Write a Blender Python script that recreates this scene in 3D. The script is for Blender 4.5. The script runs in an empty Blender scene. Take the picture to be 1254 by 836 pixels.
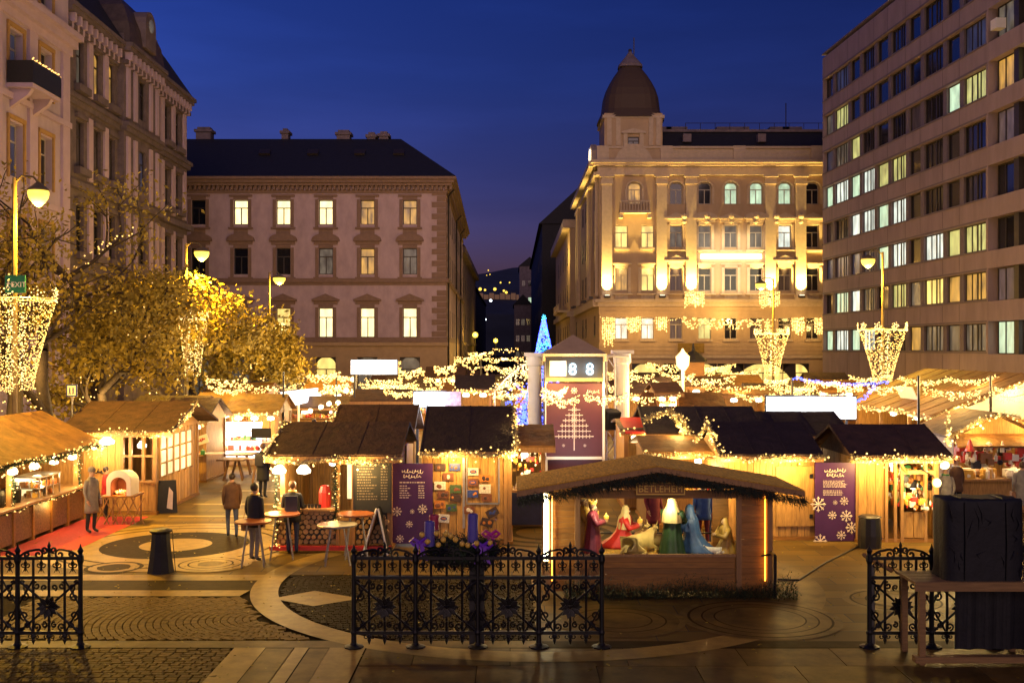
import bpy, bmesh, math, random
from mathutils import Vector, Matrix
R = random.Random(7)
S = bpy.context.scene
COL = S.collection
rad = math.radians
PI = math.pi
# ---------------------------------------------------------------- camera
CAMH = 4.8      # the photographer stands on the church steps
FPX = 1300.0
cam = bpy.data.cameras.new('camera')
cam.sensor_width = 36; cam.lens = FPX / 1254 * 36
cam.shift_y = 8 / 1254
cam.clip_start = 0.1; cam.clip_end = 6000
co = bpy.data.objects.new('camera', cam); COL.objects.link(co)
co.location = (0, 0, CAMH); co.rotation_euler = (rad(90), 0, 0)
S.camera = co
# ---------------------------------------------------------------- world: clear dusk sky, sun below the horizon ahead-left
w = bpy.data.worlds.new('World'); S.world = w; w.use_nodes = True
nt = w.node_tree; nt.nodes.clear()
wo = nt.nodes.new('ShaderNodeOutputWorld'); bg = nt.nodes.new('ShaderNodeBackground')
sky = nt.nodes.new('ShaderNodeTexSky'); sky.sky_type = 'NISHITA'; sky.sun_disc = False
sky.sun_elevation = rad(-2.6); sky.sun_rotation = rad(-55); sky.altitude = 100
sky.air_density = 1.0; sky.dust_density = 1.0; sky.ozone_density = 3.0
L_ = nt.links.new
tcw = nt.nodes.new('ShaderNodeTexCoord'); sxyz = nt.nodes.new('ShaderNodeSeparateXYZ'); L_(tcw.outputs['Generated'], sxyz.inputs[0])
rmp = nt.nodes.new('ShaderNodeValToRGB'); L_(sxyz.outputs['Z'], rmp.inputs[0])
el = rmp.color_ramp.elements; el[0].position = 0.0; el[0].color = (.95, .46, .74, 1); el[1].position = .5; el[1].color = (.16, .58, 1.5, 1)
e2 = el.new(.10); e2.color = (.85, .52, 1.0, 1); e3 = el.new(.24); e3.color = (.48, .60, 1.32, 1)
hs = nt.nodes.new('ShaderNodeMix'); hs.data_type = 'RGBA'; hs.blend_type = 'MULTIPLY'; hs.inputs[0].default_value = 1
L_(rmp.outputs[0], hs.inputs[7]); L_(sky.outputs[0], hs.inputs[6])
mpw = nt.nodes.new('ShaderNodeMapping'); mpw.inputs['Scale'].default_value = (1.2, 1.2, 7); L_(tcw.outputs['Generated'], mpw.inputs[0])
nzw = nt.nodes.new('ShaderNodeTexNoise'); nzw.inputs['Scale'].default_value = 2.2; nzw.inputs['Detail'].default_value = 6; L_(mpw.outputs[0], nzw.inputs[0])
mrw = nt.nodes.new('ShaderNodeMapRange'); mrw.inputs[1].default_value = .35; mrw.inputs[2].default_value = .75; mrw.inputs[3].default_value = .86; mrw.inputs[4].default_value = 1.24; L_(nzw.outputs['Fac'], mrw.inputs[0])
azr = nt.nodes.new('ShaderNodeMapRange'); azr.inputs[1].default_value = -.55; azr.inputs[2].default_value = .35; azr.inputs[3].default_value = 1.95; azr.inputs[4].default_value = 1.40; L_(sxyz.outputs['X'], azr.inputs[0])
azm = nt.nodes.new('ShaderNodeMath'); azm.operation = 'MULTIPLY'; L_(mrw.outputs[0], azm.inputs[0]); L_(azr.outputs[0], azm.inputs[1])
cl_ = nt.nodes.new('ShaderNodeVectorMath'); cl_.operation = 'SCALE'; L_(hs.outputs[2], cl_.inputs[0]); L_(azm.outputs[0], cl_.inputs['Scale']); L_(cl_.outputs[0], bg.inputs[0])
bg.inputs[1].default_value = 0.15
nt.links.new(bg.outputs[0], wo.inputs[0])
# weak broad fill lamp added behind the camera to brighten the camera-facing fronts
sl_ = bpy.data.lights.new('front_fill', 'SUN'); sl_.energy = .27; sl_.angle = rad(50); sl_.color = (1, .66, .60)
so_ = bpy.data.objects.new('front_fill', sl_); COL.objects.link(so_); so_.rotation_euler = (rad(78), 0, rad(4))
# ---------------------------------------------------------------- exposure and sampling
S.view_settings.view_transform = 'Standard'; S.view_settings.look = 'None'
S.view_settings.exposure = 2.0; S.view_settings.gamma = 1.0
S.render.engine = 'CYCLES'
S.cycles.use_denoising = True
S.cycles.max_bounces = 5; S.cycles.diffuse_bounces = 2; S.cycles.glossy_bounces = 2
S.cycles.transparent_max_bounces = 6; S.cycles.transmission_bounces = 2
S.cycles.sample_clamp_indirect = 3.0; S.cycles.sample_clamp_direct = 0
S.cycles.caustics_reflective = False; S.cycles.caustics_refractive = False

# ---------------------------------------------------------------- place helpers
def W(px, py, Y):                       # a measured picture point at distance Y, in metres
    return Vector(((px - 627) / FPX * Y, Y, CAMH + (426 - py) / FPX * Y))
def X_(px, Y): return (px - 627) / FPX * Y
def Z_(py, Y): return CAMH + (426 - py) / FPX * Y
def G(px, py):
    Y = CAMH * FPX / (py - 426)
    return Vector(((px - 627) / FPX * Y, Y, 0))

class MB:
    def __init__(s): s.v = []; s.f = []; s.mi = []
    def add(s, vs, fs, mi=0):
        o = len(s.v); s.v += [tuple(v) for v in vs]
        s.f += [tuple(i + o for i in f) for f in fs]; s.mi += [mi] * len(fs); return s
    def box(s, x0, x1, y0, y1, z0, z1, mi=0):
        return s.add([(x0,y0,z0),(x1,y0,z0),(x1,y1,z0),(x0,y1,z0),(x0,y0,z1),(x1,y0,z1),(x1,y1,z1),(x0,y1,z1)],
              [(3,2,1,0),(4,5,6,7),(0,1,5,4),(1,2,6,5),(2,3,7,6),(3,0,4,7)], mi)
    def mbox(s, dims, M, mi=0):
        a, b, c = dims[0]/2, dims[1]/2, dims[2]/2
        P = [M @ Vector(p) for p in [(-a,-b,-c),(a,-b,-c),(a,b,-c),(-a,b,-c),(-a,-b,c),(a,-b,c),(a,b,c),(-a,b,c)]]
        return s.add(P, [(3,2,1,0),(4,5,6,7),(0,1,5,4),(1,2,6,5),(2,3,7,6),(3,0,4,7)], mi)
    def tube(s, pts, r, n=6, closed=False, mi=0, cap=True):
        pts = [Vector(p) for p in pts]; m = len(pts); rs = r if isinstance(r, (list, tuple)) else [r] * m
        vs = []; prev = None
        for i, p in enumerate(pts):
            if closed: d = pts[(i+1) % m] - pts[i-1]
            else: d = pts[min(i+1, m-1)] - pts[max(i-1, 0)]
            d = d.normalized() if d.length > 1e-9 else Vector((0,0,1))
            if prev is None:
                a = Vector((0,0,1)) if abs(d.z) < .9 else Vector((1,0,0))
                u = d.cross(a).normalized()
            else:
                u = prev - d * prev.dot(d)
                u = u.normalized() if u.length > 1e-6 else d.orthogonal().normalized()
            prev = u; v = d.cross(u)
            for k in range(n):
                t = 2*PI*k/n; vs.append(p + (u*math.cos(t) + v*math.sin(t)) * rs[i])
        fs = []
        for i in range(m if closed else m-1):
            j = (i+1) % m
            for k in range(n): fs.append((i*n+k, i*n+(k+1) % n, j*n+(k+1) % n, j*n+k))
        if cap and not closed: fs += [tuple(range(n))[::-1], tuple((m-1)*n+k for k in range(n))]
        return s.add(vs, fs, mi)
    def bar(s, p, q, r, n=6, r2=None, mi=0): return s.tube([p, q], [r, r if r2 is None else r2], n, mi=mi)
    def lathe(s, prof, n=16, c=(0,0,0), sx=1, sy=1, mi=0, fold=0, nf=7):
        vs = []; fs = []; m = len(prof)
        for i, (r, z) in enumerate(prof):
            for k in range(n):
                t = 2*PI*k/n; q = r * (1 + fold * math.sin(nf*t + i*.3))
                vs.append((c[0]+q*sx*math.cos(t), c[1]+q*sy*math.sin(t), c[2]+z))
        for i in range(m-1):
            for k in range(n): fs.append((i*n+k, i*n+(k+1) % n, (i+1)*n+(k+1) % n, (i+1)*n+k))
        fs += [tuple(range(n))[::-1], tuple((m-1)*n+k for k in range(n))]
        return s.add(vs, fs, mi)
    def ball(s, c, r, n=10, m=6, sx=1, sy=1, sz=1, mi=0):
        prof = [(max(1e-3, math.sin(PI*i/m)) * r, -math.cos(PI*i/m) * r * sz) for i in range(m+1)]
        return s.lathe(prof, n, c, sx, sy, mi)
    def octa(s, c, r, mi=0):
        x, y, z = c
        return s.add([(x+r,y,z),(x-r,y,z),(x,y+r,z),(x,y-r,z),(x,y,z+r),(x,y,z-r)],
            [(0,2,4),(2,1,4),(1,3,4),(3,0,4),(2,0,5),(1,2,5),(3,1,5),(0,3,5)], mi)
    def quad(s, a, b, c, d, mi=0): return s.add([a,b,c,d], [(0,1,2,3)], mi)
    def prism(s, poly, d, mi=0):         # poly: 3-D points, d: extrusion vector
        n = len(poly); d = Vector(d); P = [Vector(p) for p in poly]
        return s.add(P + [p + d for p in P], [tuple(range(n))[::-1], tuple(range(n, 2*n))] + [(i, (i+1) % n, n+(i+1) % n, n+i) for i in range(n)], mi)
    def ring(s, cx, cy, r0, r1, z, a0=0, a1=2*PI, n=64, mi=0):
        vs = []; fs = []
        for k in range(n+1):
            t = a0 + (a1-a0)*k/n; c, q = math.cos(t), math.sin(t)
            vs += [(cx+r0*c, cy+r0*q, z), (cx+r1*c, cy+r1*q, z)]
        for k in range(n): fs.append((2*k, 2*k+1, 2*k+3, 2*k+2))
        return s.add(vs, fs, mi)
    def mesh(s, name, mat, smooth=False):
        me = bpy.data.meshes.new(name); me.from_pydata(s.v, [], s.f)
        for m in (mat if isinstance(mat, (list, tuple)) else [mat]): me.materials.append(m)
        if isinstance(mat, (list, tuple)): me.polygons.foreach_set('material_index', s.mi)
        if smooth: me.polygons.foreach_set('use_smooth', [True]*len(me.polygons))
        bm = bmesh.new(); bm.from_mesh(me); bmesh.ops.recalc_face_normals(bm, faces=bm.faces); bm.to_mesh(me); bm.free()
        me.update(); return me
    def build(s, name, mat, parent=None, smooth=False, loc=(0,0,0), rz=0):
        return link(name, s.mesh(name, mat, smooth), parent, loc, rz)

def link(name, me, parent=None, loc=(0,0,0), rz=0, rot=None, scale=None):
    o = bpy.data.objects.new(name, me); COL.objects.link(o); o.location = loc
    o.rotation_euler = rot if rot else (0, 0, rz)
    if scale: o.scale = scale
    if parent: o.parent = parent
    return o
def tag(o, label=None, cat=None, group=None, kind=None):
    if label: o['label'] = label
    if cat: o['category'] = cat
    if group: o['group'] = group
    if kind: o['kind'] = kind
    return o
def thing(name, label, cat, loc=(0,0,0), rz=0, group=None):
    o = bpy.data.objects.new(name, None); COL.objects.link(o); o.empty_display_size = .2
    o.location = loc; o.rotation_euler = (0, 0, rz)
    return tag(o, label, cat, group)
def copy_tree(o, parent=None):
    c = o.copy(); COL.objects.link(c); c.parent = parent
    for ch in o.children: copy_tree(ch, c)
    return c
def light(kind, name, loc, power, color, radius=.1, parent=None, rot=None, spot=None, blend=.5):
    l = bpy.data.lights.new(name, kind); l.energy = power * KL; l.color = color
    l.shadow_soft_size = radius
    if kind == 'SPOT': l.spot_size = rad(spot or 60); l.spot_blend = blend
    o = bpy.data.objects.new(name, l); COL.objects.link(o); o.location = loc
    if rot: o.rotation_euler = rot
    if parent: o.parent = parent
    return o

# ---------------------------------------------------------------- materials
KE = .25; KL = .25      # emitters and lamps are given for exposure 0; the picture is exposed 2 stops up
def newmat(name):
    m = bpy.data.materials.new(name); m.use_nodes = True
    n = m.node_tree; b = n.nodes['Principled BSDF']; return m, n, b
def mat(name, col, rough=.7, var=.25, scale=6.0, bump=0.0, metal=0.0, stretch=None, rand=0.0, col2=None, spec=.5, detail=6, coat=0, bdist=.02):
    m, n, b = newmat(name); L = n.links.new
    tc = n.nodes.new('ShaderNodeTexCoord'); mp = n.nodes.new('ShaderNodeMapping'); L(tc.outputs['Object'], mp.inputs[0])
    if stretch: mp.inputs['Scale'].default_value = stretch
    nz = n.nodes.new('ShaderNodeTexNoise'); nz.inputs['Scale'].default_value = scale; nz.inputs['Detail'].default_value = detail
    nz.inputs['Roughness'].default_value = .65
    L(mp.outputs[0], nz.inputs['Vector'])
    cr = n.nodes.new('ShaderNodeValToRGB'); L(nz.outputs['Fac'], cr.inputs[0])
    c2 = col2 or tuple(min(1, c*(1+var)) for c in col)
    cr.color_ramp.elements[0].position = .3; cr.color_ramp.elements[1].position = .7
    cr.color_ramp.elements[0].color = (*[c*(1-var) for c in col], 1); cr.color_ramp.elements[1].color = (*c2, 1)
    out = cr.outputs[0]
    if rand:
        oi = n.nodes.new('ShaderNodeObjectInfo'); h = n.nodes.new('ShaderNodeHueSaturation')
        ma = n.nodes.new('ShaderNodeMapRange'); L(oi.outputs['Random'], ma.inputs[0])
        ma.inputs[3].default_value = 1-rand; ma.inputs[4].default_value = 1+rand
        L(ma.outputs[0], h.inputs['Value']); L(out, h.inputs['Color']); out = h.outputs[0]
        ad = n.nodes.new('ShaderNodeVectorMath'); ad.operation = 'ADD'
        L(mp.outputs[0], ad.inputs[0]); mu = n.nodes.new('ShaderNodeMath'); mu.operation = 'MULTIPLY'; mu.inputs[1].default_value = 37
        L(oi.outputs['Random'], mu.inputs[0]); L(mu.outputs[0], ad.inputs[1]); L(ad.outputs[0], nz.inputs['Vector'])
    L(out, b.inputs['Base Color'])
    b.inputs['Roughness'].default_value = rough; b.inputs['Metallic'].default_value = metal
    b.inputs['Specular IOR Level'].default_value = spec
    if coat: b.inputs['Coat Weight'].default_value = coat
    if bump:
        bp = n.nodes.new('ShaderNodeBump'); bp.inputs['Strength'].default_value = bump; bp.inputs['Distance'].default_value = bdist
        L(nz.outputs['Fac'], bp.inputs['Height']); L(bp.outputs[0], b.inputs['Normal'])
    return m
def emit(name, col, strength, var=0.0, scale=2.0, sample=False, base=None):
    strength *= KE
    m, n, b = newmat(name); L = n.links.new
    b.inputs['Base Color'].default_value = (*(base or (.3,.3,.3)), 1); b.inputs['Roughness'].default_value = .3
    b.inputs['Emission Color'].default_value = (*col, 1); b.inputs['Emission Strength'].default_value = strength
    if var:
        tc = n.nodes.new('ShaderNodeTexCoord'); nz = n.nodes.new('ShaderNodeTexNoise'); nz.inputs['Scale'].default_value = scale
        nz.inputs['Detail'].default_value = 3
        mp = n.nodes.new('ShaderNodeMapping'); mp.inputs['Scale'].default_value = (2.5, 2.5, 1)
        oi = n.nodes.new('ShaderNodeObjectInfo'); L(oi.outputs['Location'], mp.inputs['Location'])
        L(tc.outputs['Object'], mp.inputs[0]); L(mp.outputs[0], nz.inputs['Vector'])
        mr = n.nodes.new('ShaderNodeMapRange'); mr.inputs[1].default_value = .3; mr.inputs[2].default_value = .7
        mr.inputs[3].default_value = strength*(1-var); mr.inputs[4].default_value = strength*(1+var)
        L(nz.outputs['Fac'], mr.inputs[0]); L(mr.outputs[0], b.inputs['Emission Strength'])
    if var and 'window' in name:      # curtain folds across the pane
        wv = n.nodes.new('ShaderNodeTexWave'); wv.inputs['Scale'].default_value = 1.3; wv.inputs['Distortion'].default_value = 3; wv.inputs['Detail'].default_value = 2
        L(mp.outputs[0], wv.inputs[0]); mu = n.nodes.new('ShaderNodeMath'); mu.operation = 'MULTIPLY_ADD'; mu.inputs[1].default_value = .55; mu.inputs[2].default_value = .62
        L(wv.outputs['Fac'], mu.inputs[0]); m2 = n.nodes.new('ShaderNodeMath'); m2.operation = 'MULTIPLY'; L(mu.outputs[0], m2.inputs[0]); L(mr.outputs[0], m2.inputs[1]); L(m2.outputs[0], b.inputs['Emission Strength'])
    if not sample: m.cycles.emission_sampling = 'NONE'
    return m

M = {}
M['stone_pink_cast'] = mat('stucco_pink_cast', (.46,.345,.36), .85, .18, 1.2, .15, stretch=(1,1,.5))  # pinkish cast of the mixed evening light is put into the wall colour
M['stone_trim'] = mat('stucco_trim', (.24,.155,.105), .8, .14, 3, .1)
M['stone_ground'] = mat('rendered_plinth', (.42,.29,.15), .8, .12, 1.5, .1)
M['stone_warm'] = mat('stucco_warm_wash', (.43,.31,.19), .85, .12, 1.1, .12, stretch=(1,1,.5))  # broad floodlight wash is put into this paler, yellower wall colour
M['stone_warm_trim'] = mat('stone_trim_warm', (.48,.38,.27), .75, .12, 3, .1)
M['stone_pale'] = mat('stucco_pale', (.46,.37,.47), .85, .16, .9, .12, stretch=(1,1,.4))  # mauve cast of the evening light is put into the plaster colour
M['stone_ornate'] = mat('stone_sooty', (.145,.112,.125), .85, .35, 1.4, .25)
M['stone_strip'] = mat('stone_strip_pale', (.48,.37,.48), .85, .10, 1.0, .1)  # strips carry the mauve evening light in their colour as well
M['reveal'] = mat('ochre_reveal', (.40,.24,.08), .8, .15, 3)
M['panel'] = mat('concrete_panel', (.285,.215,.225), .8, .18, .9, .12, stretch=(1,1,.25))
M['pier'] = mat('pier_grey', (.15,.12,.14), .7, .12, 2)
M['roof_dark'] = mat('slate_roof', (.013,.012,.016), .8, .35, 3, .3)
M['roof_brown'] = mat('copper_brown_roof', (.07,.048,.042), .6, .35, 2.5, .3)
M['frame_dark'] = mat('window_frame_dark', (.03,.022,.018), .5, .2, 4)
M['frame_pale'] = mat('window_frame_pale', (.40,.36,.30), .5, .1, 4)
M['glass_dark'] = mat('glass_unlit', (.010,.011,.016), .08, .3, 1.5, spec=.8)
M['glass_curtain'] = mat('glass_with_curtain', (.10,.085,.10), .15, .5, 1.2, stretch=(3,3,.3))
M['iron'] = mat('wrought_iron', (.005,.005,.006), .5, .3, 20, .2, metal=.3)
M['black_cloth'] = mat('black_cloth', (.006,.0065,.010), .7, .4, 5, .9)
M['black'] = mat('black_paint', (.012,.012,.014), .45, .2, 8)
M['wood'] = mat('spruce_boards', (.46,.27,.095), .55, .25, 5, .15, stretch=(1.2,1.2,14) , rand=.16)
M['wood_v'] = mat('spruce_boards_upright', (.38,.205,.055), .6, .38, 9, .2, stretch=(3,3,.35), rand=.24)
M['wood_dark'] = mat('stained_boards', (.24,.105,.014), .5, .3, 7, .2, stretch=(.4,3,3), rand=.2)
M['wood_post'] = mat('timber_post', (.30,.16,.055), .55, .25, 8, .1, stretch=(3,3,.4), rand=.1)
M['log_end'] = mat('log_end', (.34,.20,.085), .7, .3, 14, .2, rand=.25)
M['bark'] = mat('bark', (.05,.035,.024), .9, .4, 12, .5)
M['hut_roof'] = mat('brown_roof_felt', (.060,.028,.016), .85, .45, 3.2, .9, rand=.1, bdist=.09)
M['hut_roof_dark'] = mat('dark_roof_felt', (.026,.014,.014), .85, .45, 3.2, .9, rand=.1, bdist=.09)
M['hut_roof_tan'] = mat('tan_roof_canvas', (.17,.080,.020), .75, .45, 2.6, .9, bdist=.09)
M['thatch'] = mat('straw_thatch', (.56,.31,.030), .9, .45, 26, .8, stretch=(1,.15,1))
M['fir'] = mat('fir_needles', (.018,.035,.014), .7, .5, 9)
M['fir_dark'] = mat('fir_branch_dark', (.010,.018,.008), .8, .5, 9)
M['tinsel'] = mat('frosted_tinsel', (.42,.36,.20), .6, .4, 20)
M['leaf_yellow'] = mat('autumn_leaf', (.27,.195,.017), .7, .6, 1.2)
M['leaf_green'] = mat('dull_green_leaf', (.08,.095,.015), .7, .5, 1.6)
M['purple'] = mat('purple_board', (.055,.010,.085), .5, .15, 2)
M['maroon'] = mat('maroon_banner', (.062,.008,.020), .6, .2, 2, .2)
M['white'] = mat('white_paint', (.72,.70,.66), .5, .05, 5)
M['print'] = mat('pale_print', (.62,.52,.48), .6, .1, 9)
M['steel'] = mat('brushed_steel', (.42,.40,.38), .35, .15, 9, metal=.8)
M['red'] = mat('red_paint', (.45,.02,.015), .5, .2, 4)
M['redcloth'] = mat('red_carpet', (.38,.025,.02), .9, .2, 14, .3)
M['orange_top'] = mat('varnished_table_top', (.30,.09,.025), .3, .2, 6, spec=.6)
M['plaster'] = mat('white_clay', (.70,.66,.58), .7, .08, 6, .1)
M['pole_green'] = mat('lamp_post_paint', (.16,.12,.05), .5, .2, 5)
M['hill'] = mat('wooded_hill', (.018,.022,.030), .95, .5, .02)
M['cobble'] = mat('granite_setts', (.118,.071,.014), .6, .4, 9, .35, rand=.25, spec=.05)  # sodium lamp yellow is put into the colours of these paving stones
M['cobble_dark'] = mat('dark_setts', (.030,.019,.007), .65, .35, 9, .35, rand=.2, spec=.03)
M['slab'] = mat('stone_slab', (.125,.076,.018), .5, .5, 1.6, .2, rand=.15, spec=.06)
M['slab_pale'] = mat('pale_stone_band', (.27,.175,.042), .45, .25, 3, .08, spec=.06)
M['slab_dark'] = mat('dark_stone_band', (.040,.025,.008), .6, .25, 4, .08, spec=.03)
M['joint'] = mat('paving_bed', (.022,.014,.005), .8, .3, 4, .2, spec=.02)
M['bulb'] = emit('fairy_bulb_warm', (1, .52, .12), 2.6)
M['bulb_hot'] = emit('fairy_bulb_bright', (1, .60, .20), 3.4)
M['bulb_blue'] = emit('led_blue', (.02, .05, 1), 10)
M['bulb_cyan'] = emit('led_cyan', (.02, .55, 1), 4)
M['bulb_white'] = emit('led_cool_white', (.8, .9, 1), 6)
M['sodium'] = emit('sodium_lamp_glass', (1, .62, .06), 2.1)
M['shade_hot'] = emit('hot_lamp_shade', (1, .80, .50), 9)
M['screen'] = emit('white_lightbox', (.93, .93, 1), 3.2)
M['warmbox'] = emit('warm_lightbox', (1, .74, .34), 1.3, .5, 1.8)
M['ember'] = emit('glowing_embers', (1, .22, .03), 2.2, .7, 14)
M['tube'] = emit('fluorescent_tube', (1, .90, .52), 42, sample=True)
M['amber'] = emit('amber_led_strip', (1, .36, .02), 7, sample=True)
M['pane_white'] = emit('lit_window_bright', (1, .80, .36), 2.0, .28, .7)
M['pane_yellow'] = emit('lit_window_yellow', (1, .68, .16), 1.3, .45, .7)
M['pane_amber'] = emit('lit_window_amber', (1, .50, .06), .48, .85, .9)
M['pane_green'] = emit('lit_window_greenish', (.66, .95, .62), .85, .4, .8)
M['pane_pale'] = emit('lit_window_pale', (.85, .95, .82), 1.0, .4, .8)
M['pane_dim'] = emit('lit_window_dim', (.75, .60, .42), .13, .75, .9, base=(.05,.05,.06))
M['pane_pink'] = emit('lit_window_pinkish', (.75, .45, .42), .13, .6, .9, base=(.05,.05,.06))
M['pane_ygreen'] = emit('lit_window_yellowgreen', (.85, .85, .25), .6, .55, .8)
M['pane_blue'] = emit('window_sky_tint', (.25, .27, .50), .09, .7, .8, base=(.03,.03,.05))  # sky reflected in unlit glass, painted as a weak glow
SOD = (1, .54, .045); WARM = (1, .60, .17); HOT = (1, .70, .33); FLOOD = (1, .66, .16)

# ---------------------------------------------------------------- text (built-in font) as real mesh
def text(body, size, matl, parent, loc, rot=(PI/2, 0, 0), name='lettering', depth=.004, align='CENTER'):
    cu = bpy.data.curves.new(name, 'FONT'); cu.body = body; cu.size = size; cu.extrude = depth; cu.align_x = align
    cu.resolution_u = 2
    to = bpy.data.objects.new(name + '_tmp', cu); COL.objects.link(to)
    dg = bpy.context.evaluated_depsgraph_get()
    me = bpy.data.meshes.new_from_object(to.evaluated_get(dg)); me.name = name
    bpy.data.objects.remove(to); bpy.data.curves.remove(cu)
    me.materials.clear(); me.materials.append(matl)
    return link(name, me, parent, loc, rot=rot)
# ================================================================= SETTING: ground
def struct(o): o['kind'] = 'structure'; return o
ground = struct(MB().quad((-900,-60,-.03),(900,-60,-.03),(900,1500,-.03),(-900,1500,-.03)).build('ground', M['joint']))
def paving_mat():
    m, n, b = newmat('plaza_paving'); L = n.links.new
    tc = n.nodes.new('ShaderNodeTexCoord')
    b.inputs['Specular IOR Level'].default_value = .05
    br = n.nodes.new('ShaderNodeTexBrick'); br.inputs['Scale'].default_value = 1.0
    br.inputs['Brick Width'].default_value = 1.2; br.inputs['Row Height'].default_value = .6; br.inputs['Mortar Size'].default_value = .012
    br.inputs['Color1'].default_value = (.150,.093,.024,1); br.inputs['Color2'].default_value = (.090,.055,.015,1); br.inputs['Mortar'].default_value = (.05,.04,.03,1)  # slab colours carry the yellow of the sodium light
    L(tc.outputs['Object'], br.inputs[0])
    nz = n.nodes.new('ShaderNodeTexNoise'); nz.inputs['Scale'].default_value = 1.3; nz.inputs['Detail'].default_value = 7
    L(tc.outputs['Object'], nz.inputs[0])
    mx = n.nodes.new('ShaderNodeMix'); mx.data_type = 'RGBA'; mx.blend_type = 'MULTIPLY'; mx.inputs[0].default_value = .6
    L(br.outputs[0], mx.inputs[6]); L(nz.outputs['Fac'], mx.inputs[7])
    hs = n.nodes.new('ShaderNodeHueSaturation'); hs.inputs['Value'].default_value = 1.5; L(mx.outputs[2], hs.inputs['Color'])
    L(hs.outputs[0], b.inputs['Base Color'])
    mr = n.nodes.new('ShaderNodeMapRange'); mr.inputs[3].default_value = .42; mr.inputs[4].default_value = .68
    L(nz.outputs['Fac'], mr.inputs[0]); L(mr.outputs[0], b.inputs['Roughness'])
    bp = n.nodes.new('ShaderNodeBump'); bp.inputs['Strength'].default_value = .15; bp.inputs['Distance'].default_value = .01
    L(nz.outputs['Fac'], bp.inputs['Height']); L(bp.outputs[0], b.inputs['Normal'])
    return m
M['paving'] = paving_mat()
plaza = struct(MB().box(-60, 60, 22.5, 200, -.02, 0).build('plaza_paving', M['paving']))
RC = (.5, 22.0); RO, RI = 5.76, 5.22
# right-hand side of the front zone (pale slabs under the stable) and the sheet beside the setts
struct(MB().box(.4, 14, 17.4, 22.498, -.02, 0).build('paving_apron', M['paving']))
ringo = tag(MB().ring(*RC, RI, RO, .004, PI*.80, PI*1.72, 96).build('curved_paving_band', M['slab_pale'], ground))
MB().ring(*RC, RI+.05, RO, .004, -PI*.28, PI*.15, 40).build('curved_paving_band', M['slab'], ground)
def sheet(poly, z, m, name='paving_band'):
    return MB().add([(x, y, z) for x, y in poly], [tuple(range(len(poly)))]).build(name, M[m], ground)
sheet([(-14,20.55),(-5.28,20.55),(-5.2,21.05),(-14,21.05)], .003, 'slab_pale')
sheet([(-14,21.05),(-5.2,21.05),(-5.16,21.95),(-14,21.95)], .002, 'slab_dark')
sheet([(-14,21.95),(-5.16,21.95),(-5.2,22.5),(-14,22.5)], .003, 'slab_pale')
sheet([(-4.6,20.35),(-3.7,19.75),(-2.9,20.35),(-3.9,21.0)], .006, 'slab_pale', 'paving_rhombus')
sheet([(-9.2,17.02),(.42,17.02),(.42,17.42),(-9.2,17.42)], .003, 'slab', 'paving_band')
sheet([(.42,17.02),(14,17.02),(14,17.4),(.42,17.4)], .003, 'slab_dark', 'paving_band')
for x0, x1, m in ((-4.45,-3.95,'slab_pale'),(-3.48,-3.26,'slab_pale'),(-2.92,-2.35,'slab_pale')):
    sheet([(x0,13),(x1,13),(x1,17.02),(x0,17.02)], .003, m)
sheet([(-9.6,13),(-8.55,13),(-8.55,17.02),(-9.6,17.02)], .003, 'slab_pale')
M['band_worn'] = mat('worn_stone_band', (.13,.082,.022), .5, .4, 4, .08, spec=.06)
def roundel(cx, cy, spec, z=.008):
    for r0, r1, m in spec:
        MB().ring(cx, cy, r0, r1, z, n=56).build('paving_ring', M[m], ground)
roundel(-8.2, 25.9, [(0,.85,'slab_pale'),(.86,1.75,'cobble_dark'),(1.76,2.35,'slab_pale'),(2.37,2.42,'slab_dark'),(2.44,2.75,'slab_pale'),(2.77,2.82,'slab_dark'),(2.84,3.15,'slab_pale')])
roundel(-8.7, 23.2, [(0,.35,'slab_dark'),(.38,.5,'slab_pale'),(.53,.62,'slab_dark')], .012)
roundel(-6.7, 23.6, [(0,.28,'slab'),(.30,.46,'slab_pale'),(.46,.50,'slab_dark'),(.50,.66,'slab_pale'),(.66,.70,'slab_dark'),(.70,.9,'slab_pale')], .012)
roundel(1.9, 18.75, [(0,.55,'slab'),(.55,.58,'slab_dark'),(.58,.80,'slab'),(.80,.83,'slab_dark'),(.83,1.04,'slab'),(1.05,1.16,'band_worn')])
roundel(4.4, 18.85, [(0,.78,'slab'),(.78,.81,'slab_dark'),(.81,1.0,'slab'),(1.0,1.03,'slab_dark'),(1.03,1.22,'slab'),(1.23,1.27,'slab_dark'),(1.28,1.42,'band_worn')], .011)
roundel(7.3, 20.2, [(0,.5,'slab'),(.52,.56,'slab_dark'),(.8,.84,'slab_dark'),(.85,.98,'band_worn')])
roundel(1.0, 27.6, [(.9,1.1,'slab_dark'),(1.4,1.6,'slab_dark'),(1.9,2.1,'slab_dark')])
for y0, y1, m in ((28.6,28.9,'slab_pale'),(30.2,30.45,'slab_pale'),(32.5,32.8,'slab_pale'),(35.5,35.9,'slab_pale')):
    sheet([(-9.8,y0),(-5.5,y0),(-5.5,y1),(-9.8,y1)], .004, m)
tag(MB().box(-12.0,-10.35,25.2,30.2,0,.012).add([(-12,23.2,.012),(-10.6,25.2,.012),(-12,25.2,.012)],[(0,1,2)]).build('red_carpet', M['redcloth']), 'red carpet laid along the counter of the leftmost stall', 'carpet')
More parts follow.
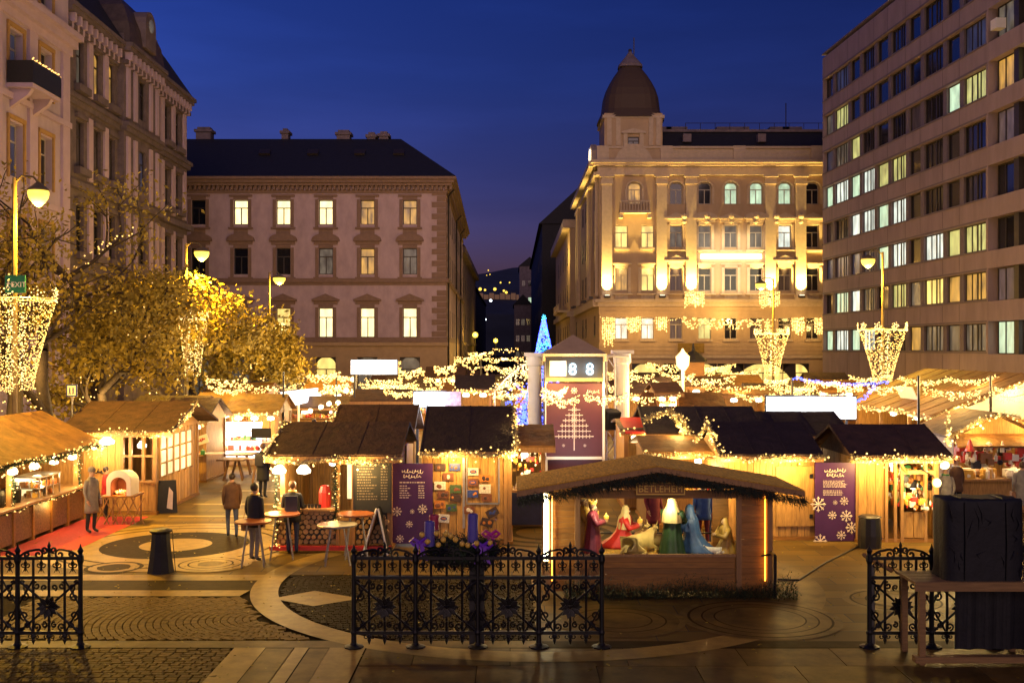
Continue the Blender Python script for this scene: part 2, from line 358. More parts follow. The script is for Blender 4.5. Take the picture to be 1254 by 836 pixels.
# setts: fan of curved rows left of the big ring, straight rows in front of the fence, dark setts inside the ring
def sett_mesh(a, b, name, m):
    c = .008; h = .03
    v = [(-a/2,-b/2,-h),(a/2,-b/2,-h),(a/2,b/2,-h),(-a/2,b/2,-h),(-a/2+c,-b/2+c,0),(a/2-c,-b/2+c,0),(a/2-c,b/2-c,0),(-a/2+c,b/2-c,0)]
    mb = MB().add(v, [(4,5,6,7),(0,1,5,4),(1,2,6,5),(2,3,7,6),(3,0,4,7)]); return mb
setts = []
r = .5
while r < 5.2:
    n = max(6, int(2*PI*r/.21)); off = R.random()
    for k in range(n):
        t = 2*PI*(k+off)/n; x = -4.1 + r*math.cos(t); y = 18.9 + r*math.sin(t)*.8
        if y < 17.5 or y > 20.47 or x < -9.1 or x > -2.2: continue
        if math.hypot(x-RC[0], y-RC[1]) < RO + .1: continue
        setts.append((x, y, t, 'cobble', .120, .203))
    r += .127
y = 13.6
while y < 16.98:
    x = -8.5 + R.random()*.1
    while x < -4.5:
        wd = .15 + R.random()*.05; setts.append((x+wd/2, y, PI/2, 'cobble', .112, wd-.004)); x += wd
    y += .115
y = 17.5
while y < 22.4:
    x = -5.2 + R.random()*.1
    while x < .4:
        wd = .12
        if math.hypot(x-RC[0], y-RC[1]) < RI-.08: setts.append((x, y, R.uniform(-.05,.05), 'cobble_dark', .117, .117))
        x += wd
    y += .122
order = sorted((s for s in setts if s[1] > 15.4), key=lambda s: s[1] + abs(s[0]) * .05)
ind = set(id(s) for s in [s for s in order if s[3] == 'cobble'][:300])
cache = {}; mbs = {'cobble': MB(), 'cobble_dark': MB()}
for s in setts:
    x, y, t, m, a, b = s
    if id(s) in ind:
        key = (m, round(b, 2))
        if key not in cache: cache[key] = sett_mesh(a, b, 'sett', m).mesh('cobblestone', M[m])
        link('cobblestone', cache[key], ground, (x, y, R.uniform(-.004,.003)), rot=(R.uniform(-.03,.03), R.uniform(-.03,.03), t))
    else:
        src = sett_mesh(a, b, '', m); c, q = math.cos(t), math.sin(t); dz = R.uniform(-.004,.003)
        mbs[m].add([(x+vx*c-vy*q, y+vx*q+vy*c, vz+dz) for vx, vy, vz in src.v], src.f)
for m in mbs: tag(mbs[m].build('cobblestones', M[m], ground), kind='stuff')
# big slabs in front on the right
y = 13.2; row = 0
while y < 17.0:
    h = .95 if row < 3 else 17.0 - y
    h = min(h, 17.0-y)
    x = -2.33 - (row % 2)*.4
    while x < 13:
        wd = R.choice((1.5, 1.8, 1.2))
        x0 = max(x, -2.33)
        MB().box(-(wd - (x0-x))/2+.006, (wd-(x0-x))/2-.006, -h/2+.006, h/2-.006, -.03, 0).build('stone_slab', M['slab'], ground, loc=((x0+x+wd)/2, y+h/2, R.uniform(-.003,.002)))
        x += wd
    y += h; row += 1
MB().box(-3.94,-3.5,13.2,17.0,-.03,-.002).build('stone_slab', M['slab'], ground)
MB().box(-3.24,-2.93,13.2,17.0,-.03,-.002).build('stone_slab', M['slab'], ground)

# ================================================================= hills beyond the river, street lights on them
hv = []; nx = 60
for i in range(nx+1):
    x = -900 + 1800*i/nx
    top = 106 + 8*math.sin(x*.011) + 5*math.sin(x*.037+1) + 3*R.random()
    for Y, z in ((700,-2),(760,30),(900,52),(1150,80),(1400,top),(1500,top-6)):
        hv.append((x, Y, z + (R.uniform(-2,2) if z > 0 else 0)))
hf = [(i*6+j, (i+1)*6+j, (i+1)*6+j+1, i*6+j+1) for i in range(nx) for j in range(5)]
struct(MB().add(hv, hf).build('hills', M['hill']))
hl = MB(); hw = MB()
for px, py, Y, rr in ((588,354,880,1.3),(594,355,880,.9),(606,354,880,1.3),(617,356,880,.9),(620,358,880,1.1),(613,346,900,.7),(624,346,900,.6),(598,331,1250,.7),(600,336,1200,.6),(596,337,1200,.5)):
    hl.ball(W(px,py,Y-12), rr, 8, 5)
for px, py in ((601,368),(594,391)): hw.ball(W(px,py,640), .8, 8, 5)
tag(hl.build('hillside_lamps', M['sodium']), 'tiny orange street lamps scattered on the dark hill across the river', 'lamps', kind='stuff')
tag(hw.build('embankment_lamps', M['bulb_white']), 'two tiny white lamps below the hill at the end of the street', 'lamps', kind='stuff')
# castle terrace wall on the hill
tw = MB()
for k in range(9): tw.box(-31+k*4.3, -27-.2+k*4.3, 840, 846, 30, 47+(k % 2)*1.2)
tag(tw.build('terrace_wall', M['stone_ground']), 'long low terrace wall lit by orange lamps on the far hill', 'wall')

# ================================================================= building helpers
WC = {}
def win_meshes(style, w, h, fm):
    key = (style, round(w,2), round(h,2), fm)
    if key in WC: return WC[key]
    f = MB(); t = .07; a = w/2
    f.box(-a,-a+t,0,.1,0,h); f.box(a-t,a,0,.1,0,h); f.box(-a+t,a-t,0,.1,0,t); f.box(-a+t,a-t,0,.1,h-t,h)
    if style in ('cross','arch'):
        zt = h*.68; f.box(-a+t,a-t,.005,.095,zt-.045,zt+.045); f.box(-.045,.045,.01,.09,t,zt-.045)
        if style == 'arch':
            n = 10; zc = h - a
            for sgn in (-1,1):
                poly = [(sgn*a,-.004,h+.001),(sgn*a,-.004,zc)] + [(sgn*a*math.cos(PI/2*k/n),-.004,zc+a*math.sin(PI/2*k/n)) for k in range(1,n+1)]
                f.prism(poly, (0,.06,0))
    elif style == 'triple':
        for u, q in ((-a+w*.30,.05),(-a+w*.56,.08),(-a+w*.72,.05)): f.box(u-q,u+q,.005,.095,t,h-t)
    elif style == 'double':
        f.box(-.12*w-.05,-.12*w+.05,.005,.095,t,h-t)
    p = MB().quad((-a+.03,.05,.03),(a-.03,.05,.03),(a-.03,.05,h-.03),(-a+.03,.05,h-.03))
    WC[key] = (f.mesh('window', M[fm]), p, {}); return WC[key]
def add_window(par, u, z, w, h, style, pane, y=.3, fm='frame_dark', rz=0):
    fme, pmb, pc = win_meshes(style, w, h, fm)
    o = link('window', fme, par, (u, y, z) if not isinstance(u, Vector) else u, rz)
    if pane not in pc: pc[pane] = pmb.mesh('pane', M[pane])
    link('pane', pc[pane], o); return o
def wall_open(mb, U0, U1, Z0, Z1, ops, depth, y=0):
    us = sorted(set([U0,U1] + [v for o in ops for v in o[:2]])); zs = sorted(set([Z0,Z1] + [v for o in ops for v in o[2:]]))
    us = [u for u in us if U0 <= u <= U1]; zs = [z for z in zs if Z0 <= z <= Z1]
    for i in range(len(us)-1):
        for j in range(len(zs)-1):
            uc, zc = (us[i]+us[i+1])/2, (zs[j]+zs[j+1])/2
            if any(o[0] < uc < o[1] and o[2] < zc < o[3] for o in ops): continue
            mb.quad((us[i],y,zs[j]),(us[i+1],y,zs[j]),(us[i+1],y,zs[j+1]),(us[i],y,zs[j+1]))
    for a, b, c, d in ops:
        e = y+depth
        mb.quad((a,y,c),(a,e,c),(a,e,d),(a,y,d)); mb.quad((b,y,c),(b,y,d),(b,e,d),(b,e,c))
        mb.quad((a,y,c),(b,y,c),(b,e,c),(a,e,c)); mb.quad((a,y,d),(a,e,d),(b,e,d),(b,y,d))
    return mb
PED = {}
def surround(par, u, z, w, h, kind, y=0, m='stone_trim'):
    key = (kind, round(w,2), round(h,2), m)
    if key not in PED:
        b = MB(); a = w/2; t = .3
        b.box(-a-t,-a-.02,-.10,.0,-.25,h+.05); b.box(a+.02,a+t,-.10,0,-.25,h+.05); b.box(-a-.02,a+.02,-.10,0,h+.02,h+.3)
        b.box(-a-t-.15,a+t+.15,-.24,0,-.40,-.25)
        if kind != 'plain':
            b.box(-a-t-.12,a+t+.12,-.14,0,h+.32,h+.62)
            b.box(-a-t-.3,a+t+.3,-.34,0,h+.62,h+.76)
            q = a+t+.3
            if kind == 'tri': b.prism([(-q,-.30,h+.76),(q,-.30,h+.76),(0,-.30,h+1.25)], (0,.30,0))
            else: b.prism([(q*math.cos(PI*k/8),-.30,h+.76+.55*math.sin(PI*k/8)) for k in range(9)], (0,.30,0))
        else:
            b.box(-a-t-.1,a+t+.1,-.2,0,h+.3,h+.46); b.box(-a,a,-.06,0,-.85,-.40)
        PED[key] = b.mesh('window_surround', M[m])
    return link('window_surround', PED[key], par, (u, y-.003, z))

# ================================================================= palace with the dark hipped roof (left of the street)
PY = 94; cx = -20
pal = thing('palace', 'three storey pinkish palace with dark hipped roof and lit windows left of the street', 'building', (cx, PY, 0))
U = lambda px: X_(px, PY) - cx
Zp = lambda py: Z_(py, PY)
ux1 = U(546); ux0 = U(120)
cols = [243,295,347,399,450,502]; ww = 1.25
rows = [(275,245),(336,304),(413,377)]
ops = []
states = [['glass_dark','pane_white','pane_white','pane_white','pane_amber','pane_amber'],
          ['glass_dark','glass_dark','glass_dark','pane_dim','pane_amber','pane_dim'],
          ['glass_dark','pane_dim','pane_yellow','pane_white','pane_white','pane_white']]
for (b, t) in rows:
    for c in cols: ops.append((U(c)-ww/2, U(c)+ww/2, Zp(b), Zp(t)))
gops = [(U(c)-.9, U(c)+.9, .6, 4.0) for c in cols]
wl = MB(); wall_open(wl, ux0, ux1, 5.3, 19.9, ops, .35)
wl.quad((ux0,45,0),(ux0,0,0),(ux0,0,19.9),(ux0,45,19.9)).quad((ux0,45,0),(ux1-.6,45,0),(ux1-.6,45,19.9),(ux0,45,19.9))
wl.build('wall', M['stone_pink_cast'], pal)
g = MB(); wall_open(g, ux0, ux1+.1, 0, 5.0, gops, .4, -.1)
g.box(ux0, ux1+.2, -.35, 0, 5.0, 5.3); g.quad((ux1+.1,-.1,0),(ux1-.5,45,0),(ux1-.5,45,5.3),(ux1+.1,-.1,5.3))
g.build('ground_floor', M['stone_ground'], pal)
for ri, (b, t) in enumerate(rows):
    for ci, c in enumerate(cols):
        z = Zp(b); h = Zp(t)-z
        add_window(pal, U(c), z, ww, h, 'cross', states[ri][ci], .2)
        surround(pal, U(c), z, ww, h, 'plain' if ri == 0 else ('arc' if ri == 1 else 'tri'))
for c in cols: add_window(pal, U(c), .6, 1.8, 3.4, 'arch', 'pane_dim' if c != 399 else 'pane_yellow', .2)
b = MB()
for z0, z1, p in ((18.5,18.75,.15),(19.1,19.35,.55),(19.35,19.62,.75),(19.62,19.85,.95)): b.box(ux0, ux1+p, -p, 0, z0, z1)
b.box(ux0, ux1+.1, -.08, 0, 10.35, 10.6).box(ux0, ux1+.25, -.25, 0, 10.6, 10.95).box(ux0, ux1+.12, -.12, 0, 5.3, 5.75)
b.build('cornice', M['stone_trim'], pal)
d = MB(); u = ux0
while u < ux1+.4: d.box(u, u+.2, -.42, 0, 18.75, 19.1); u += .41
v = 0.3
while v < 44: d.box(ux1-.2, ux1+.42-.0139*v, v, v+.2, 18.75, 19.1); v += .41
tag(d.build('dentils', M['stone_trim'], pal), kind='stuff')
qm = [MB().box(-l, .06, -.06, l2, 0, .47).mesh('quoin', M['stone_trim']) for l, l2 in ((1.25,.6),(.8,1.1))]
z = 5.8; k = 0
while z < 18.3:
    if not (10.2 < z+.25 < 11.0): link('quoin', qm[k % 2], pal, (ux1, 0, z))
    z += .52; k += 1
# side elevation down the street
sw = MB(); xs = lambda v: ux1 - .0139*v
sw.quad((ux1,0,5.3),(xs(45),45,5.3),(xs(45),45,19.9),(ux1,0,19.9)).build('side_wall', M['stone_pink_cast'], pal)
b = MB()
for z0, z1, p in ((18.5,18.75,.15),(19.1,19.35,.55),(19.35,19.62,.75),(19.62,19.85,.95),(10.6,10.95,.25),(5.3,5.75,.12)):
    b.add([(ux1-.1,.0,z0),(ux1+p,.0,z0),(xs(45)+p,45,z0),(xs(45)-.1,45,z0),(ux1-.1,.0,z1),(ux1+p,.0,z1),(xs(45)+p,45,z1),(xs(45)-.1,45,z1)],
          [(3,2,1,0),(4,5,6,7),(0,1,5,4),(1,2,6,5),(2,3,7,6),(3,0,4,7)])
b.build('side_cornice', M['stone_trim'], pal)
for v in (4, 8.5, 13, 17.5, 22, 26.5, 31, 35.5, 40):
    for (bb, t) in rows:
        z = Zp(bb); h = Zp(t)-z
        add_window(pal, Vector((xs(v)+.02, v, z)), 0, ww, h, 'cross', 'glass_dark', rz=PI/2)
for v in (1.2, 20, 33): MB().tube([(xs(v)+.18,v,.2),(xs(v)+.18,v,18.4),(xs(v)+.7,v,19.0)], .09, 6).build('downpipe', M['frame_dark'], pal)
ez = 19.86; rz_ = Zp(168)+1.6; ax, bx = ux0, U(478)
rf = MB().add([(ux0,-.95,ez),(ux1+.95,-.95,ez),(xs(46)+.95,46,ez),(ux0,46,ez),(ax,9,rz_),(bx,9,rz_),(bx,37,rz_),(ax,37,rz_)],
      [(0,1,5,4),(1,2,6,5),(2,3,7,6),(4,5,6,7),(3,0,4,7)])
roof = rf.build('roof', M['roof_dark'], pal)
for c, ytop, wpx in ((252,157,18),(351,159,8),(422,161,16),(456,164,10),(471,163,11)):
    zt = Zp(ytop)+2.0; ch = MB(); wq = wpx*PY/FPX/2*1.1
    ch.box(-wq,wq,-.6,.6,rz_-1.5,zt-.5).box(-wq-.15,wq+.15,-.75,.75,zt-.5,zt-.25).box(-wq+.1,wq-.1,-.5,.5,zt-.25,zt)
    ch.build('chimney', M['stone_ornate'], roof, loc=(U(c)*1.105+ (cx*.105), 9.6, 0))
for c in (310, 372, 432, 482):
    sk = link('skylight', MB().box(-.5,.5,-.1,.1,-.1,.7).mesh('skylight', M['frame_dark']), roof, (U(c), 4.2, 22.75), rot=(rad(-52),0,0))
# second, taller house behind it on the same street side
h2 = thing('street_house', 'dim corner house down the street just behind the pinkish palace', 'building', (-6.9, 141, 0))
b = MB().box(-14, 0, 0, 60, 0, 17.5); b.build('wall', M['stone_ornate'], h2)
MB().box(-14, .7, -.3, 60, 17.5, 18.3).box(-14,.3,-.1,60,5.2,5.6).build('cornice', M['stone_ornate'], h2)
for v in (4,10,16,24,32,42):
    for z in (2,7.5,12.6): add_window(h2, Vector((.03, v, z)), 0, 1.2, 2.2, 'cross', 'glass_dark', rz=PI/2)
MB().prism([(0.7,-.3,18.3),(-14,-.3,18.3),(-12,-.3,22),(-3,-.3,22)], (0,60,0)).build('roof', M['roof_dark'], h2)

# ================================================================= floodlit corner building with the dome (right of the street)
LY = 105; cx = 22
lit = thing('domed_building', 'floodlit yellow corner building with brown dome, pilasters and arched windows', 'building', (cx, LY, 0))
U = lambda px: X_(px, LY) - cx
Zl = lambda py: Z_(py, LY)
u0 = U(734); u1 = U(1075); ww = 1.25
cols = [761,793,828,863,895,926,961,995,1030,1062]
rows2, rows3, rows4 = (303,276), (356,328), (415,389)
S2 = ['pane_yellow','pane_yellow','pane_dim','pane_dim','pane_dim','pane_dim','pane_pale','glass_dark','glass_dark','glass_dark']
S3 = ['pane_amber','pane_yellow','glass_curtain','glass_dark','glass_dark','glass_dark','glass_curtain','glass_dark','glass_dark','glass_dark']
S4 = ['pane_pale','pane_pale','glass_curtain','pane_ygreen','glass_dark','glass_curtain','glass_dark','glass_dark','glass_dark','glass_dark']
acols = [(777,'pane_amber'),(828,'glass_dark'),(863,'glass_dark'),(895,'pane_green'),(926,'pane_green'),(961,'pane_green'),(995,'glass_dark'),(1030,'glass_dark')]
ops = []
for rws in (rows2, rows3, rows4):
    for c in cols: ops.append((U(c)-ww/2, U(c)+ww/2, Zl(rws[0]), Zl(rws[1])))
for c, s in acols: ops.append((U(c)-.62, U(c)+.62, Zl(250), Zl(224)))
gcols = [(790,1.3),(828,1.2),(862,1.3),(895,1.3),(935,3.2),(975,1.3)]
for c, hw in gcols: ops.append((U(c)-hw, U(c)+hw, .4, Zl(445)))
wl = MB(); wall_open(wl, u0, u1, 0, 23.2, ops, .4)
wl.quad((u0,0,0),(u0-.4,33,0),(u0-.4,33,23.2),(u0,0,23.2)).quad((u1,0,0),(u1,30,0),(u1,30,23.2),(u1,0,23.2)).quad((u0,33,0),(u1,33,0),(u1,33,23.2),(u0,33,23.2))
wl.build('wall', M['stone_warm'], lit)
for rws, st, knd in ((rows2,S2,None),(rows3,S3,'mix'),(rows4,S4,None)):
    for c, s in zip(cols, st):
        z = Zl(rws[0]); h = Zl(rws[1])-z
        add_window(lit, U(c), z, ww, h, 'cross', s, .22, 'frame_pale')
        if knd: surround(lit, U(c), z, ww, h, 'tri' if c in (828,961) else ('plain' if 850 < c < 940 else 'flat'), m='stone_warm_trim') if c in (828,961) or 850 < c < 940 else surround(lit, U(c), z, ww, h, 'plain', m='stone_warm_trim')
        elif rws is rows2 and c > 800: surround(lit, U(c), z, ww, h, 'arc' if c in (863,926) else 'tri', m='stone_warm_trim')
        else: MB().box(-ww/2-.15,ww/2+.15,-.15,0,-.25,-.05).build('window_sill', M['stone_warm_trim'], lit, loc=(U(c),-.002,z))
for c, s in acols:
    add_window(lit, U(c), Zl(250), 1.24, Zl(224)-Zl(250), 'arch', s, .2, 'frame_pale')
    ar = MB(); zc = Zl(224)-Zl(250)-.62
    ar.tube([(.82*math.cos(PI*k/12), -.05, zc+.82*math.sin(PI*k/12)) for k in range(13)], .11, 5)
    ar.box(-.93,-.71,-.1,0,0,zc).box(.71,.93,-.1,0,0,zc).build('arch_surround', M['stone_warm_trim'], lit, loc=(U(c),-.01,Zl(250)))
for c, hw in gcols: add_window(lit, U(c), .4, hw*2, Zl(445)-.4, 'arch', 'pane_yellow' if c != 828 else 'glass_dark', .2, 'frame_dark')
PIL = [743,810,846,943,980,1016]
for c in PIL:
    p = MB(); z0, z1 = Zl(362), Zl(215); q = .52
    p.box(-q,q,-.3,0,z0,z1-.9).box(-q-.1,q+.1,-.42,0,z1-.9,z1-.6).box(-q-.05,q+.05,-.36,0,z1-.6,z1-.2).box(-q-.2,q+.2,-.55,0,z1-.2,z1)
    p.box(-q-.12,q+.12,-.45,0,z0-.5,z0)
    p.build('pilaster', M['stone_warm_trim'], lit, loc=(U(c),-.001,0))
for c in (840,868,900,930,955,985):   # scroll consoles beside the second floor windows
    MB().box(-.25,.25,-.35,0,0,.5).ball((0,-.3,.62),.3,8,5).ball((0,-.25,.1),.22,8,5).build('console', M['stone_warm_trim'], lit, loc=(U(c)-.2 if c<900 else U(c)-.4,0,Zl(273)))
b = MB(); E = .0
for z0, z1, p in ((21.84,22.2,.35),(22.2,22.75,.2),(22.75,23.0,.6),(23.0,23.3,.85),(23.3,24.5,.05),(24.5,24.7,.25)): b.box(u0-p, u1, -p, 0, z0, z1)
for z0, z1, p in ((8.9,9.3,.2),(9.3,9.62,.45)): b.box(u0-p, u1, -p, 0, z0, z1)
b.box(u0-.12,u1,-.12,0,3.8,4.1)
b.build('cornice', M['stone_warm_trim'], lit)
ru = MB()
for k in range(12):
    z = 4.15+k*.395
    ru.box(u0-.05, u1, -.05, 0, z, z+.36) if not (Zl(415)-.3 < z+.2 < Zl(389)+.3) else None
ru.build('rustication', M['stone_warm'], lit)
for c in (738,816,905,1000): MB().box(-.6,.6,-.25,.5,23.3,24.75).build('attic_pier', M['stone_warm_trim'], lit, loc=(U(c),-.01,0))
# mansard
zb, zt = 24.5, Zl(155)
rf = MB().add([(U(812),0.1,zb),(u1,.1,zb),(u1,2.8,zt),(U(812),2.8,zt),(U(812),30,zt),(u1,30,zt),(U(812),33,zb),(u1,33,zb)],
      [(0,1,2,3),(3,2,5,4),(4,5,7,6),(0,3,4,6)]).build('roof', M['roof_dark'], lit)
MB().box(U(812),u1,2.6,2.9,zt,zt+.25).build('roof_ridge', M['stone_ornate'], rf)
for c, wq in ((818,1.0),(835,1.3),(906,2.0),(965,1.2),(981,1.2)): MB().box(-wq/1.2,wq/1.2,3.2,4.4,zt-.3,Zl(147)).build('chimney', M['stone_ornate'], rf, loc=(U(c),0,0))
rl = MB(); rl.bar((U(845),2.7,zt+.9),(u1,2.7,zt+.9),.03,4)
for k in range(14): rl.bar((U(845)+k*1.5,2.7,zt),(U(845)+k*1.5,2.7,zt+.9),.03,4)
rl.bar((U(972),3,zt),(U(972),3,zt+3),.05,4); rl.build('roof_railing', M['frame_dark'], rf)
for c in (843, 935): MB().box(-.4,.4,-.3,.5,25.3,26.1).build('dormer', M['stone_ornate'], rf, loc=(U(c),.9,0))
# tower
ta, tb = U(740), U(811); tc = (ta+tb)/2; tz0, tz1 = 24.5, Zl(139); th = (tb-ta)/2
tops = [(tc-.55, tc+.55, Zl(187)+.3, Zl(168))]
tw = MB(); wall_open(tw, ta, tb, 23.3, tz1, tops, .3, -.13)
tw.quad((ta,-.13,23.3),(ta,6,23.3),(ta,6,tz1),(ta,-.13,tz1)).quad((tb,-.13,23.3),(tb,-.13,tz1),(tb,6,tz1),(tb,6,23.3)).quad((ta,6,23.3),(tb,6,23.3),(tb,6,tz1),(ta,6,tz1))
tower = tw.build('tower', M['stone_warm'], lit)
add_window(tower, tc, Zl(187)+.3, 1.1, Zl(168)-Zl(187)-.3, 'cross', 'glass_dark', .0)
t_ = MB().box(tc-1.0,tc-.6,-.3,-.132,24.6,Zl(164)).box(tc+.6,tc+1.0,-.3,-.132,24.6,Zl(164)).box(tc-1.2,tc+1.2,-.4,-.132,Zl(164),Zl(162))
t_.prism([(tc-1.2,-.4,Zl(162)),(tc+1.2,-.4,Zl(162)),(tc,-.4,Zl(158))],(0,.34,0))
for c in (746,757,797,806): t_.box(U(c)-.22,U(c)+.22,-.22,-.132,24.8,tz1-.5)
t_.box(ta-.2,tb+.2,-.25,6.2,tz1-.5,tz1-.2).build('tower_trim', M['stone_warm_trim'], tower)
MB().prism([(tc-1.9,-.35,23.32),(tc+1.9,-.35,23.32),(tc+1.5,-.35,24.1),(tc+.7,-.35,24.9),(tc-.7,-.35,24.9),(tc-1.5,-.35,24.1)],(0,.3,0)).build('gablet', M['stone_warm_trim'], tower)
def sqloft(prof, cxx, cyy, n=6, pw=3.5):      # rounded-square lofted dome
    mb = MB(); vs = []; fs = []; K = 32
    for r, z in prof:
        for k in range(K):
            t = 2*PI*k/K; c, s_ = math.cos(t), math.sin(t); q = r/((abs(c)**pw+abs(s_)**pw)**(1/pw))
            vs.append((cxx+q*c, cyy+q*s_, z))
    m = len(prof)
    for i in range(m-1):
        for k in range(K): fs.append((i*K+k, i*K+(k+1) % K, (i+1)*K+(k+1) % K, (i+1)*K+k))
    fs.append(tuple((m-1)*K+k for k in range(K))); fs.append(tuple(range(K))[::-1])
    return mb.add(vs, fs)
cy = 2.9
zz = lambda py: Z_(py, 107.5)
prof = [(th*1.16,zz(150)),(th*1.14,zz(148)),(th*1.02,zz(139)),(th*1.0,zz(133)),(th*.96,zz(122)),(th*.88,zz(113)),(th*.74,zz(103)),(th*.60,zz(95)),(th*.46,zz(88)),(th*.37,zz(83.5)),(th*.36,zz(80))]
dm = mat('dome_tiles', (.060,.036,.022), .7, .3, 40, .6, stretch=(1,1,1))
dome = sqloft(prof, tc, cy).build('dome', dm, tower)
sqloft([(th*.43,zz(83)),(th*.42,zz(80)),(th*.17,zz(69)),(th*.02,zz(61))], tc, cy).build('spire_cap', M['stone_ornate'], dome)
MB().bar((tc+.4,cy,zz(66)),(tc+.4,cy,zz(45)),.06,5).ball((tc,cy,zz(61)),.2,8,5).build('finial', M['frame_dark'], dome)
# balcony below the arched window in the tower bay
bl = MB().box(-1.5,1.5,-.9,0,-.25,0).box(-1.6,-1.2,-.7,0,-.7,-.25).box(1.2,1.6,-.7,0,-.7,-.25).box(-1.5,1.5,-.9,-.75,.85,1.0)
for k in range(11): bl.box(-1.45+k*.28,-1.35+k*.28,-.87,-.78,0,.85)
bl.build('balcony', M['stone_warm_trim'], lit, loc=(U(777),-.002,Zl(259)))
# glowing bar and area lamp added for the soft glow over the third floor windows
MB().box(U(858),U(932),-.25,-.05,Zl(317),Zl(311.5)).build('glow_bar', M['shade_hot'], lit)
light('AREA','soft_glow',(U(895),-.6,Zl(322)),260,(1,.8,.5),.5,lit,rot=(rad(90),0,0)).data.size = 6
sb = MB().box(U(830),U(862),-.2,-.06,Zl(432),Zl(420)).build('blank_sign', M['slab_pale'], lit)
# side elevation
for v, q in ((1.6,.3),(9.8,.35),(11.6,.35),(25.5,.35),(28,.35)):
    MB().box(u0-.3-.012*v,u0+.1,v-q,v+q,10,21.84).build('pilaster', M['stone_warm_trim'], lit)
for z0, z1, p in ((21.84,22.2,.35),(22.75,23.3,.85),(8.9,9.62,.45)):
    MB().box(u0-p-.2,u0,0.01,33,z0+.002,z1-.002).build('side_cornice', M['stone_warm_trim'], lit)
for v in (5,16,20.5,31):
    for z, h in ((19,2.1),(14.7,2.2),(10.5,2.3),(5.9,2.2)):
        add_window(lit, Vector((u0-.05-.012*v, v, z)), 0, 1.25, h, 'cross', 'glass_dark', rz=-PI/2)
MB().prism([(u0-.5,3,23.3),(u0-.5,7.5,23.3),(u0-.5,7,25),(u0-.5,5.2,25.9),(u0-.5,3.5,25)],(.6,0,0)).build('side_gablet', M['stone_warm_trim'], lit)
MB().ring(0,0,.75,1.0,0).build('round_sign', M['shade_hot'], lit, loc=(u0-.6,5.2,24.4)).rotation_euler = (PI/2,0,PI/2)
# uplights at the foot of each pilaster
for c in PIL:
    fl = MB().box(-.3,.3,-.75,-.35,0,.25).build('floodlight', M['frame_dark'], lit, loc=(U(c),-.05,Zl(362)-.25))
    MB().box(-.22,.22,-.7,-.45,.25,.27).build('floodlight_glass', M['shade_hot'], fl)
    light('SPOT','uplight',(0,-.72,.30),14000,FLOOD,.12,fl,rot=(rad(180-7),0,0),spot=80,blend=1)
for v in (1.6,9.8,11.6,25.5,28):
    fl = MB().box(-.75,-.35,-.3,.3,0,.25).build('floodlight', M['frame_dark'], lit, loc=(u0-.15-.012*v,v,Zl(362)-.25))
    light('SPOT','uplight',(-.85,0,.35),11000,FLOOD,.12,fl,rot=(rad(180),rad(-9),0),spot=46,blend=.9)

# lower wing beyond on the side street and the tall dark house
lw = thing('side_wing', 'lower yellowish wing with balcony beyond the domed building', 'building', (7.6, 139, 0))
MB().box(0,14,0,45,0,20.5).build('wall', M['stone_warm'], lw)
MB().box(-.9,14,-.2,45,20.5,21.6).box(-.4,14,-.1,45,8.9,9.6).build('cornice', M['stone_warm_trim'], lw)
bl = MB().box(-1.4,0,4,20,9.6,9.9).box(-1.4,-1.25,4,20,10.6,10.75)
for k in range(32): bl.box(-1.38,-1.28,4.1+k*.5,4.2+k*.5,9.9,10.6)
bl.build('balcony', M['stone_warm_trim'], lw)
for v in (6,12,18,26,34):
    for z in (5.5,11,16): add_window(lw, Vector((-.03,v,z)), 0, 1.3, 2.3, 'cross', 'glass_dark', rz=-PI/2)
light('POINT','soffit_lamp',(-2.2,3,17),900,FLOOD,.3,lw)
dk = thing('dark_house', 'tall unlit house with steep black roof standing down the street on the right', 'building', (5.4, 190, 0))
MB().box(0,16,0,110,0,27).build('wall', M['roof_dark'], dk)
MB().prism([(-.6,-.3,27),(16,-.3,27),(14,-.3,33.5),(6.5,-.3,33.5)],(0,110,0)).build('roof', M['roof_dark'], dk)
for v in (5,14,25,40,60):
    for z in (5,10,15,20): add_window(dk, Vector((-.03,v,z)), 0, 1.3, 2.3, 'cross', 'glass_dark', rz=-PI/2)
for k, (xa, xb, Y, zt, lab) in enumerate(((0.6,5.6,300,17,'low reddish house at the far end of the street on the right'),(2.4,9,340,31,'narrow tall house with greenish lit windows at the far end of the street'))):
    o = thing('far_house', lab, 'building', ((xa+xb)/2, Y, 0)); hwid = (xb-xa)/2
    MB().box(-hwid,hwid,0,30,0,zt).build('wall', M['stone_ornate'], o)
    MB().prism([(-hwid-.3,-.2,zt),(hwid+.3,-.2,zt),(0,-.2,zt+3)],(0,30.4,0)).build('roof', M['roof_dark'], o)
    for i in range(3):
        for j in range(3 if k == 0 else 5): add_window(o, -hwid*.6+i*hwid*.6, 2+j*4.6 if k == 0 else 3+j*5.4, 1.1, 1.8, 'cross', 'pane_green' if (k == 1 and j == 3) else ('pane_dim' if (i+j) % 3 == 0 else 'glass_dark'), -.06)
# the far left street side
fl_ = thing('far_house', 'dark house row closing the left side of the street in the distance', 'building', (-9.5, 205, 0))
MB().box(-14,0,0,180,0,20).build('wall', M['roof_dark'], fl_); MB().prism([(-14,-.2,20),(.5,-.2,20),(-6,-.2,24)],(0,180,0)).build('roof', M['roof_dark'], fl_)

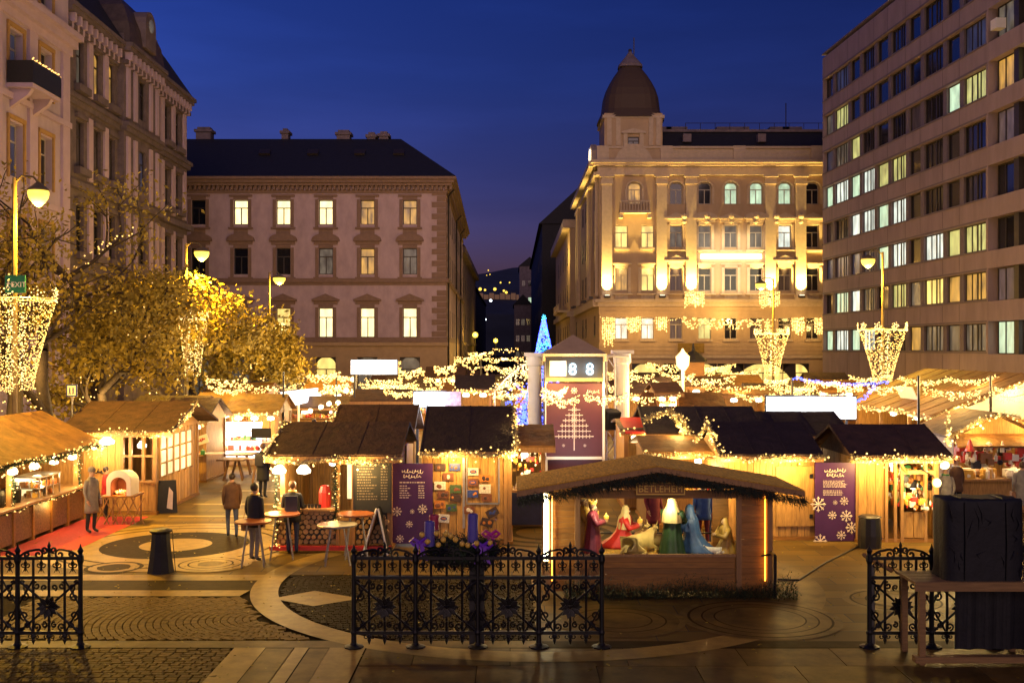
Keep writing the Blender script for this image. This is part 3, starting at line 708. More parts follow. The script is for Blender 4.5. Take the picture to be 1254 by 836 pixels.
# ================================================================= modern office block on the right
mo = thing('office_block', 'modern concrete office block with rows of ribbon windows on the right', 'building', (27.8, 95, 0), rad(-90+2.73))
ROWZ = [ (Z_(b,95), Z_(t,95)) for t, b in ((99,125),(144,169),(188,213),(231,256),(275,299),(319,343),(361,385),(405,429)) ]
YB = [95,92.6,88.9,86.3,83.2,80.5,77.3,74.8,71.3,68.9,65.6]     # window boundaries
wins = []
for k in range(len(YB)-1): wins.append((95-YB[k]+.28, 95-YB[k+1]-.28, 'single' if k % 2 == 0 else 'triple'))
sec2 = []
u = 95-65.0+.3; k = 0
while u < 62:
    wdt = 2.4 if k % 2 == 0 else 4.0; sec2.append((u, u+wdt, 'double' if k % 2 == 0 else 'triple')); u += wdt+.55; k += 1
zt = Z_(72,95)
ops1 = [(a, b, z0, z1) for (a, b, s) in wins for (z0, z1) in ROWZ]
ops2 = [(a, b, z0-.15, z1+.1) for (a, b, s) in sec2 for (z0, z1) in ROWZ]
mb = MB(); wall_open(mb, 0, 29.9, 0, zt, [(.25,29.6,z0,z1) for z0,z1 in ROWZ], .6); mb.quad((0,0,0),(0,20,0),(0,20,zt),(0,0,zt)).quad((0,0,zt),(64,0,zt),(64,20,zt),(0,20,zt)).quad((64,0,0),(64,20,0),(64,20,zt),(64,0,zt)).quad((0,20,0),(64,20,0),(64,20,zt),(0,20,zt))
mb.build('wall', M['panel'], mo)
pmesh = {}
for (z0, z1) in ROWZ:
    for (a, b_, s), nx in zip(wins[:-1], wins[1:]):
        key = round(nx[0]-b_,2)
        if key not in pmesh: pmesh[key] = MB().box(0, nx[0]-b_, 0, .4, 0, z1-z0-.02).mesh('pier', M['pier'])
        link('pier', pmesh[key], mo, (b_, .16, z0+.01))
mb = MB(); wall_open(mb, 29.95, 64, 0, zt+.3, [(30.1,63.5,z0-.15,z1+.1) for z0,z1 in ROWZ], .8, -.12); mb.quad((29.95,-.12,0),(29.95,.3,0),(29.95,.3,zt+.3),(29.95,-.12,zt+.3))
mb.build('wall', M['panel'], mo)
for (z0, z1) in ROWZ:
    for (a, b_, s), nx in zip(sec2[:-1], sec2[1:]):
        key = ('s', round(nx[0]-b_,2))
        if key not in pmesh: pmesh[key] = MB().box(0, nx[0]-b_, 0, .5, 0, z1-z0+.22).mesh('pier', M['frame_dark'])
        link('pier', pmesh[key], mo, (b_, .12, z0-.14))
MB().box(-.1,64,-.05,.5,zt+.3,zt+.42).build('parapet_cap', M['pier'], mo)
gj = MB()
for (z0, z1) in ROWZ: gj.box(0, 29.9, -.04, 0, z1+.06, z1+.16); gj.box(0, 29.9, -.06, 0, z0-.12, z0-.02)
tag(gj.build('window_ledges', M['pier'], mo))
pj = MB()
for k in range(1, 10):
    u_ = 95-YB[k]
    pj.box(u_-.015, u_+.015, -.006, .0, 0, ROWZ[-1][0]-.2)
    for j in range(7): pj.box(u_-.015, u_+.015, -.006, 0, ROWZ[j+1][1]+.2, ROWZ[j][0]-.15)
    pj.box(u_-.015, u_+.015, -.006, 0, ROWZ[0][1]+.2, zt)
tag(pj.build('panel_joints', M['frame_dark'], mo), kind='stuff')
PANEGLOW = {(2,1):'pane_ygreen',(3,2):'pane_ygreen',(3,8):'pane_green',(3,9):'pane_ygreen',(3,10):'pane_amber',(3,11):'pane_ygreen',(2,10):'pane_dim',
 (4,0):'pane_green',(4,1):'pane_pale',(4,2):'pane_green',(4,3):'pane_pale',(4,4):'pane_ygreen',(4,5):'pane_ygreen',(4,10):'pane_pink',(4,11):'pane_pink',
 (5,2):'pane_pale',(5,3):'pane_pale',(5,4):'pane_green',(5,5):'pane_pale',(5,11):'pane_dim',(5,7):'glass_dark',(6,1):'pane_pink',(6,4):'pane_green',(6,5):'pane_pale',(6,7):'pane_pale',(6,8):'pane_ygreen',(6,9):'pane_ygreen',(6,11):'pane_dim',
 (7,1):'pane_green',(7,2):'pane_pale',(7,3):'pane_dim',(7,5):'pane_ygreen',(7,6):'pane_dim',(7,7):'pane_yellow',(7,8):'pane_amber',(7,9):'pane_amber',(7,10):'pane_pink',(7,11):'pane_dim',  # the yellow pane is a lamp reflection painted as glow
 (8,0):'pane_green',(8,1):'pane_pale',(8,2):'pane_green',(8,3):'pane_pale',(8,6):'pane_amber',(8,7):'pane_dim',(8,8):'pane_dim',(8,9):'pane_dim',(8,10):'pane_green',(8,11):'pane_pale',(8,12):'pane_green'}  # amber and dim panes are reflections painted as glow
allw = [(w_, 0) for w_ in wins] + [(w_, 1) for w_ in sec2]
for ri, (z0, z1) in enumerate(ROWZ):
    for ki, ((a, b, st), sec) in enumerate(allw):
        s = PANEGLOW.get((ri+1, ki)) or R.choice(['glass_dark','glass_dark','glass_dark','glass_dark','glass_curtain','pane_blue','pane_dim'])
        za, zb_ = (z0, z1) if sec == 0 else (z0-.15, z1+.1)
        add_window(mo, (a+b)/2, za, b-a, zb_-za, st, s, .3 if sec == 0 else .4)
MB().box(-.35,.35,-.35,.25,-.3,.3).box(-.25,.25,-.37,-.35,-.2,.2).build('air_conditioner', M['white'], mo, loc=(31.4,-.1,ROWZ[1][0]+.6))

# ================================================================= left-hand houses
def LX(Y): return -23.39 - .0139*Y
AL = rad(90.8)
orn = thing('ornate_house', 'sooty ornate corner house with bracketed cornice, pale pilaster strips and dormer roof', 'building', (LX(57.3), 57.3, 0), AL)
q = lambda Y: Y - 57.3
W_A = [59.5, 62.1, 64.4]; W_C = [75.3, 77.8]
flo = [(19.5,22.0,'arch'),(14.9,17.5,'cross'),(10.2,12.8,'cross'),(5.6,8.2,'cross')]
ops = [(q(Y)-.55, q(Y)+.55, a, b) for Y in W_A+W_C for a, b, s in flo]
mb = MB(); wall_open(mb, 0, 22.7, 0, 23.5, ops, .4)
mb.quad((22.7,0,0),(22.7,22,0),(22.7,22,23.5),(22.7,0,23.5)).quad((0,0,0),(0,22,0),(0,22,23.5),(0,0,23.5))
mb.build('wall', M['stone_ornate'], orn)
for Y in W_A+W_C:
    for i, (a, b, s) in enumerate(flo):
        st = {59.5:'pane_dim',62.1:'pane_amber',64.4:'pane_amber'}.get(Y, 'glass_dark') if i == 0 else ('glass_curtain' if i == 1 else 'glass_dark')
        add_window(orn, q(Y), a, 1.1, b-a, s, st, .2)
        MB().box(-.85,.85,-.35,0,-.45,-.05).build('window_sill', M['stone_ornate'], orn, loc=(q(Y),-.004,a)); MB().box(-.75,.75,-.2,0,b-a+.1,b-a+.35).build('window_hood', M['stone_ornate'], orn, loc=(q(Y),-.004,a))
bays = (65.4, 72.2)
mb = MB(); bops = [(q(68.8)-.6, q(68.8)+.6, a, b) for a, b, s in flo]
wall_open(mb, q(65.4), q(72.2), 0, 24.2, bops, .3, -.4)
mb.quad((q(65.4),-.4,0),(q(65.4),0,0),(q(65.4),0,24.2),(q(65.4),-.4,24.2)).quad((q(72.2),-.4,0),(q(72.2),-.4,24.2),(q(72.2),0,24.2),(q(72.2),0,0))
mb.build('bay', M['stone_ornate'], orn)
for i, (a, b, s) in enumerate(flo): add_window(orn, q(68.8), a, 1.2, b-a, s, 'pane_blue' if i == 1 else 'glass_dark', -.25)
for Y in (60.85,63.3,74.0,76.5,79.2):
    for a, b in ((19.1,22.2),(14.3,17.9),(9.7,13.2),(5.2,8.6)): MB().box(-.32,.32,-.12,0,a,b).build('pilaster_strip', M['stone_strip'], orn, loc=(q(Y),-.003,0))
for Y in (66.0,67.3,70.3,71.6):
    for a, b in ((19.1,22.2),(14.3,17.9),(9.7,13.2),(5.2,8.6)): MB().box(-.26,.26,-.52,-.4,a,b).build('pilaster_strip', M['stone_strip'], orn, loc=(q(Y),-.003,0))
b = MB()
for z0, z1, p in ((22.3,22.55,.25),(23.1,23.35,.45),(23.35,23.6,.58),(18.2,18.5,.22),(18.5,18.75,.36),(13.6,14.0,.4),(9.0,9.35,.35),(4.4,4.9,.4)):
    b.box(-.0, q(65.4), -p, 0, z0, z1); b.box(q(72.2), 22.7+p, -p, 0, z0, z1); b.box(q(65.4)-.15, q(72.2)+.15, -p-.4, 0, z0+.003, z1+.003)
    b.box(22.703,22.7+p*.98,0,22,z0,z1)
b.build('cornice', M['stone_ornate'], orn)
bm_ = MB().box(-.13,.13,-.42,0,0,.5).box(-.13,.13,-.25,0,-.35,0).mesh('bracket', M['stone_strip'])
Y = 57.9
while Y < 79.8:
    yy = -.4 if bays[0] < Y < bays[1] else 0
    link('bracket', bm_, orn, (q(Y), yy-.002, 22.58)); Y += .78
MB().prism([(0,-.5,23.6),(0,1.6,26.6),(0,4,29.6),(0,14,30),(0,18,23.6)],(22.7,0,0)).build('roof', M['roof_dark'], orn)
# domed dormer over the bay
pr = [(q(65.4),23.6,-.8),(q(65.6),25.0,-.6),(q(66.1),26.2,-.1),(q(66.9),27.0,.5),(q(67.8),27.4,1.2)]
vs = []; fs = []
for i, (a, z, y) in enumerate(pr):
    c = q(68.8)*2 - a; vs += [(a,y,z),(c,y,z),(c,5,z),(a,5,z)]
for i in range(4):
    for k in range(4): fs.append((i*4+k, i*4+(k+1) % 4, (i+1)*4+(k+1) % 4, (i+1)*4+k))
fs.append((16,17,18,19))
dr = MB().add(vs, fs).build('dormer_roof', M['roof_brown'], orn)
MB().box(q(67.8),q(69.8),-.95,.4,24.0,25.6).prism([(q(68.8)+1.0*math.cos(PI*k/8),-.95,25.6+.9*math.sin(PI*k/8)) for k in range(9)],(0,1.4,0)).build('dormer_front', M['stone_ornate'], dr)
MB().lathe([(.42,-.03),(.42,.03)],14,(0,0,0)).build('round_window', M['pane_dim'], dr, loc=(q(68.8),-.98,25.6)).rotation_euler = (PI/2,0,0)

pale = thing('pale_house', 'pale plastered house with ochre window reveals and small balcony at the left edge', 'building', (LX(40), 40, 0), AL)
q = lambda Y: Y - 40
WY = [42.5, 46.8, 51.0, 54.4]
flo = [(22.3,24.6),(17.6,20.0),(13.0,15.6),(8.4,11.0),(3.0,6.5)]
ops = [(q(Y)-.75, q(Y)+.75, a, b) for Y in WY for a, b in flo]
mb = MB(); wall_open(mb, -12, 17.27, 0, 27, ops, .5, -.25)
mb.quad((17.27,-.25,20),(17.27,16,20),(17.27,16,27),(17.27,-.25,27)).quad((-12,-.25,27),(17.27,-.25,27),(17.27,16,27),(-12,16,27)).quad((17.27,-.25,0),(17.27,0,0),(17.27,0,20),(17.27,-.25,20))
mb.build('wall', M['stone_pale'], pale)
for Y in WY:
    for i, (a, b) in enumerate(flo):
        add_window(pale, q(Y), a, 1.5, b-a, 'cross', R.choice(['glass_curtain','pane_blue','glass_dark']), .08, 'frame_pale')
        MB().box(-.95,-.77,-.34,0,a-.1,b+.1).box(.77,.95,-.34,0,a-.1,b+.1).box(-.95,.95,-.36,0,b+.1,b+.3).build('window_reveal', M['reveal'], pale, loc=(q(Y),0,0))
for Y in (44.6,48.9,52.7,56.7): MB().box(-.45,.45,-.4,-.252,1,20.5).build('pilaster_strip', M['stone_strip'], pale, loc=(q(Y),0,0))
b = MB()
for z0, z1, p in ((20.5,20.9,.2),(20.9,21.3,.5),(21.3,21.6,.8)): b.box(-12,17.4,-.25-p,-.25,z0,z1)
b.box(-12,17.3,-.45,-.25,16.6,16.9).box(-12,17.3,-.45,-.25,11.9,12.2).build('cornice', M['stone_strip'], pale)
bal = MB().box(-1.6,1.6,-1.5,-.25,17.1,17.3).build('balcony', M['stone_strip'], pale, loc=(q(51.6),0,0))
MB().box(-1.62,1.62,-1.53,-1.47,17.3,18.35).box(-1.62,-1.56,-1.47,-.3,17.3,18.35).box(1.56,1.62,-1.47,-.3,17.3,18.35).build('balcony_screen', M['black'], bal)
for s in (-1.1,1.1): MB().prism([(s-.15,-.25,16.2),(s-.15,-.25,17.1),(s-.15,-1.3,17.1),(s-.15,-1.1,16.8)],(.3,0,0)).build('balcony_bracket', M['stone_strip'], bal)
fb = MB()
for k in range(34): fb.octa((-1.6+3.2*k/33, -1.5, 18.38+.06*math.sin(k*1.7)+R.uniform(-.02,.04)), .045)
tag(fb.build('fairy_lights', M['bulb'], bal), kind='stuff')
# ================================================================= bulbs, strings, garlands
def bulb_mesh(name, pts, r, m, parent=None, var=.3):
    mb = MB()
    for p in pts: mb.octa(p, r*(1+R.uniform(-var, var)))
    return tag(mb.build(name, M[m], parent), kind='stuff')
def resample(pts, step):
    pts = [Vector(p) for p in pts]; out = []; 
    for a, b in zip(pts, pts[1:]):
        L = (b-a).length; n = max(1, int(L/step))
        out += [a.lerp(b, i/n) for i in range(n)]
    return out + [pts[-1]]
def sag(p, q, s, n=12):
    p, q = Vector(p), Vector(q)
    return [p.lerp(q, i/n) - Vector((0,0,s*4*(i/n)*(1-i/n))) for i in range(n+1)]
GAR = 'fairy light garlands along the hut roofs'
def garland(pts, label, r=.11, step=.11, bulb=.026, power=70, tinsel='tinsel', m='bulb', nl=1, group=GAR, name='light_garland'):
    P = resample(pts, .05); mb = MB()
    for p in P:
        for k in range(int(9*r/.11)):
            a = R.uniform(0, 2*PI); b = R.uniform(-1, 1); d = Vector((math.cos(a)*math.sqrt(1-b*b), math.sin(a)*math.sqrt(1-b*b), b))
            e = d.orthogonal().normalized()*.014; t = p + d*r*R.uniform(.6, 1.15)
            mb.add([p+e, p-e, t], [(0,1,2)])
    o = tag(mb.build(name, M[tinsel]), label, 'garland', group)
    B = [p + Vector((R.gauss(0,r*.55), R.gauss(0,r*.55)-r*.3, R.gauss(0,r*.6))) for p in resample(pts, step) for _ in range(2)]
    bulb_mesh('fairy_lights', B, bulb, m, o)
    for k in range(nl):
        p = P[int((k+.5)/nl*len(P))]
        light('POINT', 'garland_glow', p + Vector((0,-.22,-.16)), power, WARM, .12, o)
    return o
STR = 'string lights hung across the market'
def string_light(p, q, s, label, drop=.35, n=60, bulb=.045, m='bulb', power=60, name='string_lights', group=STR, clump=5):
    c = sag(p, q, s); o = tag(MB().tube(c, .012, 4).build(name, M['black']), label, 'string lights', group)
    P = resample(c, (Vector(q)-Vector(p)).length/n); B = []
    for i, a in enumerate(P):
        k = 1 + int(abs(math.sin(i*.55+R.random()))*clump); dd = drop*(.45+.55*abs(math.sin(i*.21+len(label))))
        for _ in range(k): B.append(a - Vector((R.gauss(0,.03), R.gauss(0,.05), R.random()*dd)))
    bulb_mesh('fairy_lights', B, bulb, m, o)
    if power: light('POINT', 'string_glow', Vector(p).lerp(Vector(q), .5) + Vector((0,-.3,.05)), power*2.2, WARM if m != 'bulb_blue' else (.2,.3,1), .3, o)
    return o
def curtain(x0, x1, Y, z0, z1, label, n=200, bulb=.05, m='bulb', power=0, taper=0):
    o = tag(MB().bar((x0,Y,z1),(x1,Y,z1),.015,4).build('light_curtain', M['black']), label, 'light curtain', 'icicle light curtains on the facade')
    nc = max(4, int((x1-x0)/.16)); B = []
    for i in range(nc+1):
        x = x0+(x1-x0)*i/nc; zl = z0 + R.random()*(z1-z0)*.3
        k = max(3, int((z1-zl)/.16))
        B += [(x+R.gauss(0,.02), Y-.05, z1-(z1-zl)*j/k+R.gauss(0,.03)) for j in range(k)]
    bulb_mesh('fairy_lights', B, bulb, m, o)
    if power: light('POINT','curtain_glow',((x0+x1)/2,Y-.5,(z0+z1)/2),power,WARM,.3,o)

# ================================================================= street lamps with light nets
def street_lamp(px, Y, lx, ly, label, net=None, power=5600, netlab=None):
    x = X_(px, Y); zl = Z_(ly, Y); hx = X_(lx, Y) - x
    t = thing('street_lamp', label, 'street lamp', (x, Y, 0), 0, 'sodium street lamps')
    MB().lathe([(.16,0),(.16,.5),(.10,.6),(.085,2.5),(.06,zl+.5)],8).build('pole', M['pole_green'], t)
    MB().tube([(0,0,zl+.35),(hx*.3,0,zl+.55),(hx*.8,0,zl+.52),(hx,0,zl+.36)],.03,6).build('arm', M['pole_green'], t)
    r = .27 if Y < 40 else .33 if Y < 60 else .38
    hd = MB().lathe([(.05,.38),(r*.5,.30),(r*1.05,.18),(r*1.08,.14)],12,(hx,0,zl)).build('lamp_head', M['pole_green'], t)
    MB().lathe([(r*1.0,.14),(r*1.04,.06),(r*.92,-.06),(r*.6,-.19),(r*.25,-.28),(.02,-.30)],12,(hx,0,zl)).build('lamp_glass', M['sodium'], hd, smooth=True)
    light('SPOT','lamp_light',(hx,0,zl-.42),power,SOD,.18,hd,rot=(0,0,0),spot=168,blend=.7)
    light('POINT','lamp_spill',(hx,-.05,zl-.45),power*.18,SOD,.18,hd)
    if net:
        r0, z0, r1, z1, ox, n = net
        g = tag(MB().tube([(ox+r0*math.cos(a),r0*math.sin(a),z0) for a in [2*PI*k/24 for k in range(24)]],.02,4,closed=True).build('light_net', M['steel']), netlab, 'light net', 'funnel nets of fairy lights on lamp posts')
        g.location = (x, Y, 0); B = []; H = []
        for k in range(n):
            f = (k+R.random())/n; a = R.uniform(0,2*PI); rr = r0+(r1-r0)*(1-(1-f)**1.0)
            rr = r1+(r0-r1)*((1-f)**1.3); B.append((ox+rr*math.cos(a), rr*math.sin(a), z0+(z1-z0)*f))
        for s in range(9):      # stars round the rim
            a = 2*PI*s/9
            for j in range(10):
                b = 2*PI*j/10; q = .17 if j % 2 == 0 else .09
                H.append((ox+(r0+.03)*math.cos(a+q*math.cos(b)/r0), (r0+.03)*math.sin(a+q*math.cos(b)/r0), z0+.14+q*math.sin(b)))
            for j in range(8):
                b = a+2*PI/9*j/8; H.append((ox+r0*math.cos(b), r0*math.sin(b), z0-.05+.03*math.sin(j)))
        for j in range(int(n*.12)):
            f = R.random(); H.append((ox+R.choice((-.12,.2))+R.gauss(0,.05), -.1, z0+(z1-z0)*f))
        bulb_mesh('fairy_lights', B, .0165*Y/29*(.85 if Y > 40 else 1), 'bulb', g); bulb_mesh('rim_stars', H, .021*Y/29*(.8 if Y > 40 else 1), 'bulb_hot', g)
        light('POINT','net_glow',(ox,-r0-.5,(z0+z1)/2),160,WARM,.4,g)
    return t
street_lamp(18, 29, 47, 240, 'tall glowing sodium lamp nearest the left edge, with the green sign on its pole', (1.02,Z_(366,29),.42,Z_(478,29),.05,1500), netlab='large funnel net of fairy lights below the green exit sign')
street_lamp(228, 48, 247, 312, 'glowing sodium lamp behind the yellow tree, second in the left row', (.66,Z_(390,48),.32,Z_(460,48),.3,520), netlab='slim funnel of fairy lights between the two yellow trees')
street_lamp(330, 66, 342, 343, 'glowing sodium lamp in front of the pink palace, last in the left row', (.5,Z_(402,66),.3,Z_(442,66),.4,160), netlab='small sparse funnel of lights near the pink palace')
street_lamp(1081, 52, 1063, 321, 'glowing sodium lamp in front of the concrete office block', (1.14,Z_(403,52),.42,Z_(468,52),0,900), netlab='wide funnel of fairy lights in front of the office block')
street_lamp(947, 72, 932, 350, 'glowing sodium lamp in front of the domed floodlit building', (1.13,Z_(408,72),.45,Z_(460,72),-.1,600), netlab='funnel of fairy lights in front of the domed building')
for px, py, Y, n, lab in ((582,410,150,1,'small bright street lamp in the middle of the dark street'),(607,417,190,1,'dim street lamp far down the dark street, right of the bright one'),(548,418,125,1,'white lantern on a post at the corner of the pink palace')):
    x = X_(px,Y); z = Z_(py,Y); t = thing('street_lamp', lab, 'street lamp', (x,Y,0))
    MB().lathe([(.15,0),(.09,.8),(.07,z-.3)],8).build('pole', M['black'], t); MB().ball((0,0,z),.42,10,6).build('lamp_glass', M['sodium'], t, smooth=True)
    light('POINT','lamp_light',(0,-.9,z),700,SOD,.3,t)
# green exit board and blue framed pictogram
t = thing('exit_sign', 'green running man exit board on the lamp pole at the left edge', 'sign', (X_(20,28.8), 28.75, Z_(348,28.8)))
MB().box(-.27,.27,-.03,.03,-.24,.24).build('board', M['g'] if 'g' in M else mat('sign_green',(.01,.14,.07),.4,.1,4), t)
text('EXIT', .2, M['white'], t, (.1,-.034,-.08), name='lettering')
pm = MB().ball((-.17,-.034,.1),.035,8,5).bar((-.17,-.036,.06),(-.19,-.036,-.04),.02,5).bar((-.19,-.036,-.04),(-.13,-.036,-.12),.014,5).bar((-.19,-.036,-.04),(-.24,-.036,-.12),.014,5).bar((-.17,-.036,.04),(-.12,-.036,.0),.012,5).bar((-.17,-.036,.04),(-.22,-.036,.0),.012,5)
pm.build('pictogram', M['white'], t); MB().add([(-.07,-.034,.02),(-.02,-.034,-.03),(-.07,-.034,-.08),(-.12+.01,-.034,-.03)],[(0,1,2,3)]).build('arrow', M['white'], t)
t = thing('pictogram_sign', 'small white square sign with blue border among the trees', 'sign', (X_(88,31.5), 31.5, Z_(478,31.5)))
bl_ = mat('sign_blue',(.02,.03,.25),.4,.1,4)
MB().box(-.16,.16,-.02,.02,-.18,.18).build('board', bl_, t); MB().box(-.125,.125,-.026,-.02,-.145,.145).build('face', M['white'], t)
for s in (-1,1): MB().ball((s*.05,-.03,.07),.022,8,5).bar((s*.05,-.03,.05),(s*.05,-.03,-.03),.018,5).bar((s*.05,-.03,-.03),(s*.08,-.03,-.11),.01,4).bar((s*.05,-.03,-.03),(s*.02,-.03,-.11),.01,4).build('pictogram', bl_, t)
MB().bar((0,.03,-3.2),(0,.03,.2),.025,6).build('post', M['steel'], t)

# ================================================================= autumn trees
def tree(base, h, spread, nleaf, lm, label, seed, trunk=.2, leafsize=.15, low=.35, lights=0, trees='half bare autumn trees on the left of the square'):
    rr = random.Random(seed); tk = MB(); tips = []; lines = []
    def br(p, d, L, r, dep):
        pts = [p]; n = 4; dd = d.copy()
        for i in range(n):
            dd = (dd + Vector((rr.gauss(0,.16),rr.gauss(0,.16),rr.gauss(.03,.08)))).normalized(); pts.append(pts[-1]+dd*L/n)
        tk.tube(pts, [r*(1-.45*i/n) for i in range(n+1)], 6 if dep < 2 else 4, cap=False); lines.append((dep, pts))
        if dep >= 4: tips.append(pts[-1]); tips.append(pts[2]); return
        for k in range(3 if dep < 2 else rr.choice((2,3))):
            i = rr.choice((2,3,4,4)); a = rr.uniform(0,2*PI); s = rr.uniform(.45,.95)
            e = dd.orthogonal().normalized(); e = Matrix.Rotation(a,3,dd) @ e
            nd = (dd*math.cos(s)+e*math.sin(s)*spread); nd.z = max(nd.z, -.15); br(pts[i], nd.normalized(), L*rr.uniform(.62,.8), r*.55, dep+1)
        if dep >= 2: tips.append(pts[-1])
    br(Vector((0,0,0)), Vector((rr.uniform(-.06,.06),rr.uniform(-.06,.06),1)), h*low, trunk, 0)
    zmax = max(p.z for p in tips); k = h/zmax
    t = thing('tree', label, 'tree', base, 0, trees)
    tk.v = [(x*k,y*k,z*k) for x,y,z in tk.v]
    tk.build('trunk', M['bark'], t, smooth=True)
    lf = MB()
    for i in range(nleaf):
        p = rr.choice(tips)*k; c = p + Vector((rr.gauss(0,.42),rr.gauss(0,.42),rr.gauss(0,.36)))
        a = Vector((rr.gauss(0,1),rr.gauss(0,1),rr.gauss(0,1))).normalized(); b = a.orthogonal().normalized(); s = leafsize*rr.uniform(.6,1.3)
        lf.add([c-a*s, c+b*s*.5, c+a*s, c-b*s*.5], [(0,1,2,3)])
    o = lf.build('crown', M[lm], t); o['kind'] = 'stuff'
    if lights:
        B = []; cand = [l for l in lines if l[0] in (0,1,2,3)]
        for dep, pts in cand[:2] + rr.sample(cand[2:], min(lights, len(cand)-2)):
            for p in resample([q*k for q in pts], .16):
                if rr.random() < .85: B.append(p + Vector((rr.gauss(0,.09),-.55-.25*rr.random(),rr.gauss(0,.09))))
        g = tag(bulb_mesh('fairy_lights', B, .026*base[1]/30, 'bulb', t), kind='stuff')
        light('POINT','tree_glow',(0,-1.2,h*.35),220,WARM,.5,t)
    return t
tree((-15.6,33.5,0), 9.6, 1.0, 1800, 'leaf_yellow', 'half bare tree nearest the left edge behind the funnel of lights', 3, .24, .10, lights=5)
tree((-17.2,38.5,0), 11.2, 1.05, 3400, 'leaf_yellow', 'tall thin leaved autumn tree in front of the ornate house', 11, .26, .105, lights=6)
tree((-15.8,42,0), 7.6, 1.05, 5200, 'leaf_yellow', 'broad yellow tree left of the second lamp', 5, .22, .12, lights=5)
tree((-18.6,47,0), 12.6, 1.05, 1800, 'leaf_yellow', 'tall nearly bare tree behind the others against the ornate house', 23, .28, .11, lights=0)
tree((-16.2,50,0), 7.6, 1.0, 7500, 'leaf_yellow', 'dense bright yellow tree right of the second lamp', 8, .22, .13, lights=5)
tree((-18.6,64,0), 9.2, 1.0, 8000, 'leaf_green', 'dull green leafy tree in front of the pink palace', 14, .24, .16, lights=0)
tree((-15.2,58,0), 6.4, 1.1, 6000, 'leaf_yellow', 'low rounded yellow green tree near the last lamp', 19, .2, .14, lights=5)

# ================================================================= lights on the domed building and strings over the market
for a, b, y0, y1, lab in ((839,862,358,379,'first small icicle curtain hung over the row of windows'),(930,954,358,380,'small icicle curtain behind the lamp of the domed building'),
        (738,752,389,427,'long icicle curtain at the corner of the domed building'),(768,784,389,410,'short icicle curtain between the first two mezzanine windows'),(804,816,389,409,'short icicle curtain right of the second mezzanine window'),
        (970,984,390,413,'icicle curtain beside the funnel of lights'),(998,1010,390,412,'icicle curtain next to the office block')):
    curtain(X_(a,103.5), X_(b,103.5), 103.5, Z_(y1,103.5), Z_(y0,103.5), lab, bulb=.085, m='bulb', power=160)
def SL(x0, y0, x1, y1, Y, lab, **k):
    Y2 = k.pop('Y2', Y); return string_light(W(x0,y0,Y), W(x1,y1,Y2), k.pop('s', .15), lab, bulb=k.pop('bulb', .0007*Y), **k)
SL(735,388,838,389,103,'thin dark cable with few lights along the domed building', drop=.3, clump=1, n=40, bulb=.06)
SL(836,388,946,390,103,'thick icicle string under the lit sign of the domed building', drop=1.1, n=60, bulb=.085, power=300)
SL(944,389,1010,391,103,'short cable of lights running to the office block', drop=.3, clump=1, n=30, bulb=.06)
spec = [(252,462,302,466,44,'bright string above the yellow awning on the left'),(300,473,372,470,46,'long bright string right of the yellow trees'),(376,462,416,455,58,'short bright string left of the white signboard'),
 (396,474,428,468,52,'bright string above the white awning'),(444,446,490,444,60,'gold string on top of the white signboard'),(448,466,492,464,56,'string with red ornaments below the white signboard'),
 (488,458,516,450,62,'small string under the palace corner'),(468,474,512,466,50,'long slanting string in the middle of the market'),(532,452,558,446,66,'short string beside the street opening'),
 (520,466,556,460,54,'string above the white screen'),(556,440,590,436,80,'string at the mouth of the street'),(745,457,800,461,50,'string above the brown roof right of the pavilion'),
 (792,444,836,449,58,'upper string left of the white lantern post'),(838,447,890,451,58,'upper string right of the white lantern post'),(800,466,834,470,48,'dense string beside the lantern post'),
 (842,466,900,461,52,'long string in front of the arched shop windows'),(862,472,942,472,46,'lower long string over the crowd'),(936,466,966,464,50,'string below the far funnel of lights'),
 (962,472,1000,474,42,'small string left of the blue lights'),(1002,480,1040,482,40,'string above the white light panel'),(1020,468,1056,474,42,'string under the blue string'),
 (1062,473,1110,471,38,'string at the ridge of the big tan roof'),(1130,472,1200,482,34,'thick string above the big tan roof'),(1212,474,1262,473,34,'thick string at the right edge'),
 (664,476,694,476,33.2,'upper string in front of the maroon banner'),(664,484,708,488,33.3,'lower left string in front of the maroon banner'),(716,483,768,484,33.4,'string from the banner to the white column'),(760,486,832,482,36,'string between the white column and the lantern post')]
for x0,y0,x1,y1,Y,lab in spec: SL(x0,(y0+y1)/2-3+(y0-y1)*.2,x1,(y0+y1)/2-3+(y1-y0)*.2,Y,lab, drop=.0085*Y, n=46, power=90)
SL(974,461,1088,466,40,'blue LED string above the white light panel', m='bulb_blue', drop=.14, n=90, clump=2, power=25)
SL(1044,490,1072,470,38,'short slanting blue LED string at the tan roof', m='bulb_blue', drop=.14, n=30, clump=2, power=10)
for px, y0, y1, Y in ((347,455,500,44),(434,458,500,46),(589,440,470,60),(833,452,490,50),(1125,460,525,34),(1213,460,515,34),(412,462,500,56),(970,462,500,41)):
    x = X_(px,Y); tag(MB().tube([(x,Y,0),(x,Y,Z_(y0,Y))],.045,6).build('cable_pole', M['black']), None, None)
for o, lab in zip([o for o in bpy.data.objects if o.name.startswith('cable_pole')], ('thin black pole beside the white lit awning','pole carrying the white signboard','thin pole at the street opening','post behind the lantern right of the pavilion','thin black pole in front of the tan roof, left one','thin black pole in front of the tan roof, right one','thin pole behind the slanting strings','pole left of the blue string')):
    tag(o, lab, 'pole', 'thin poles carrying the string lights')

SL(574,431,604,430,118,'warm lights at the foot of the dark street, nearer row', drop=.5, n=24, power=300)
SL(592,437,640,436,104,'warm lights strung between the palace corner and the dark house', drop=.5, n=30, power=300)
SL(604,426,634,425,160,'faint warm lights farthest down the dark street', drop=.7, n=16, clump=2, power=300)
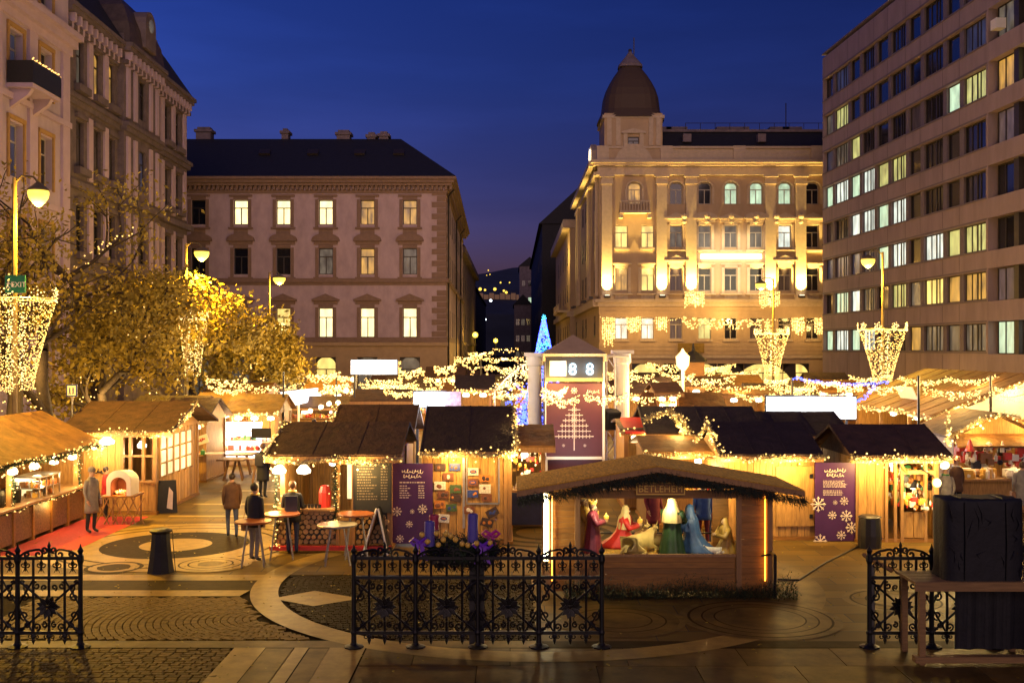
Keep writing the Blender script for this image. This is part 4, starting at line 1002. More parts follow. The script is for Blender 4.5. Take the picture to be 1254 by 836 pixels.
# ================================================================= market huts
PC = {}
def plank(par, x, y, z, w, h, t, m, name='plank', rz=0):
    key = (name, round(w,2), round(h,2), round(t,3), m)
    if key not in PC:
        c = .006 if m != 'wood_dark' else .0025; a = w/2; 
        PC[key] = MB().box(-a+c, a-c, 0, t, c, h-c).mesh(name, M[m])
    return link(name, PC[key], par, (x, y+R.uniform(-.006,.006), z), rz)
def planks(par, x0, x1, z0, z1, y, m, vertical=True, w=.155, t=.03, axis='x', rz=0):
    # wall of boards in the plane y (or, axis='y', in the plane x=y running along y from x0 to x1)
    n = max(1, round((x1-x0 if vertical else z1-z0)/w)); 
    for i in range(n):
        if vertical:
            ww = (x1-x0)/n; c = x0+ww*(i+.5); z, h, wd = z0, z1-z0, ww
        else:
            hh = (z1-z0)/n; c = (x0+x1)/2; z, h, wd = z0+hh*i, hh, x1-x0
        if axis == 'x': plank(par, c, y, z, wd, h, t, m)
        else:
            o = plank(par, y, c, z, wd, h, t, m, rz=PI/2); o.location = (y+R.uniform(-.005,.005), c, z)
HUTS = 'wooden market huts with fairy light garlands'
def shade_lamp(par, x, y, z, power, r=.11, col=HOT, m='shade_hot'):
    o = MB().lathe([(r*.4,.12),(r,.0),(r*.9,-.07),(.01,-.10)],10,(x,y,z)).build('hanging_lamp', M[m], par, smooth=True)
    light('POINT','lamp_light',(x,y-.02,z-.22),power*.145,col,.1,o)
def hut(label, X, Y, wd, d, eave, ridge, roof='hut_roof', rz=0, over=.42, side=.25, front='counter', ridge_dir='x', lamps=2, power=150, wm='wood_v',
        boards=True, battens=True, cz=1.0, name='market_hut', logs=False, post='wood_post', shade_r=.10, gm=None):
    t = thing(name, label, 'market hut', (X,Y,0), rz, HUTS); a = wd/2
    for x in (-a+.06, a-.06):
        for y in (.06, d-.06): MB().box(-.055,.055,-.055,.055,0,eave).build('corner_post', M[post], t, loc=(x,y,0))
    vs = dict(vertical=True, w=.16 if boards else 9)
    planks(t, -a+.11, a-.11, .08, eave, d-.05, wm, **vs)
    for s in (-1,1): planks(t, .12, d-.1, .08, eave, s*(a-.045), wm, axis='y', **vs)
    if front == 'closed': planks(t, -a+.11, a-.11, .08, eave, -.01, wm, **vs)
    elif front == 'counter':
        if not logs: planks(t, -a+.11, a-.11, .08, cz-.05, .0, wm, **vs)
        MB().box(-a+.05, a-.05, -.28, .5, cz-.05, cz).build('countertop', M['wood_post'], t)
    MB().box(-a-.02, a+.02, -.04, d+.02, .0, .08).build('base', M['wood_dark'], t)
    th = .07
    if ridge_dir == 'x':
        for s in (0, 1):
            y0, z0, y1, z1 = (-over, eave, d/2, ridge) if s == 0 else (d+over, eave, d/2, ridge)
            sl = MB().prism([(-a-side,y0,z0),(-a-side,y1,z1),(-a-side,y1,z1+th),(-a-side,y0,z0+th)], (wd+2*side,0,0)).build('roof_slope', M[roof], t)
            if battens and s == 0:
                n = max(2, round((wd+2*side)/1.0))
                for i in range(n+1):
                    x = -a-side+.02+(wd+2*side-.04)*i/n
                    MB().prism([(x-.02,y0,z0+th-.01),(x-.02,y1,z1+th-.01),(x-.02,y1,z1+th+.012),(x-.02,y0,z0+th+.012)],(.04,0,0)).build('roof_batten', M[roof], sl)
        for s in (-1,1): MB().prism([(s*a-.02,.0,eave-.02),(s*a-.02,d,eave-.02),(s*a-.02,d/2,ridge-.03)],(.04,0,0)).build('gable', M[gm or wm], t)
        MB().box(-a-side,a+side,-over-.02,-over+.01,eave-.12,eave+.02).build('fascia', M['wood_post'], t)
    else:
        for s in (-1, 1):
            x0 = s*(a+over)
            MB().prism([(x0,-side,eave),(0,-side,ridge),(0,-side,ridge+th),(x0,-side,eave+th)],(0,d+2*side,0)).build('roof_slope', M[roof], t)
        for y in (0, d): MB().prism([(-a,y-.02,eave-.02),(a,y-.02,eave-.02),(0,y-.02,ridge-.04)],(0,.04,0)).build('gable', M[wm], t)
    for k in range(lamps):
        x = -a + wd*(k+.5)/lamps; shade_lamp(t, x, .15 if front != 'closed' else .6, eave-.22, power, shade_r)
    return t
GM = [mat('goods_red',(.50,.03,.02),.45,.2,9), mat('goods_gold',(.55,.33,.05),.4,.2,9), mat('goods_white',(.66,.62,.55),.5,.1,9), mat('goods_green',(.03,.16,.05),.5,.2,9), mat('goods_brown',(.20,.09,.03),.5,.2,9), mat('goods_dark',(.02,.02,.03),.3,.2,9), mat('goods_orange',(.6,.18,.03),.4,.2,9)]
def goods(label, t, x0, x1, y0, y1, z, n, hang=None, cat='goods', size=.06, name='market_goods', cols=range(7)):
    mb = MB(); cols = list(cols)
    for i in range(n):
        x, y = R.uniform(x0,x1), R.uniform(y0,y1); c = R.choice(cols); s = size*R.uniform(.6,1.5)
        zb = z if hang is None else R.uniform(z, hang)
        k = R.random()
        if k < .35: mb.box(x-s,x+s,y-s*.7,y+s*.7,zb,zb+s*2,c)
        elif k < .7: mb.lathe([(s*.5,0),(s*.55,s*1.6),(s*.2,s*2.1),(s*.2,s*2.6)],7,(x,y,zb),mi=c)
        else: mb.ball((x,y,zb+s),s,7,5,mi=c)
    o = tag(mb.build(name, GM), label, cat, None, 'stuff'); o.location = t.location; o.rotation_euler = t.rotation_euler
    return o
def wpt(t, x, y, z):
    c, s = math.cos(t.rotation_euler.z), math.sin(t.rotation_euler.z)
    return Vector((t.location.x + x*c - y*s, t.location.y + x*s + y*c, z))
def eave_garland(t, wd, eave, label, over=.42, side=.25, rakes=(), d=2.4, ridge=3, dip=.05, **k):
    a = wd/2+side; pts = []
    if 'l' in rakes: pts += [wpt(t,-a-.02,d/2,ridge+.06)]
    pts += [wpt(t,-a,-over-.06,eave)] + [wpt(t,-a+2*a*i/8,-over-.06,eave-dip*math.sin(PI*i/8*2)**2) for i in range(1,8)] + [wpt(t,a,-over-.06,eave)]
    if 'r' in rakes: pts += [wpt(t,a+.02,d/2,ridge+.06)]
    return garland(pts, label, **k)
LOGM = None
def logs(par, x0, x1, z0, z1, y, r0=.065, cap=200):
    meshes = [MB().lathe([(r,0),(r,.18)],9).mesh('log', M['log_end']) for r in (r0*.75, r0*.9, r0)]
    z = z0 + r0; row = 0
    while z < z1-.02:
        x = x0 + r0 + (row % 2)*r0
        while x < x1-r0*.5:
            link('log', R.choice(meshes), par, (x+R.uniform(-.008,.008), y+R.uniform(-.02,.02), z+R.uniform(-.01,.01)), rot=(rad(-90),0,R.uniform(-.05,.05)))
            x += r0*2.02
        z += r0*1.78; row += 1
    MB().box(x0, x1, y+.12, y+.16, z0, z1).build('log_backing', M['black'], par)
M['chalk'] = mat('chalk_writing',(.16,.13,.10),.8,.3,20)
M['board'] = mat('chalkboard',(.015,.016,.017),.7,.3,6)
def squiggle(par, x0, x1, z, y, h, m='print', seed=1, th=.011):     # brush-script line
    rr = random.Random(seed); pts = []; n = max(24, int((x1-x0)/(h*.085))); ph = rr.random()*6
    for i in range(n+1):
        t = ph + i*.78; amp = h*(.34+.22*math.sin(i*.31+seed)+.16*math.sin(i*.83))
        pts.append((x0+(x1-x0)*i/n + h*.20*math.cos(t)+.25*amp*math.sin(t), y, z+amp*math.sin(t)+h*.10*math.sin(i*.17)))
    MB().tube(pts, [th*(.55+.45*abs(math.sin(k*.39+.4))) for k in range(len(pts))], 4).build('lettering', M[m], par)
def snowflake(par, x, z, y, r, m='print'):
    mb = MB()
    for k in range(8):
        a = PI*k/4; p = Vector((x,y,z)); q = p+Vector((math.cos(a)*r,0,math.sin(a)*r)); mb.bar(p,q,r*.07,4)
        for s in (-1,1):
            e = p.lerp(q,.6); f = e+Vector((math.cos(a+s*.7)*r*.3,0,math.sin(a+s*.7)*r*.3)); mb.bar(e,f,r*.055,4)
    mb.lathe([(r*.22,-.004),(r*.22,.004)],8,(x,y,z)); mb.build('snowflake', M[m], par)
def text_lines(par, x0, x1, z0, z1, y, n, m='print', ragged=.35):
    h = (z1-z0)/n; mb = MB()
    for i in range(n):
        x = x0; xe = x1 - R.random()*ragged*(x1-x0); z = z1-h*(i+.65)
        while x < xe:
            L = R.uniform(.02,.07); mb.box(x, min(x+L,xe), y-.004, y, z, z+h*.42); x += L+.018
    tag(mb.build('lettering', M[m], par), kind='stuff')

# ---- hut A (left of centre, food): chalk menu and logs
YA = 25.2; xa0, xa1 = X_(335,YA), X_(488,YA); wa = xa1-xa0
A = hut('brown roofed food hut with log front, chalk menu and red plank base left of centre', (xa0+xa1)/2, YA, wa-.3, 3.6, 2.24, 2.86, over=.35, front='open', lamps=0)
lx = lambda px, Y=YA: X_(px,Y) - (xa0+xa1)/2
MB().box(lx(338),lx(412),-.25,.35,.97,1.02).build('countertop', M['wood_post'], A)
logs(A, lx(338), lx(412), .16, .95, -.1); logs(A, lx(436), lx(477), .16, .92, -.1)
MB().box(lx(334),lx(480),-.34,-.22,.06,.16).build('plinth_board', M['red'], A)
MB().box(lx(412),lx(416),-.06,.06,.1,2.2).box(lx(431),lx(435),-.06,.06,.1,2.2).box(lx(412),lx(435),-.06,.06,2.05,2.2).build('door_frame', M['wood_post'], A)
planks(A, lx(416), lx(431), .1, .95, 0, 'wood_v')
MB().box(lx(418),lx(431),.9,.95,1.1,2.0).build('warm_shelf', M['warmbox'], A)
mb = thing('chalk_menu', 'tall black chalk menu board with price columns on the log fronted hut', 'menu board', (lx(457)+(xa0+xa1)/2, YA-.12, 0))
MB().box(-.42,.42,-.03,.03,.92,2.2).build('board', M['board'], mb)
MB().box(-.45,-.42,-.04,.04,.9,2.22).box(.42,.45,-.04,.04,.9,2.22).build('frame', M['black'], mb)
text_lines(mb, -.36, .12, 1.2, 2.05, -.032, 13, 'chalk'); text_lines(mb, .2, .37, 1.2, 2.05, -.032, 13, 'chalk', ragged=.1)
for px, w_ in ((344,20),(374,20)): shade_lamp(A, lx(px), -.2, 1.93, 330, .17)
shade_lamp(A, lx(400), .9, 2.0, 120, .1)
rb = MB().lathe([(.14,0),(.15,.35),(.10,.5),(.05,.52)],10).build('punch_urn', M['red']); tag(rb, 'red drinks urn standing on the counter of the log fronted hut', 'urn'); rb.location = (lx(397)+A.location.x, YA+.1, 1.02)
cu = MB()
for k in range(9): cu.lathe([(.035,0),(.042,.09)],8,(k*.085,.02*(k%2),0))
tag(cu.build('mugs', M['black'], None), 'row of dark mugs on the counter of the log fronted hut', 'mugs', None, 'stuff').location = (lx(357)+A.location.x, YA-.1, 1.02)
eave_garland(A, wa-.3, 2.22, 'fluffy lit garland sagging along the front eave of the log fronted hut', over=.35, rakes='l', d=3.6, ridge=2.88, nl=3, power=110, dip=.10, r=.12)
garland([wpt(A,-wa/2+.12,-.3,.15+i*.1) for i in range(21)], 'green garland with tiny lights wound round the corner post of the log fronted hut', r=.10, tinsel='fir', bulb=.02, step=.09, power=12)
garland([wpt(A,lx(412),-.14,.5+i*.1) for i in range(17)], 'dark fir garland on the door post of the log fronted hut', r=.13, tinsel='fir_dark', bulb=.016, step=.5, power=5)
# ---- hut behind A
Y2 = 29.6; x0, x1 = X_(408,Y2), X_(506,Y2)
A2 = hut('dark brown hut roof standing behind the log fronted hut', (x0+x1)/2, Y2, x1-x0-.4, 2.8, 2.3, Z_(498,31), lamps=1, boards=False, front='counter', power=140)
garland([wpt(A2,-1.2,-.4,2.4),wpt(A2,-1.25,.6,2.8),wpt(A2,-1.28,1.4,3.15)], 'short garland on the left gable of the hut behind the log fronted one', power=40)
# ---- hut B (centre): pinned photographs, purple price list
YB_ = 26.0; xb0, xb1 = X_(514,YB_), X_(632,YB_); cb = (xb0+xb1)/2
B = hut('central hut with dark roof, closed board shutters covered in pinned photographs', cb, YB_, xb1-xb0-.2, 3.4, 2.27, 3.22, roof='hut_roof_dark', over=.32, side=.06, front='open', lamps=0)
lb = lambda px: X_(px,YB_) - cb
planks(B, lb(530), lb(617), .1, 2.2, 0, 'wood_v', w=.2)
planks(B, lb(516), lb(530), .1, 2.2, .02, 'wood_v', w=.2)
MB().box(lb(617),lb(621),-.06,.05,0,2.25).build('corner_board', M['wood_post'], B)
MB().box(lb(566.5),lb(569.5),-.05,.0,.4,2.2).box(lb(571),lb(611),-.035,-.02,Z_(617,YB_),Z_(616,YB_)+.02).box(lb(610),lb(612),-.035,-.02,1.0,2.15).box(lb(571),lb(572.4),-.035,-.02,1.0,2.15).build('shutter_edge', M['steel'], B)
PHC = [mat('photo_'+n, c, .35, .5, 30) for n, c in (('dark',(.05,.03,.025)),('brown',(.16,.06,.03)),('blue',(.03,.05,.22)),('orange',(.45,.16,.03)),('pale',(.55,.52,.48)),('green',(.05,.09,.04)))]
for px, py, c, wq, hq, rot, lab in ((539.5,571.5,0,13,9,0,'dark photograph pinned top left on the central hut'),(557,571.5,2,13,9,0,'violet photograph pinned top right on the left shutter'),(549,583,1,13,9,0,'brown photograph under the two top ones'),
   (539,594,4,14,10,0,'pale photograph of two dark shapes on the left shutter'),(558,598,5,14,10,0,'green toned photograph at the middle right of the left shutter'),(543,605,1,13,9,0,'brown photograph left of the middle on the left shutter'),(558,609,0,13,9,.2,'tilted dark photograph on the left shutter'),
   (538.5,617,3,13,10,0,'reddish photograph low on the left edge of the shutter'),(553,621,5,13,9,-.05,'greenish photograph low on the left shutter'),(543.5,634,4,14,10,.1,'white card with a blue oval emblem low on the left shutter'),
   (579.5,577,4,13,9,0,'white card with a blue oval emblem at the top of the right shutter'),(594,585,3,13,9,0,'photograph of an orange ball on the right shutter'),(579,590,1,13,9,0,'brown photograph below the emblem card'),(594,598,4,14,11,0,'pale photograph on the right shutter'),
   (579,604,2,13,9,0,'blue photograph on the right shutter'),(596,609,1,13,9,0,'brown photograph low in the right shutter'),(575,624,1,13,9,0,'dim brown photograph below the right shutter frame'),(603,627,0,15,10,-.5,'strongly tilted dark photograph low on the right'),(596.5,639,0,15,10,.25,'slightly tilted dark photograph lowest on the right')):
    o = thing('pinned_photo', lab, 'photograph', (X_(px,YB_), YB_-.05, Z_(py,YB_)), 0, 'photographs pinned to the central hut'); sx, sz = wq*.01, hq*.01
    o.rotation_euler = (0,rot,0)
    MB().box(-sx,sx,-.006,.006,-sz,sz).build('print', PHC[c], o)
    ov = MB()
    if 'emblem' in lab:
        ov.lathe([(.085,-.002),(.085,.002)],14,(0,0,0),1,.55); q = ov.build('emblem', PHC[2], o, loc=(0,-.009,0)); q.rotation_euler = (PI/2,0,0)
        r_ = MB().box(-.05,.05,-.002,.002,-.016,.016).build('emblem_bar', PHC[3], o, loc=(0,-.013,0))
    else:
        k = R.choice((1,2,3)); 
        for i in range(k): ov.ball((R.uniform(-.6,.6)*sx,0,R.uniform(-.3,.2)*sz),sz*R.uniform(.3,.55),7,5,sy=.1)
        q = ov.build('motif', PHC[R.choice([i for i in range(6) if i != c])], o, loc=(0,-.006,0)); q['kind'] = 'stuff' if k > 1 else ''
        if k == 1: del q['kind']
def purple_board(px0, px1, pz0, pz1, Y, label, snow, lines, seed):
    xc = (X_(px0,Y)+X_(px1,Y))/2; hw = (X_(px1,Y)-X_(px0,Y))/2; z0, z1 = Z_(pz1,Y), Z_(pz0,Y)
    t = thing('purple_board', label, 'sign', (xc,Y,0), 0, 'purple printed boards between the huts')
    MB().box(-hw,hw,-.02,.02,max(z0,.02),z1).build('panel', M['purple'], t)
    squiggle(t, -hw*.5, hw*.5, z1-.20, -.028, .09, seed=seed, th=.013); squiggle(t, -hw*.42, hw*.42, z1-.32, -.028, .09, seed=seed+5, th=.013)
    for args in lines: text_lines(t, *[a*hw if i < 2 else z1+a if i < 4 else a for i, a in enumerate(args[:4])], -.022, args[4], ragged=args[5])
    for x, z, r in snow: snowflake(t, x*hw, z0+z*(z1-z0), -.024, r)
    return t
purple_board(480,530,567,665,25.75,'purple price list board beside the pinned photographs, snowflakes on its lower half', [(-.75,.40,.12),(.5,.43,.12),(0,.40,.06),(-.15,.24,.09),(-.6,.06,.1)], [(-.62,.62,-.50,-.43,1,0),(-.62,-.05,-.86,-.52,6,.4),(.3,.62,-.86,-.52,6,.1)], 3)
MB().box(X_(474,25.8),X_(479.5,25.8),25.74,25.78,.3,1.95).build('edge_batten', M['wood_post'], None)
tag(bpy.data.objects['edge_batten'], 'yellowish upright batten between the chalk menu and the purple price list', 'batten')
eave_garland(B, xb1-xb0-.2, 2.26, 'thick lit garland along the eave and right gable of the central hut', over=.34, side=.06, rakes='r', d=3.4, ridge=3.25, nl=3, power=110, r=.14)
# ---- hut behind B to the right with glass goods
Y3 = 28.6; x0, x1 = X_(617,Y3), X_(668,Y3)
B2 = hut('small hut right of the photo covered one with glittering goods over a dark blue cloth', (x0+x1)/2, Y3, x1-x0, 2.2, 2.15, 2.6, roof='hut_roof_tan', front='counter', lamps=1, power=260, boards=False, over=.5)
MB().box(-.62,.62,-.33,-.29,.1,.95).build('counter_cloth', mat('navy_cloth',(.012,.012,.05),.9,.3,6), B2)
goods('glittering white and red ornaments on the blue draped counter', B2, -.6, .6, -.2, .4, 1.0, 60, size=.05, cols=(0,2,2,1,2)); goods('ornaments hanging inside the blue draped hut', B2, -.6, .6, .3, .8, 1.3, 50, hang=1.9, size=.045, cols=(0,1,2,2))
# ---- hut C (right of the stable): plain boards with a door
YC = 26.6; xc0, xc1 = X_(884,YC), X_(1000,YC); cc = (xc0+xc1)/2
Cc = hut('dark roofed hut with plain closed board wall right of the stable', cc, YC, xc1-xc0-.1, 3.2, 2.1, 2.78, roof='hut_roof_dark', over=.3, side=.14, front='closed', lamps=0)
dp = MB().box(X_(950,YC)-cc,X_(996,YC)-cc,-.055,-.025,.35,1.85).build('door_leaf', M['wood_v'], Cc)
for z in (.6,1.6): MB().box(-.03,.05,-.075,-.055,z-.05,z+.05).build('hinge', M['black'], dp, loc=(X_(992,YC)-cc,0,0))
light('POINT','wall_lamp',(X_(944,YC)-cc,-.7,1.7),70,(1,.7,.25),.08,Cc)
eave_garland(Cc, xc1-xc0-.1, 2.1, 'lit garland along the front eave and pointed left gable of the plain board hut', over=.32, side=.14, rakes='l', d=3.2, ridge=2.8, nl=3, power=110, r=.12)
garland([W(852,540,27.8),W(866,521,27.8),W(885,556,26.8)], 'zigzag end of the garland at the left gable of the plain board hut', power=40, r=.11)
C2 = hut('long dark roof behind the plain board hut', X_(862,31), 31, 3.0, 3.2, 2.3, Z_(500,32.6), roof='hut_roof_dark', lamps=1, boards=False, power=160)
C3 = hut('dark roofed hut under the white light panel', X_(955,31.5), 31.5, 3.6, 3.0, 2.2, Z_(506,33), roof='hut_roof_dark', lamps=1, boards=False, power=160)
garland([W(790,513,30),W(822,502,30),W(842,540,29.6),W(818,541,29.6)], 'garland bent round the gable of the long dark roof', r=.15, power=70)
garland([W(820,504,30.4),W(834,510,30.4),W(846,535,30),W(862,543,29.6),W(872,518,29)], 'wavy garland between the two dark roofs', r=.13, power=60)
purple_board(998,1047,566,668,26.35,'purple information board between the plain hut and the shop hut, larger snowflakes', [(-.85,.50,.19),(-.15,.37,.11),(.55,.36,.15),(0,.52,.06),(.82,.22,.15),(.3,.13,.12),(-.75,.06,.17),(.45,.54,.11)], [(-.6,.7,-.62,-.44,6,.3),(-.6,.6,-.82,-.68,4,.3)], 9)
# ---- hut D (shop hut with glazed front)
YD = 26.3; xd0, xd1 = X_(1048,YD), X_(1150,YD); cd = (xd0+xd1)/2
D = hut('brown roofed shop hut with board door and bright colourful window display', cd, YD, xd1-xd0, 3.0, 2.1, 2.74, roof='hut_roof', over=.3, side=.22, front='open', lamps=0, gm='hut_roof')
ld = lambda px: X_(px,YD) - cd
planks(D, ld(1051), ld(1083), .1, 2.05, 0, 'wood_v', w=.22)
for px in (1085,1096,1104,1133,1144): MB().box(-.035,.035,-.05,.05,0,2.1).build('window_post', M['wood_post'], D, loc=(ld(px),0,0))
planks(D, ld(1104), ld(1133), .1, .75, -.01, 'wood_v', w=.3); MB().box(ld(1104),ld(1145),-.06,.06,1.68,1.78).build('window_rail', M['wood_post'], D)
MB().bar((ld(1093),-.3,2.1),(ld(1110),-.05,1.72),.03,4).build('brace', M['wood_post'], D)
goods('colourful toys and scarves behind the glazed front of the shop hut', D, ld(1087), ld(1143), .15, .7, .8, 120, hang=1.7, size=.07)
goods('red and orange trinkets at the foot of the shop hut window', D, ld(1106), ld(1150), -.25, -.1, .78, 30, hang=1.0, size=.05, cols=(0,6,2,1))
shade_lamp(D, ld(1100), .35, 1.9, 200, .1); shade_lamp(D, ld(1125), .4, 1.35, 110, .1)
for px, py, Y in ((1157,569,25.7),(1147,591,25.6)):
    x, z = X_(px,Y)-cd, Z_(py,Y); l_ = MB().ball((x,Y-YD,z),.11,10,6).build('globe_lamp', M['sodium'], D, smooth=True); MB().bar((x,Y-YD,z+.1),(x-.1,0,z+.25),.015,5).build('lamp_arm', M['black'], l_)
    light('POINT','lamp_light',(x,Y-YD-.2,z),110,(1,.72,.3),.12,l_)
eave_garland(D, xd1-xd0, 2.1, 'thick fluffy garland along the eave of the shop hut', over=.32, side=.22, d=3.0, ridge=2.76, nl=3, power=110, r=.15)
# ---- big tan roofed hall on the right
YE = 36.3; EX0 = 14.7; ew = 6.4
Eh = thing('market_hall', 'large tan canvas roofed stall hall with pale gable on the right', 'market hut', (EX0+ew/2, YE, 0), 0, HUTS)
a = ew/2
MB().box(-a,a,0,9,0,.05).build('base', M['wood_dark'], Eh)
for s in (-1,1): MB().prism([(s*(a+.5),-.3,2.42),(0,-.3,3.85),(0,-.3,3.92),(s*(a+.5),-.3,2.49)],(0,10,0)).build('roof_slope', M['hut_roof_tan'], Eh)
for k in range(9):
    for s in (-1,1): MB().prism([(s*(a+.5),-.2+k*1.2,2.48),(0,-.2+k*1.2,3.91),(0,-.2+k*1.2,3.94),(s*(a+.5),-.2+k*1.2,2.51)],(0,.05,0)).build('roof_batten', M['hut_roof_tan'], Eh)
MB().prism([(-a,0,2.4),(a,0,2.4),(0,0,3.75)],(0,.06,0)).build('gable', M['white'], Eh)
planks(Eh, -a, a, 0, 2.4, .02, 'wood_v', w=.4); planks(Eh, .1, 9, .9, 1.0, -a, 'wood_v', axis='y', vertical=False)
for y in (.1,3,6,8.9): MB().box(-a-.05,-a+.05,y-.05,y+.05,0,2.45).build('corner_post', M['wood_post'], Eh)
MB().box(-a-.1,-a+.3,.2,8.8,.9,1.0).build('countertop', M['wood_post'], Eh); planks(Eh,.2,8.8,.05,.9,-a,'wood_v',axis='y',w=.4)
MB().box(a-.05,a,0,9,0,2.4).box(-a,a,8.9,9,0,2.4).build('wall', M['wood_v'], Eh)
for y in (1,3.5,6): shade_lamp(Eh, -a+.5, y, 2.2, 300, .13)
shade_lamp(Eh, .5, -.8, 2.3, 220, .12)
garland([Vector((EX0-.5, YE+9-i*.9, 2.42-.06*math.sin(i*.7))) for i in range(11)], 'fairy lights along the left eave of the tan roofed hall', r=.10, bulb=.035, power=90, nl=3)
garland([Vector((EX0-.5+3.7*i/8, YE-.35, 2.42+1.45*i/8+.03*math.sin(i))) for i in range(9)], 'fairy lights climbing the front gable of the tan roofed hall', r=.10, bulb=.035, power=90, nl=2)
ns = MB().box(-.02,.02,-.85,.85,-.25,.25).build('blank_board', M['white']); tag(ns, 'blank pale board lying on the tan roof', 'sign'); ns.location = (EX0+.35, 40.5, 3.1); ns.rotation_euler = (0,rad(-24),0)
# ---- stall at the right edge with hats
YF = 31; xf = X_(1222,YF)
Fh = hut('right edge stall with round topped garland, striped awning and hanging winter hats', xf, YF, 2.6, 2.4, 2.2, 2.85, ridge_dir='y', roof='hut_roof_tan', front='counter', lamps=2, power=330, over=.3, boards=False, shade_r=.14)
MB().prism([(-1.6,-1.0,1.98),(1.9,-1.0,1.98),(1.6,-.02,2.25),(-1.3,-.02,2.25)],(0,0,.05)).build('awning', M['hut_roof_tan'], Fh)
garland([Vector((xf-1.5+3.0*i/12, YF-.4, 2.25+.62*math.sin(PI*i/12))) for i in range(13)], 'garland arched over the stall with hats at the right edge', r=.13, power=90, nl=2, bulb=.032)
garland([Vector((X_(1160,30), 30, Z_(y,30))) for y in range(508,546,4)], 'garland hanging beside the shop hut roof', r=.12, power=40, bulb=.032)
goods('winter hats and gloves hanging in the stall at the right edge', Fh, -1.3, 1.2, -.9, -.2, 1.35, 90, hang=1.9, size=.1, cols=(0,2,2,5,4)); goods('pale woollen goods on the counter at the right edge', Fh, -1.2, 1.2, -.2, .4, 1.0, 70, size=.1, cols=(2,2,4,1))
h_ = MB().lathe([(.13,0),(.12,.06),(.10,.1),(.03,.32),(.01,.34)],9).build('santa_hat', M['red']); tag(h_, 'red pointed hat hanging at the front of the hat stall', 'hat'); h_.location = (X_(1188,29.9), 29.9, 1.9)

# ================================================================= left row
# near-left stall: counter runs away from the camera and faces the square
GX = -12.05
Gt = thing('market_hut', 'leftmost food stall with tan roof and carved front panels', 'market hut', (GX, 22.4, 0), 0, HUTS)   # local: x<0 is inside, y away
Ld = 7.3
MB().box(-2.4,.25,-.1,Ld,.95,1.0).box(-2.4,-.3,-.1,Ld,.9,.95).build('countertop', M['wood_post'], Gt)
for k in range(7):
    y0 = k*Ld/7
    MB().box(-.02,.06,y0+.05,y0+Ld/7-.05,.1,.9).build('front_panel', mat('carved_panel',(.16,.08,.035),.6,.6,16,.6) if k == 0 else bpy.data.materials['carved_panel'], Gt)
    MB().box(-.04,.09,y0-.05,y0+.05,0,.95).build('front_post', M['wood_dark'], Gt)
planks(Gt, 0, Ld, 0, 2.3, -2.4, 'wood_v', axis='y', w=.24)
planks(Gt, -2.35, .1, 0, 2.2, Ld-.02, 'wood_v', w=.24)
for y in (.2, 3.1, Ld-.3): MB().box(-.06,.06,-.06,.06,1.0,2.15).build('corner_post', M['wood_post'], Gt, loc=(-.02,y,0))
for x0, z0, x1, z1 in ((.55,2.08,-1.25,2.98),(-2.9,2.08,-1.25,2.98)): MB().prism([(x0,-.6,z0),(x1,-.6,z1),(x1,-.6,z1+.06),(x0,-.6,z0+.06)],(0,Ld+.9,0)).build('roof_slope', M['hut_roof_tan'], Gt)
for k in range(6): shade_lamp(Gt, .1, .7+k*1.15, 1.86, 130, .12)
shade_lamp(Gt, .75, Ld-.1, 2.2, 500, .22)
garland([Vector((GX+.62, 21.9+i*.8, 2.08-.05*math.sin(i*1.3))) for i in range(11)], 'fir garland with fairy lights along the eave of the leftmost food stall', tinsel='fir', r=.12, power=60, nl=3)
for y in (.2,3.1,Ld-.3): garland([Vector((GX+.07, 22.4+y, 1.0+.1*i)) for i in range(12)], {.2:'lit fir garland on the nearest post of the leftmost food stall',3.1:'lit fir garland on the middle post of the leftmost food stall'}.get(y,'lit fir garland on the far post of the leftmost food stall'), tinsel='fir', r=.10, bulb=.02, power=14)
garland([Vector((GX+.2, 22.4+i*.5, .93)) for i in range(15)], 'thin fir garland with lights along the counter edge of the leftmost food stall', tinsel='fir', r=.07, bulb=.018, power=20, nl=2)
for k in range(4):
    o = MB().lathe([(.13,0),(.15,.1),(.15,.3),(.12,.4),(.03,.42),(.03,.5)],12).build('drinks_urn', M['iron']); tag(o, ['black drinks urn nearest the camera on the left counter','second black drinks urn on the left counter','third black drinks urn on the left counter','black drinks urn farthest along the left counter'][k], 'urn', 'row of black urns on the left counter'); o.location = (GX-.2, 24.9+k*.42, 1.0)
o = MB().box(-.35,-.31,-.6,.6,0,.5).build('glass_cabinet', M['warmbox']); tag(o, 'glowing glass food cabinet on the left counter', 'cabinet'); o.location = (GX-.25, 27.5, 1.0)
MB().box(-.36,.36,-.62,.62,.5,.54).build('lid', M['steel'], o); MB().box(-.30,.3,-.58,.58,.22,.24).build('shelf', M['steel'], o)
for y in (-.6,-.2,.2,.6): MB().box(.31,.34,y-.015,y+.015,0,.5).build('frame_bar', M['steel'], o)
goods('rolls and pastries inside the glowing glass cabinet', o, -.25,.25,-.5,.5,.24,26,size=.05,cols=(1,4,6,2)); goods('pastries on the lower shelf of the glowing cabinet', o, -.25,.25,-.5,.5,.0,26,size=.05,cols=(1,4,6,2))
light('POINT','cabinet_glow',(.0,0,.42),70,HOT,.2,o)
o = MB().lathe([(.35,0),(.38,.6),(.30,.8)],10).build('red_barrel', M['red']); tag(o, 'large red container behind the left counter', 'barrel'); o.location = (GX-1.0, 24.0, .9)
